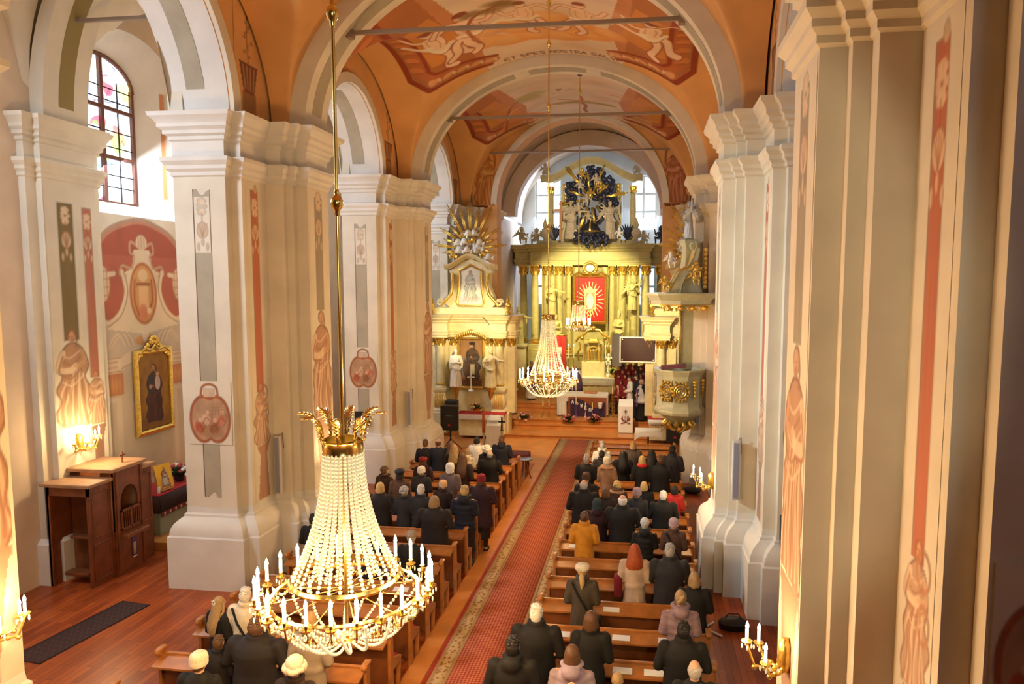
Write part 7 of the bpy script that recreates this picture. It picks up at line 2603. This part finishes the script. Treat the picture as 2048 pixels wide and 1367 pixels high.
def person(x, y, h, label, coat='coat', cc='black', hair='short', hc='hairbrown', hat=None, hatc='cream', fem=False, group=None, rz=0, z=0, legs='dark', extra=None, bow=False, w_=1.0, skirt=None):
    t = thing('person', label, 'person', (x, y, z), rz, group)
    top = 1.70 + (.03 if hat else 0)
    s_ = h / top
    t.scale = (s_ * .98 * w_, s_ * .98 * w_, s_)
    inst('body', BODY_BOW if bow else BODY[fem], t)
    inst('coat' if coat != 'robe' else 'robe', COATS[coat], t, m=cm(cc))
    if coat != 'robe':
        sk = fem if skirt is None else skirt
        inst('skirt' if sk else 'trousers', LEGS[sk], t, m=cm(legs))
    inst('shoes', SHOE, t, m=BLACK)
    if hair:
        o = inst('hair', HAIR[hair], t, m=cm(hc, 'hair_'))
        if bow:
            o.location = (0, .05, -.02)
    if hat:
        o = inst({'beanie': 'knit_hat', 'beret': 'beret', 'cap': 'peaked_cap', 'furhat': 'fur_trimmed_hat', 'hood': 'hood'}[hat], HATS[hat], t, m=cm(hatc))
        if bow:
            o.location = (0, .05, -.02)
    if extra == 'strap':
        MB().tube([(-.16, -.1, 1.44), (-.05, -.165, 1.25), (.08, -.175, 1.05), (.2, -.12, .84)], [.018, .018, .018, .018], 5).build('bag_strap', cm('black'), t, ang=60)
        MB().bbox(.14, .3, -.08, .12, .62, .86, .03).build('bag', cm('black'), t)
    if extra == 'scarf':
        MB().lathe([(.09, 1.42), (.125, 1.45), (.13, 1.5), (.1, 1.53), (.07, 1.52)], (0, 0, 0), 16, sy=1.05).build('scarf', cm('red'), t, ang=60)
    if extra == 'fur':
        f = MB()
        for i in range(24):
            a = 2 * pi * i / 24
            f.ball((.15 * cos(a), -.01 + .12 * sin(a), 1.45), (.05, .05, .045), 7, 5)
        f.build('fur_collar', cm('tan'), t, ang=60)
    if extra == 'clip':
        c = MB()
        for i in range(5):
            c.ball((.035 * cos(i * 1.257), -.1 + .0, HZ + .05 + .035 * sin(i * 1.257)), (.018, .01, .018), 7, 5)
        c.build('white_hair_clip', WHITE, t, ang=60)
    if extra == 'bag':
        MB().bbox(-.34, -.2, -.12, .12, .85, 1.2, .04).build('red_bag', cm('wine'), t)
    for e_ in inst_children(t):
        for ms in e_.material_slots:
            if ms.material is None:
                ms.link = 'OBJECT'
                ms.material = SKIN
    return t


def inst_children(t):
    return list(t.children)


for me in list(BODY.values()) + [BODY_BOW]:
    me.materials.clear()
    me.materials.append(SKIN)
for d in (COATS, LEGS, HAIR, HATS):
    for me in d.values():
        me.materials.clear()
        me.materials.append(BLACK)
SHOE.materials.append(BLACK)

GL, GR = 'worshippers standing in the left pews', 'worshippers standing in the right pews'
LP = [
    (-6.53, 20.25, 1.83, 'man with short reddish-brown hair in a black coat at the front left pier', dict(hc='hairbrown')),
    (-6.13, 20.25, 1.87, 'balding man in a dark navy coat looking aside in the front left pew', dict(hair='ring', hc='hairbrown', cc='navy')),
    (-5.74, 20.25, 1.81, 'person with long light brown hair in a dark coat beside the balding man', dict(coat='lady', fem=True, hair='long', hc='hairbrown', cc='dark')),
    (-5.38, 19.30, 1.94, 'person with long straight blonde hair in a dark coat, second left row', dict(coat='lady', fem=True, hair='long', hc='dblonde', cc='dark')),
    (-5.17, 21.20, 1.76, 'person with black hair in a white jacket, front left pews', dict(coat='jacket', fem=True, hair='bob', hc='hairblack', cc='white')),
    (-5.24, 20.25, 1.60, 'fair-haired child in a cream puffer jacket, left pews', dict(coat='puffer', fem=True, hair='bob', hc='dblonde', cc='cream')),
    (-4.62, 20.25, 1.73, 'person in a white fur hat and black coat behind the white lectern', dict(coat='fur', fem=True, hair='bob', hc='hwhite', hat='furhat', hatc='white')),
    (-4.38, 21.20, 1.80, 'man with brown hair in a dark blue parka at the aisle end, front left', dict(coat='parka', hair='short', hc='hairbrown', cc='navy', w_=1.05)),
    (-4.33, 19.30, 1.80, 'grey-haired balding man in a wide black coat at the aisle, left block', dict(coat='big', hair='ring', hc='hgrey')),
    (-4.88, 18.35, 1.92, 'person with long dark brown hair in a dark brown coat, left block', dict(coat='lady', fem=True, hair='long', hc='hairbrown', cc='dbrown')),
    (-5.99, 18.35, 1.81, 'person in a bright red beret and plum coat, left block', dict(coat='lady', fem=True, hair='bob', hc='hairbrown', hat='beret', hatc='wine', cc='plum')),
    (-5.73, 17.40, 1.79, 'person in a white knit hat and charcoal coat just behind the red beret', dict(coat='lady', fem=True, hair=None, hat='beanie', hatc='white', cc='char')),
    (-4.96, 17.40, 1.91, 'person in a white knit hat and mauve-grey coat in the middle of the left block', dict(coat='lady', fem=True, hair='bob', hc='hwhite', hat='beanie', hatc='white', cc='greycoat')),
    (-3.91, 16.45, 1.91, 'person in a bright red knit hat and dark plum coat at the aisle', dict(coat='big', fem=True, hair='bob', hc='hairbrown', hat='beanie', hatc='wine', cc='plum')),
    (-6.73, 17.40, 1.73, 'curly brown-haired person with turned head in a dark brown coat by the second pier', dict(coat='fur', fem=True, hair='curly', hc='hairbrown', cc='dbrown', rz=-.3)),
    (-5.97, 16.45, 1.98, 'person in a dark navy beret and brown coat by the second pier', dict(coat='lady', fem=True, hair='bob', hc='hairblack', hat='beret', hatc='navy', cc='brown', w_=.92)),
    (-6.11, 15.50, 1.87, 'person with a golden blonde bob in a black coat beside the large chandelier', dict(coat='big', fem=True, hair='bob', hc='blonde', cc='dark')),
    (-5.53, 15.50, 1.79, 'person with grey hair in a dark coat, left block', dict(coat='lady', fem=True, hair='curly', hc='hgrey', cc='char')),
    (-5.12, 15.50, 1.85, 'person with white hair in a dark jacket with pale piping, left block', dict(coat='jacket', hair='short', hc='hwhite', cc='char')),
    (-4.87, 16.45, 1.72, 'person in a cream knit hat and dark coat, left block', dict(coat='lady', fem=True, hair=None, hat='beanie', hatc='peach', cc='dbrown')),
    (-4.08, 15.50, 1.87, 'person with short blonde hair in a dark blue-grey puffer at the aisle', dict(coat='puffer', fem=True, hair='short', hc='blonde', cc='navy', w_=1.1)),
    (-4.51, 14.55, 1.90, 'person with dark blonde hair in a broad dark brown coat, left block', dict(coat='big', fem=True, hair='bob', hc='dblonde', cc='dark', w_=1.1)),
    (-5.19, 12.65, 1.94, 'blonde person half hidden by the chandelier beads', dict(coat='lady', fem=True, hair='bob', hc='blonde', cc='dark')),
    (-4.38, 12.65, 1.82, 'man in a grey flat cap and dark coat in the chandelier glow', dict(coat='coat', hair='short', hc='hgrey', hat='cap', hatc='taupe')),
    (-6.84, 13.60, 1.70, 'dark-haired man behind the top of the chandelier', dict(hc='hairblack')),
    (-6.52, 9.80, 1.65, 'girl with very long blonde hair and a white hair clip, bottom left', dict(coat='lady', fem=True, hair='long', hc='dblonde', cc='black', extra='clip', rz=-.35)),
    (-6.07, 9.80, 1.82, 'white-haired person in a cream jacket with a black strap, bottom left', dict(coat='jacket', hair='short', hc='hwhite', cc='cream', extra='strap')),
    (-5.33, 8.85, 1.84, 'big broad man in a dark brown coat below the chandelier', dict(coat='big', hair='short', hc='hairbrown', cc='dark', w_=1.3)),
    (-5.95, 8.9, 1.52, 'dark-haired child between the long-haired girl and the broad man', dict(coat='jacket', hair='short', hc='hairbrown', cc='dark')),
    (-5.56, 7.90, 1.86, 'person in a cream knit hat at the bottom left edge', dict(coat='coat', hair='short', hc='hairbrown', hat='beanie', hatc='cream', cc='black')),
    (-4.27, 7.90, 1.88, 'person in a beige knit hat with fluffy white trim at the bottom edge', dict(coat='lady', fem=True, hair=None, hat='furhat', hatc='cream', cc='dbrown')),
    (-4.54, 8.85, 1.98, 'person in a taupe coat under the large chandelier', dict(coat='trench', fem=True, hair='bob', hc='dblonde', cc='taupe')),
]
RP = [
    (-1.23, 20.90, 1.80, 'person with grey-brown hair in a white jacket, front of the right block', dict(coat='puffer', fem=True, hair='short', hc='hgrey', cc='white')),
    (-1.18, 19.95, 1.74, 'dark-haired person in a grey patterned coat before the fur collar', dict(coat='lady', fem=True, hair='short', hc='hairblack', cc='char')),
    (-1.54, 19.00, 1.85, 'grey-haired man in a black coat at the aisle, right block', dict(hair='short', hc='hgrey')),
    (-0.98, 19.00, 1.81, 'person in a cream knit hat and brown coat with a wide fur collar', dict(coat='fur', fem=True, hair='bob', hc='hgrey', hat='beanie', hatc='cream', cc='tan', extra='fur')),
    (-0.56, 19.95, 1.76, 'person with long black hair covering a black coat, left of the orange-red scarf', dict(coat='lady', fem=True, hair='long', hc='hairblack', w_=1.1)),
    (-0.30, 20.90, 1.83, 'person with streaked blonde hair in an olive-brown coat, frontmost in the right block', dict(coat='lady', fem=True, hair='bob', hc='dblonde', cc='olive')),
    (-0.02, 19.00, 1.86, 'person with orange-blonde hair and a bright red scarf, right block', dict(coat='lady', fem=True, hair='bob', hc='blonde', extra='scarf')),
    (0.25, 19.95, 1.83, 'person with long black hair right of the orange-blonde one', dict(coat='lady', fem=True, hair='long', hc='hairblack')),
    (0.48, 19.00, 1.89, 'person with brown hair in a broad black coat, right block', dict(coat='big', hair='short', hc='hairbrown')),
    (0.83, 19.95, 1.95, 'dark-haired man in a grey-blue jacket at the right pier', dict(coat='jacket', hair='short', hc='hairblack', cc='char')),
    (-1.39, 17.10, 1.87, 'person in a brown knit hat and dark coat at the aisle, right block', dict(coat='coat', hair=None, hat='beanie', hatc='brown', cc='dark')),
    (-1.37, 16.15, 1.94, 'bald man with grey fringe in a broad black coat at the aisle', dict(coat='big', hair='ring', hc='hgrey')),
    (-0.62, 17.10, 1.66, 'person with curly blonde hair and brown fur collar, right block', dict(coat='fur', fem=True, hair='curly', hc='blonde', cc='brown', extra='fur')),
    (-0.85, 16.15, 1.77, 'person with auburn hair in a dark brown coat, right block', dict(coat='lady', fem=True, hair='bob', hc='hairbrown', cc='dbrown')),
    (-0.43, 15.20, 1.90, 'white-haired man in a very broad black coat in the middle of the right block', dict(coat='big', hair='ring', hc='hwhite', w_=1.1)),
    (-0.12, 16.15, 1.81, 'person in a mauve-grey knit hat and grey coat, right block', dict(coat='lady', fem=True, hair=None, hat='beanie', hatc='mauve', cc='char')),
    (0.04, 17.10, 1.68, 'person with a light blonde bob in a black coat, right block', dict(coat='lady', fem=True, hair='bob', hc='blonde')),
    (0.48, 16.15, 1.74, 'white-haired man in a broad black coat left of the red coat', dict(coat='big', hair='short', hc='hwhite')),
    (0.78, 17.10, 1.60, 'dark-haired person in a bright red coat at the right end', dict(coat='lady', fem=True, hair='bob', hc='hairblack', cc='red')),
    (-0.99, 15.20, 1.82, 'person with a dark teal hood and plum jacket beyond the mustard coat', dict(coat='parka', hair=None, hat='hood', hatc='teal', cc='plum')),
    (-1.19, 14.25, 1.80, 'person with pinned-up brown hair in a bright mustard yellow coat', dict(coat='lady', fem=True, hair='updo', hc='hairbrown', cc='mustard', w_=1.08)),
    (0.06, 14.25, 1.73, 'person in a white peaked cap and black jacket, right block', dict(coat='puffer', hair='short', hc='hgrey', hat='cap', hatc='lgrey', cc='black')),
    (0.65, 14.25, 1.75, 'person in a pinkish knit hat and brown coat with a shoulder strap', dict(coat='lady', fem=True, hair=None, hat='beanie', hatc='pink', cc='brown', extra='strap')),
    (-0.12, 12.35, 1.86, 'person with long ginger hair in a belted beige trench coat', dict(coat='trench', fem=True, hair='wavy', hc='ginger', cc='beige', extra='bag')),
    (0.50, 12.35, 1.90, 'grey-cropped man in a dark grey coat right of the ginger hair', dict(coat='big', hair='short', hc='hgrey', cc='char')),
    (-0.98, 11.40, 1.87, 'person in a cream beret with a blonde ponytail and crossbody strap', dict(coat='lady', fem=True, hair='pony', hc='blonde', hat='beret', hatc='cream', cc='olive', extra='strap')),
    (0.87, 11.40, 1.79, 'person with shoulder-length blonde hair in a black jacket at the right end', dict(coat='jacket', fem=True, hair='bob', hc='dblonde')),
    (0.60, 10.45, 1.89, 'person with pinned-up taupe hair in a mauve puffer jacket', dict(coat='puffer', fem=True, hair='updo', hc='dblonde', cc='mauve')),
    (0.59, 9.50, 1.86, 'dark-haired man with a thin crown in a broad black coat, near right', dict(coat='big', hair='short', hc='hairblack')),
    (-1.47, 9.50, 1.98, 'white-haired man in a broad black coat at the aisle, near right', dict(coat='big', hair='short', hc='hwhite')),
    (-0.69, 9.50, 1.93, 'person with smooth dark brown hair in a black coat, near right', dict(coat='lady', fem=True, hair='bob', hc='hairbrown', cc='black')),
    (-0.86, 8.55, 1.92, 'person with brown hair in a pale lilac puffer jacket at the bottom', dict(coat='puffer', fem=True, hair='bob', hc='hairbrown', cc='lilac')),
    (-0.77, 7.60, 1.98, 'bald man in front of the lilac puffer at the bottom edge', dict(coat='coat', hair='ring', hc='hwhite')),
    (-0.28, 8.55, 1.60, 'blonde-brown person with a bowed head at the bottom edge', dict(coat='lady', fem=True, hair='pony', hc='dblonde', bow=False, cc='dbrown')),
    (0.68, 8.55, 1.83, 'bald man with grey fringe at the bottom right of the pews', dict(coat='coat', hair='ring', hc='hgrey')),
    (-1.63, 8.55, 1.98, 'dark-haired man in a hooded black jacket at the aisle, nearest right row', dict(coat='parka', hair='short', hc='hairblack')),
]
for L_, G_ in ((LP, GL), (RP, GR)):
    for x, y, h, lab, kw in L_:
        person(x, y, h, lab, group=G_, **kw)

# clergy and singers in the sanctuary
def vest(t, cc_, z0=.55, stole=None):
    """wide liturgical over-garment"""
    n = 24
    m = MB().loft([ering(0, 0, z0, .34, .25, n, .05, 6), ering(0, 0, .9, .33, .22, n, .04, 6), ering(0, .02, 1.1, .31, .2, n), ering(0, 0, 1.3, .25, .16, n), ering(0, 0, 1.41, .17, .11, n), ering(0, 0, 1.47, .075, .07, n)])
    m.build('chasuble', cm(cc_), t, smooth=True)
    if stole:
        for q_ in (-1, 1):
            MB().loft([[(q_ * .08 - .03, .21, .6), (q_ * .08 + .03, .21, .6), (q_ * .08 + .03, .26, .6), (q_ * .08 - .03, .26, .6)], [(q_ * .07 - .03, .15, 1.3), (q_ * .07 + .03, .15, 1.3), (q_ * .07 + .03, .2, 1.3), (q_ * .07 - .03, .2, 1.3)]]).build('stole', cm(stole), t)


p = person(-3.28, 33.2, 1.84, 'priest in a purple chasuble facing the pews behind the altar table', 'robe', 'white', 'ring', 'hgrey', rz=pi, z=.88)
vest(p, 'purple', .35, 'cream')
p = person(-5.51, 34.0, 1.86, 'grey-haired priest in dark violet at the left, behind the glowing chandelier', 'robe', 'white', 'short', 'hgrey', rz=pi, z=.88)
vest(p, 'purple', .5)
p = person(-6.1, 31.9, 1.86, 'young server in a cream robe standing beside the left side altar', 'robe', 'cream', 'short', 'hairbrown', rz=-1.4, z=.52)
vest(p, 'cream', .6)
p = person(-.1, 31.0, 1.88, 'bald priest in a white alb with purple stole reading at the lectern', 'robe', 'black', 'ring', 'hgrey', rz=2.0, z=.52)
vest(p, 'white', .75, 'purple')
p = person(-.3, 31.75, 1.98, 'dark-haired cleric in a black cassock beside the bald priest', 'robe', 'black', 'short', 'hairblack', rz=1.7, z=.52)
p = person(-.62, 32.05, 1.86, 'dark-haired young man in a white surplice behind the cleric', 'robe', 'white', 'short', 'hairblack', rz=1.7, z=.52)
g = random.Random(12)
for r_ in range(6):
    for c_ in range(4):
        x = -1.2 + c_ * .34 + (r_ % 2) * .15 + g.uniform(-.04, .04)
        y = 32.55 + r_ * .40
        if c_ == 3 and r_ == 0:
            continue
        hh = 1.34 + r_ * .09 + g.uniform(-.05, .05)
        lab = '%s singer in a dark red top, %s row of the choir beside the altar' % (('first', 'second', 'third', 'last')[c_], ('front', 'second', 'third', 'fourth', 'fifth', 'back')[r_])
        person(x, y, hh, lab, 'jacket', 'wine' if g.random() < .8 else 'brown', g.choice(('short', 'bob', 'short', 'pony')), g.choice(('hairbrown', 'dblonde', 'hairblack')), group='singers of the choir', rz=pi * .85, z=.52 + .1 * r_, w_=.86)
st_ = MB()
for r_ in range(1, 6):
    st_.box(-1.6, .15, 32.55 + r_ * .40 - .2, 32.55 + r_ * .40 + .2, .5, .52 + .1 * r_)
struct(st_.build('trim_9', WOODD), 'choir risers beside the high altar')

# ================================================================== CHANDELIERS
BEADP = mat('glowing_bead_crystal', (.34, .31, .22), .05, emit=.28, emitcol=(1, .84, .48), spec=1)  # beads given a faint glow of their own to imitate caught candlelight
OCT = [(1, 0, 0), (0, 1, 0), (-1, 0, 0), (0, -1, 0), (0, 0, 1), (0, 0, -1)]
OCF = [(0, 1, 4), (1, 2, 4), (2, 3, 4), (3, 0, 4), (1, 0, 5), (2, 1, 5), (3, 2, 5), (0, 3, 5)]


def beads(path, r0, r1=None, gap=2.4, low=False):
    """string of faceted beads along a polyline"""
    mb = MB()
    pts = [Vector(p) for p in path]
    L_ = [0]
    for a, b in zip(pts, pts[1:]):
        L_.append(L_[-1] + (b - a).length)
    s_ = 0
    r1 = r1 or r0
    i = 0
    while s_ < L_[-1]:
        while i < len(L_) - 2 and L_[i + 1] < s_:
            i += 1
        t = (s_ - L_[i]) / max(1e-9, L_[i + 1] - L_[i])
        p = pts[i].lerp(pts[i + 1], min(1, t))
        r = r0 + (r1 - r0) * s_ / L_[-1]
        if low:
            mb.add([(p.x + r * a, p.y + r * b, p.z + r * c) for a, b, c in OCT], OCF)
        else:
            mb.ball(tuple(p), (r, r, r * 1.08), 7, 5)
        s_ += r * gap
    return mb


def chandelier(x, y, label, ztop_ring, zring, zbot, rtop, rring, ncand, nstr, rodtop, balls, low=False, leaves=8, rb=.017, candr=None):
    t = thing('chandelier', label, 'chandelier', (x, y, zring), group=None)
    zt, zb = ztop_ring - zring, zbot - zring
    zr = rodtop - zring
    rod = MB().tube([(0, 0, zb + .1), (0, 0, zr)], .018, 10)
    rod.build('rod', BRASS, t, ang=60)
    for bz in balls:
        MB().lathe([(.018, -.13), (.028, -.11), (.024, -.08), (.05, -.05), (.062, -.01), (.062, .02), (.045, .055), (.024, .08), (.03, .1), (.018, .13)], (0, 0, bz - zring), 14).build('rod_knop', BRASS, t, ang=60)
    # crown band with curling fern leaves
    MB().lathe([(rtop, -.07), (rtop + .012, -.06), (rtop + .004, -.04), (rtop + .004, .05), (rtop + .014, .065), (rtop, .08), (rtop - .02, .07), (rtop - .02, -.06), (rtop, -.07)], (0, 0, zt), 28, caps=False).build('crown_band', BRASS, t, ang=40)
    if leaves:
        lf = MB()
        pth = []
        for k in range(12):
            u = k / 11
            pth.append((rtop + .01 + .20 * u ** 2.2, 0, zt + .04 + .30 * sin(u * 1.75)))
        wd = [.018 + .040 * sin(pi * min(1, k / 11 * 1.05)) for k in range(12)]
        for k in range(11):
            a, b = pth[k], pth[k + 1]
            lf.add([(a[0], -wd[k] * .25, a[2]), (a[0], wd[k] * .25, a[2]), (b[0], wd[k] * .25, b[2]), (b[0], -wd[k] * .25, b[2])], [(0, 1, 2, 3)])
            for q_ in (-1, 1):
                lf.tube([(a[0], 0, a[2]), (b[0] + .015, q_ * wd[k] * .7, b[2] + .012), (b[0] + .03, q_ * wd[k] * 1.1, b[2] - .004)], [.008, .009, .002], 4)
        lf.tube(pth, .007, 5)
        me = lf.mesh('leaf', ang=60)
        me.materials.append(BRASS)
        for k in range(leaves):
            inst('fern_leaf', me, t, rotz=2 * pi * k / leaves + .2)
    # bead strands from crown to inner ring (flaring)
    ri = rring * .62
    prof = []
    for k in range(26):
        u = k / 25
        prof.append((rtop + (ri - rtop) * u ** 2.1, 0, (zt - .06) + (.09 - (zt - .06)) * u))
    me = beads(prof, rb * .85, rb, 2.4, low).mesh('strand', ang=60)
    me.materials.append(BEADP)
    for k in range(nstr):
        inst('bead_strand', me, t, rotz=2 * pi * k / nstr)
    prof2 = [(a * .55, b, c) for a, b, c in prof]
    me2 = beads(prof2, rb * .8, rb * .9, 2.4, low).mesh('strand', ang=60)
    me2.materials.append(BEADP)
    for k in range(nstr // 2):
        inst('inner_bead_strand', me2, t, rotz=2 * pi * (k + .5) / (nstr // 2))
    # rings
    MB().lathe([(ri + .01, -.03), (ri + .025, 0), (ri + .01, .03), (ri - .005, .03), (ri - .005, -.03), (ri + .01, -.03)], (0, 0, .08), 40, caps=False).build('inner_ring', BRASS, t, ang=40)
    MB().lathe([(rring * .86 + .0, -.02), (rring * .86 + .02, 0), (rring * .86, .02), (rring * .86 - .015, 0), (rring * .86, -.02)], (0, 0, -.1), 48, caps=False).build('outer_ring', BRASS, t, ang=40)
    sp = MB()
    for k in range(12):
        a = 2 * pi * k / 12
        sp.tube([(.04 * cos(a), .04 * sin(a), -.05), (rring * .86 * cos(a), rring * .86 * sin(a), -.1)], .007, 5)
    sp.build('ring_spokes', BRASS, t, ang=60)
    # candle arms
    rc = rring
    arm = MB().tube([(rc * .84, 0, -.1), (rc * .9, 0, -.2), (rc * .98, 0, -.2), (rc, 0, -.1)], [.012, .011, .010, .009], 6)
    arm.lathe([(.012, -.1), (.05, -.08), (.055, -.065), (.02, -.06), (.018, -.03), (.03, -.02), (.0, -.02)], (rc, 0, 0), 10)
    for k in range(4):
        arm.tube([(rc * .88, 0, -.19), (rc * .9 + .03 * cos(k * 1.6), .05 * sin(k * 1.6), -.24), (rc * .9 + .05 * cos(k * 1.6), .08 * sin(k * 1.6), -.22)], [.008, .012, .002], 4)
    ma = arm.mesh('arm', ang=50)
    ma.materials.append(BRASS)
    cd = MB().lathe([(.016, -.03), (.016, .13), (0, .131)], (rc, 0, 0), 8).mesh('candle', ang=50)
    cd.materials.append(CANDLE)
    bu = MB().lathe([(.008, .13), (.019, .155), (.014, .19), (0, .225)], (rc, 0, 0), 8).mesh('bulb', ang=60)
    bu.materials.append(BULB)
    dp = MB()
    for k in range(4):
        dp.ball((rc + .05 * cos(k * 1.57 + .4), .05 * sin(k * 1.57 + .4), -.12), (.009, .009, .03), 6, 4)
    dpm = dp.mesh('drops', ang=60)
    dpm.materials.append(BEADP)
    for k in range(ncand):
        a = 2 * pi * k / ncand
        o = inst('candle_arm', ma, t, rotz=a)
        inst('candle', cd, o)
        inst('bulb', bu, o)
        inst('crystal_drops', dpm, o)['kind'] = 'stuff'
    # basket of swags below
    for k in range(nstr * 2 // 3):
        a = 2 * pi * k / (nstr * 2 // 3)
        pth = []
        for j in range(18):
            u = j / 17
            r = rring * .86 * (1 - u) ** .62 * .999 + .05
            pth.append((r * cos(a + .25 * u), r * sin(a + .25 * u), -.12 + (zb + .12 + .05) * (1 - (1 - u) ** 1.7) - .02 * sin(pi * u)))
        if k == 0:
            mm = beads([(sqrt(p[0] ** 2 + p[1] ** 2) * cos(.25 * j / 17), sqrt(p[0] ** 2 + p[1] ** 2) * sin(.25 * j / 17), p[2]) for j, p in enumerate(pth)], rb, rb * .8, 2.4, low).mesh('basket', ang=60)
            mm.materials.append(BEADP)
        inst('basket_strand', mm, t, rotz=a)
    nsw = max(8, ncand * 2 // 3)
    a1 = 2 * pi / nsw
    pth = [(rring * .9 * cos(a1 * u), rring * .9 * sin(a1 * u), -.12 - .11 * sin(pi * u)) for u in [j / 12 for j in range(13)]]
    ms = beads(pth, rb * .85, None, 2.4, low).mesh('swag', ang=60)
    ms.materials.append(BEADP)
    for k in range(nsw):
        inst('bead_swag', ms, t, rotz=a1 * k)
    MB().lathe([(.09, .02), (.1, 0), (.05, -.03), (.03, -.07), (0, -.1)], (0, 0, zb + .06), 14).build('bottom_boss', BRASS, t, ang=50)
    return t


chandelier(X0 - .03, 6.7, 'huge crystal chandelier with burning candle bulbs hanging nearest the camera', 4.86, 3.42, 2.78, .2, .87, 24, 30, 13.6, (9.1, 7.3), rb=.0185)
chandelier(-2.6, 18.9, 'glowing crystal chandelier hanging over the front pews', 5.62, 4.0, 3.42, .19, .78, 20, 26, 13.95, (13.85, 12.8, 11.2, 8.0), low=True, leaves=0, rb=.020)
chandelier(-2.35, 24.95, 'small blazing two-tiered crystal chandelier before the high altar picture', 5.85, 5.12, 4.95, .22, .42, 12, 16, 13.8, (13.2,), low=True, leaves=0, rb=.02)
for _k in range(8):
    pass
o = MB().tube([(-2.35, 24.95, 13.72), (-2.35, 24.95, 13.95)], .08, 10).build('ceiling_hook', BLACK, None, ang=50)
tag(o, 'black hook plate on the vault above the small chandelier', 'hook')
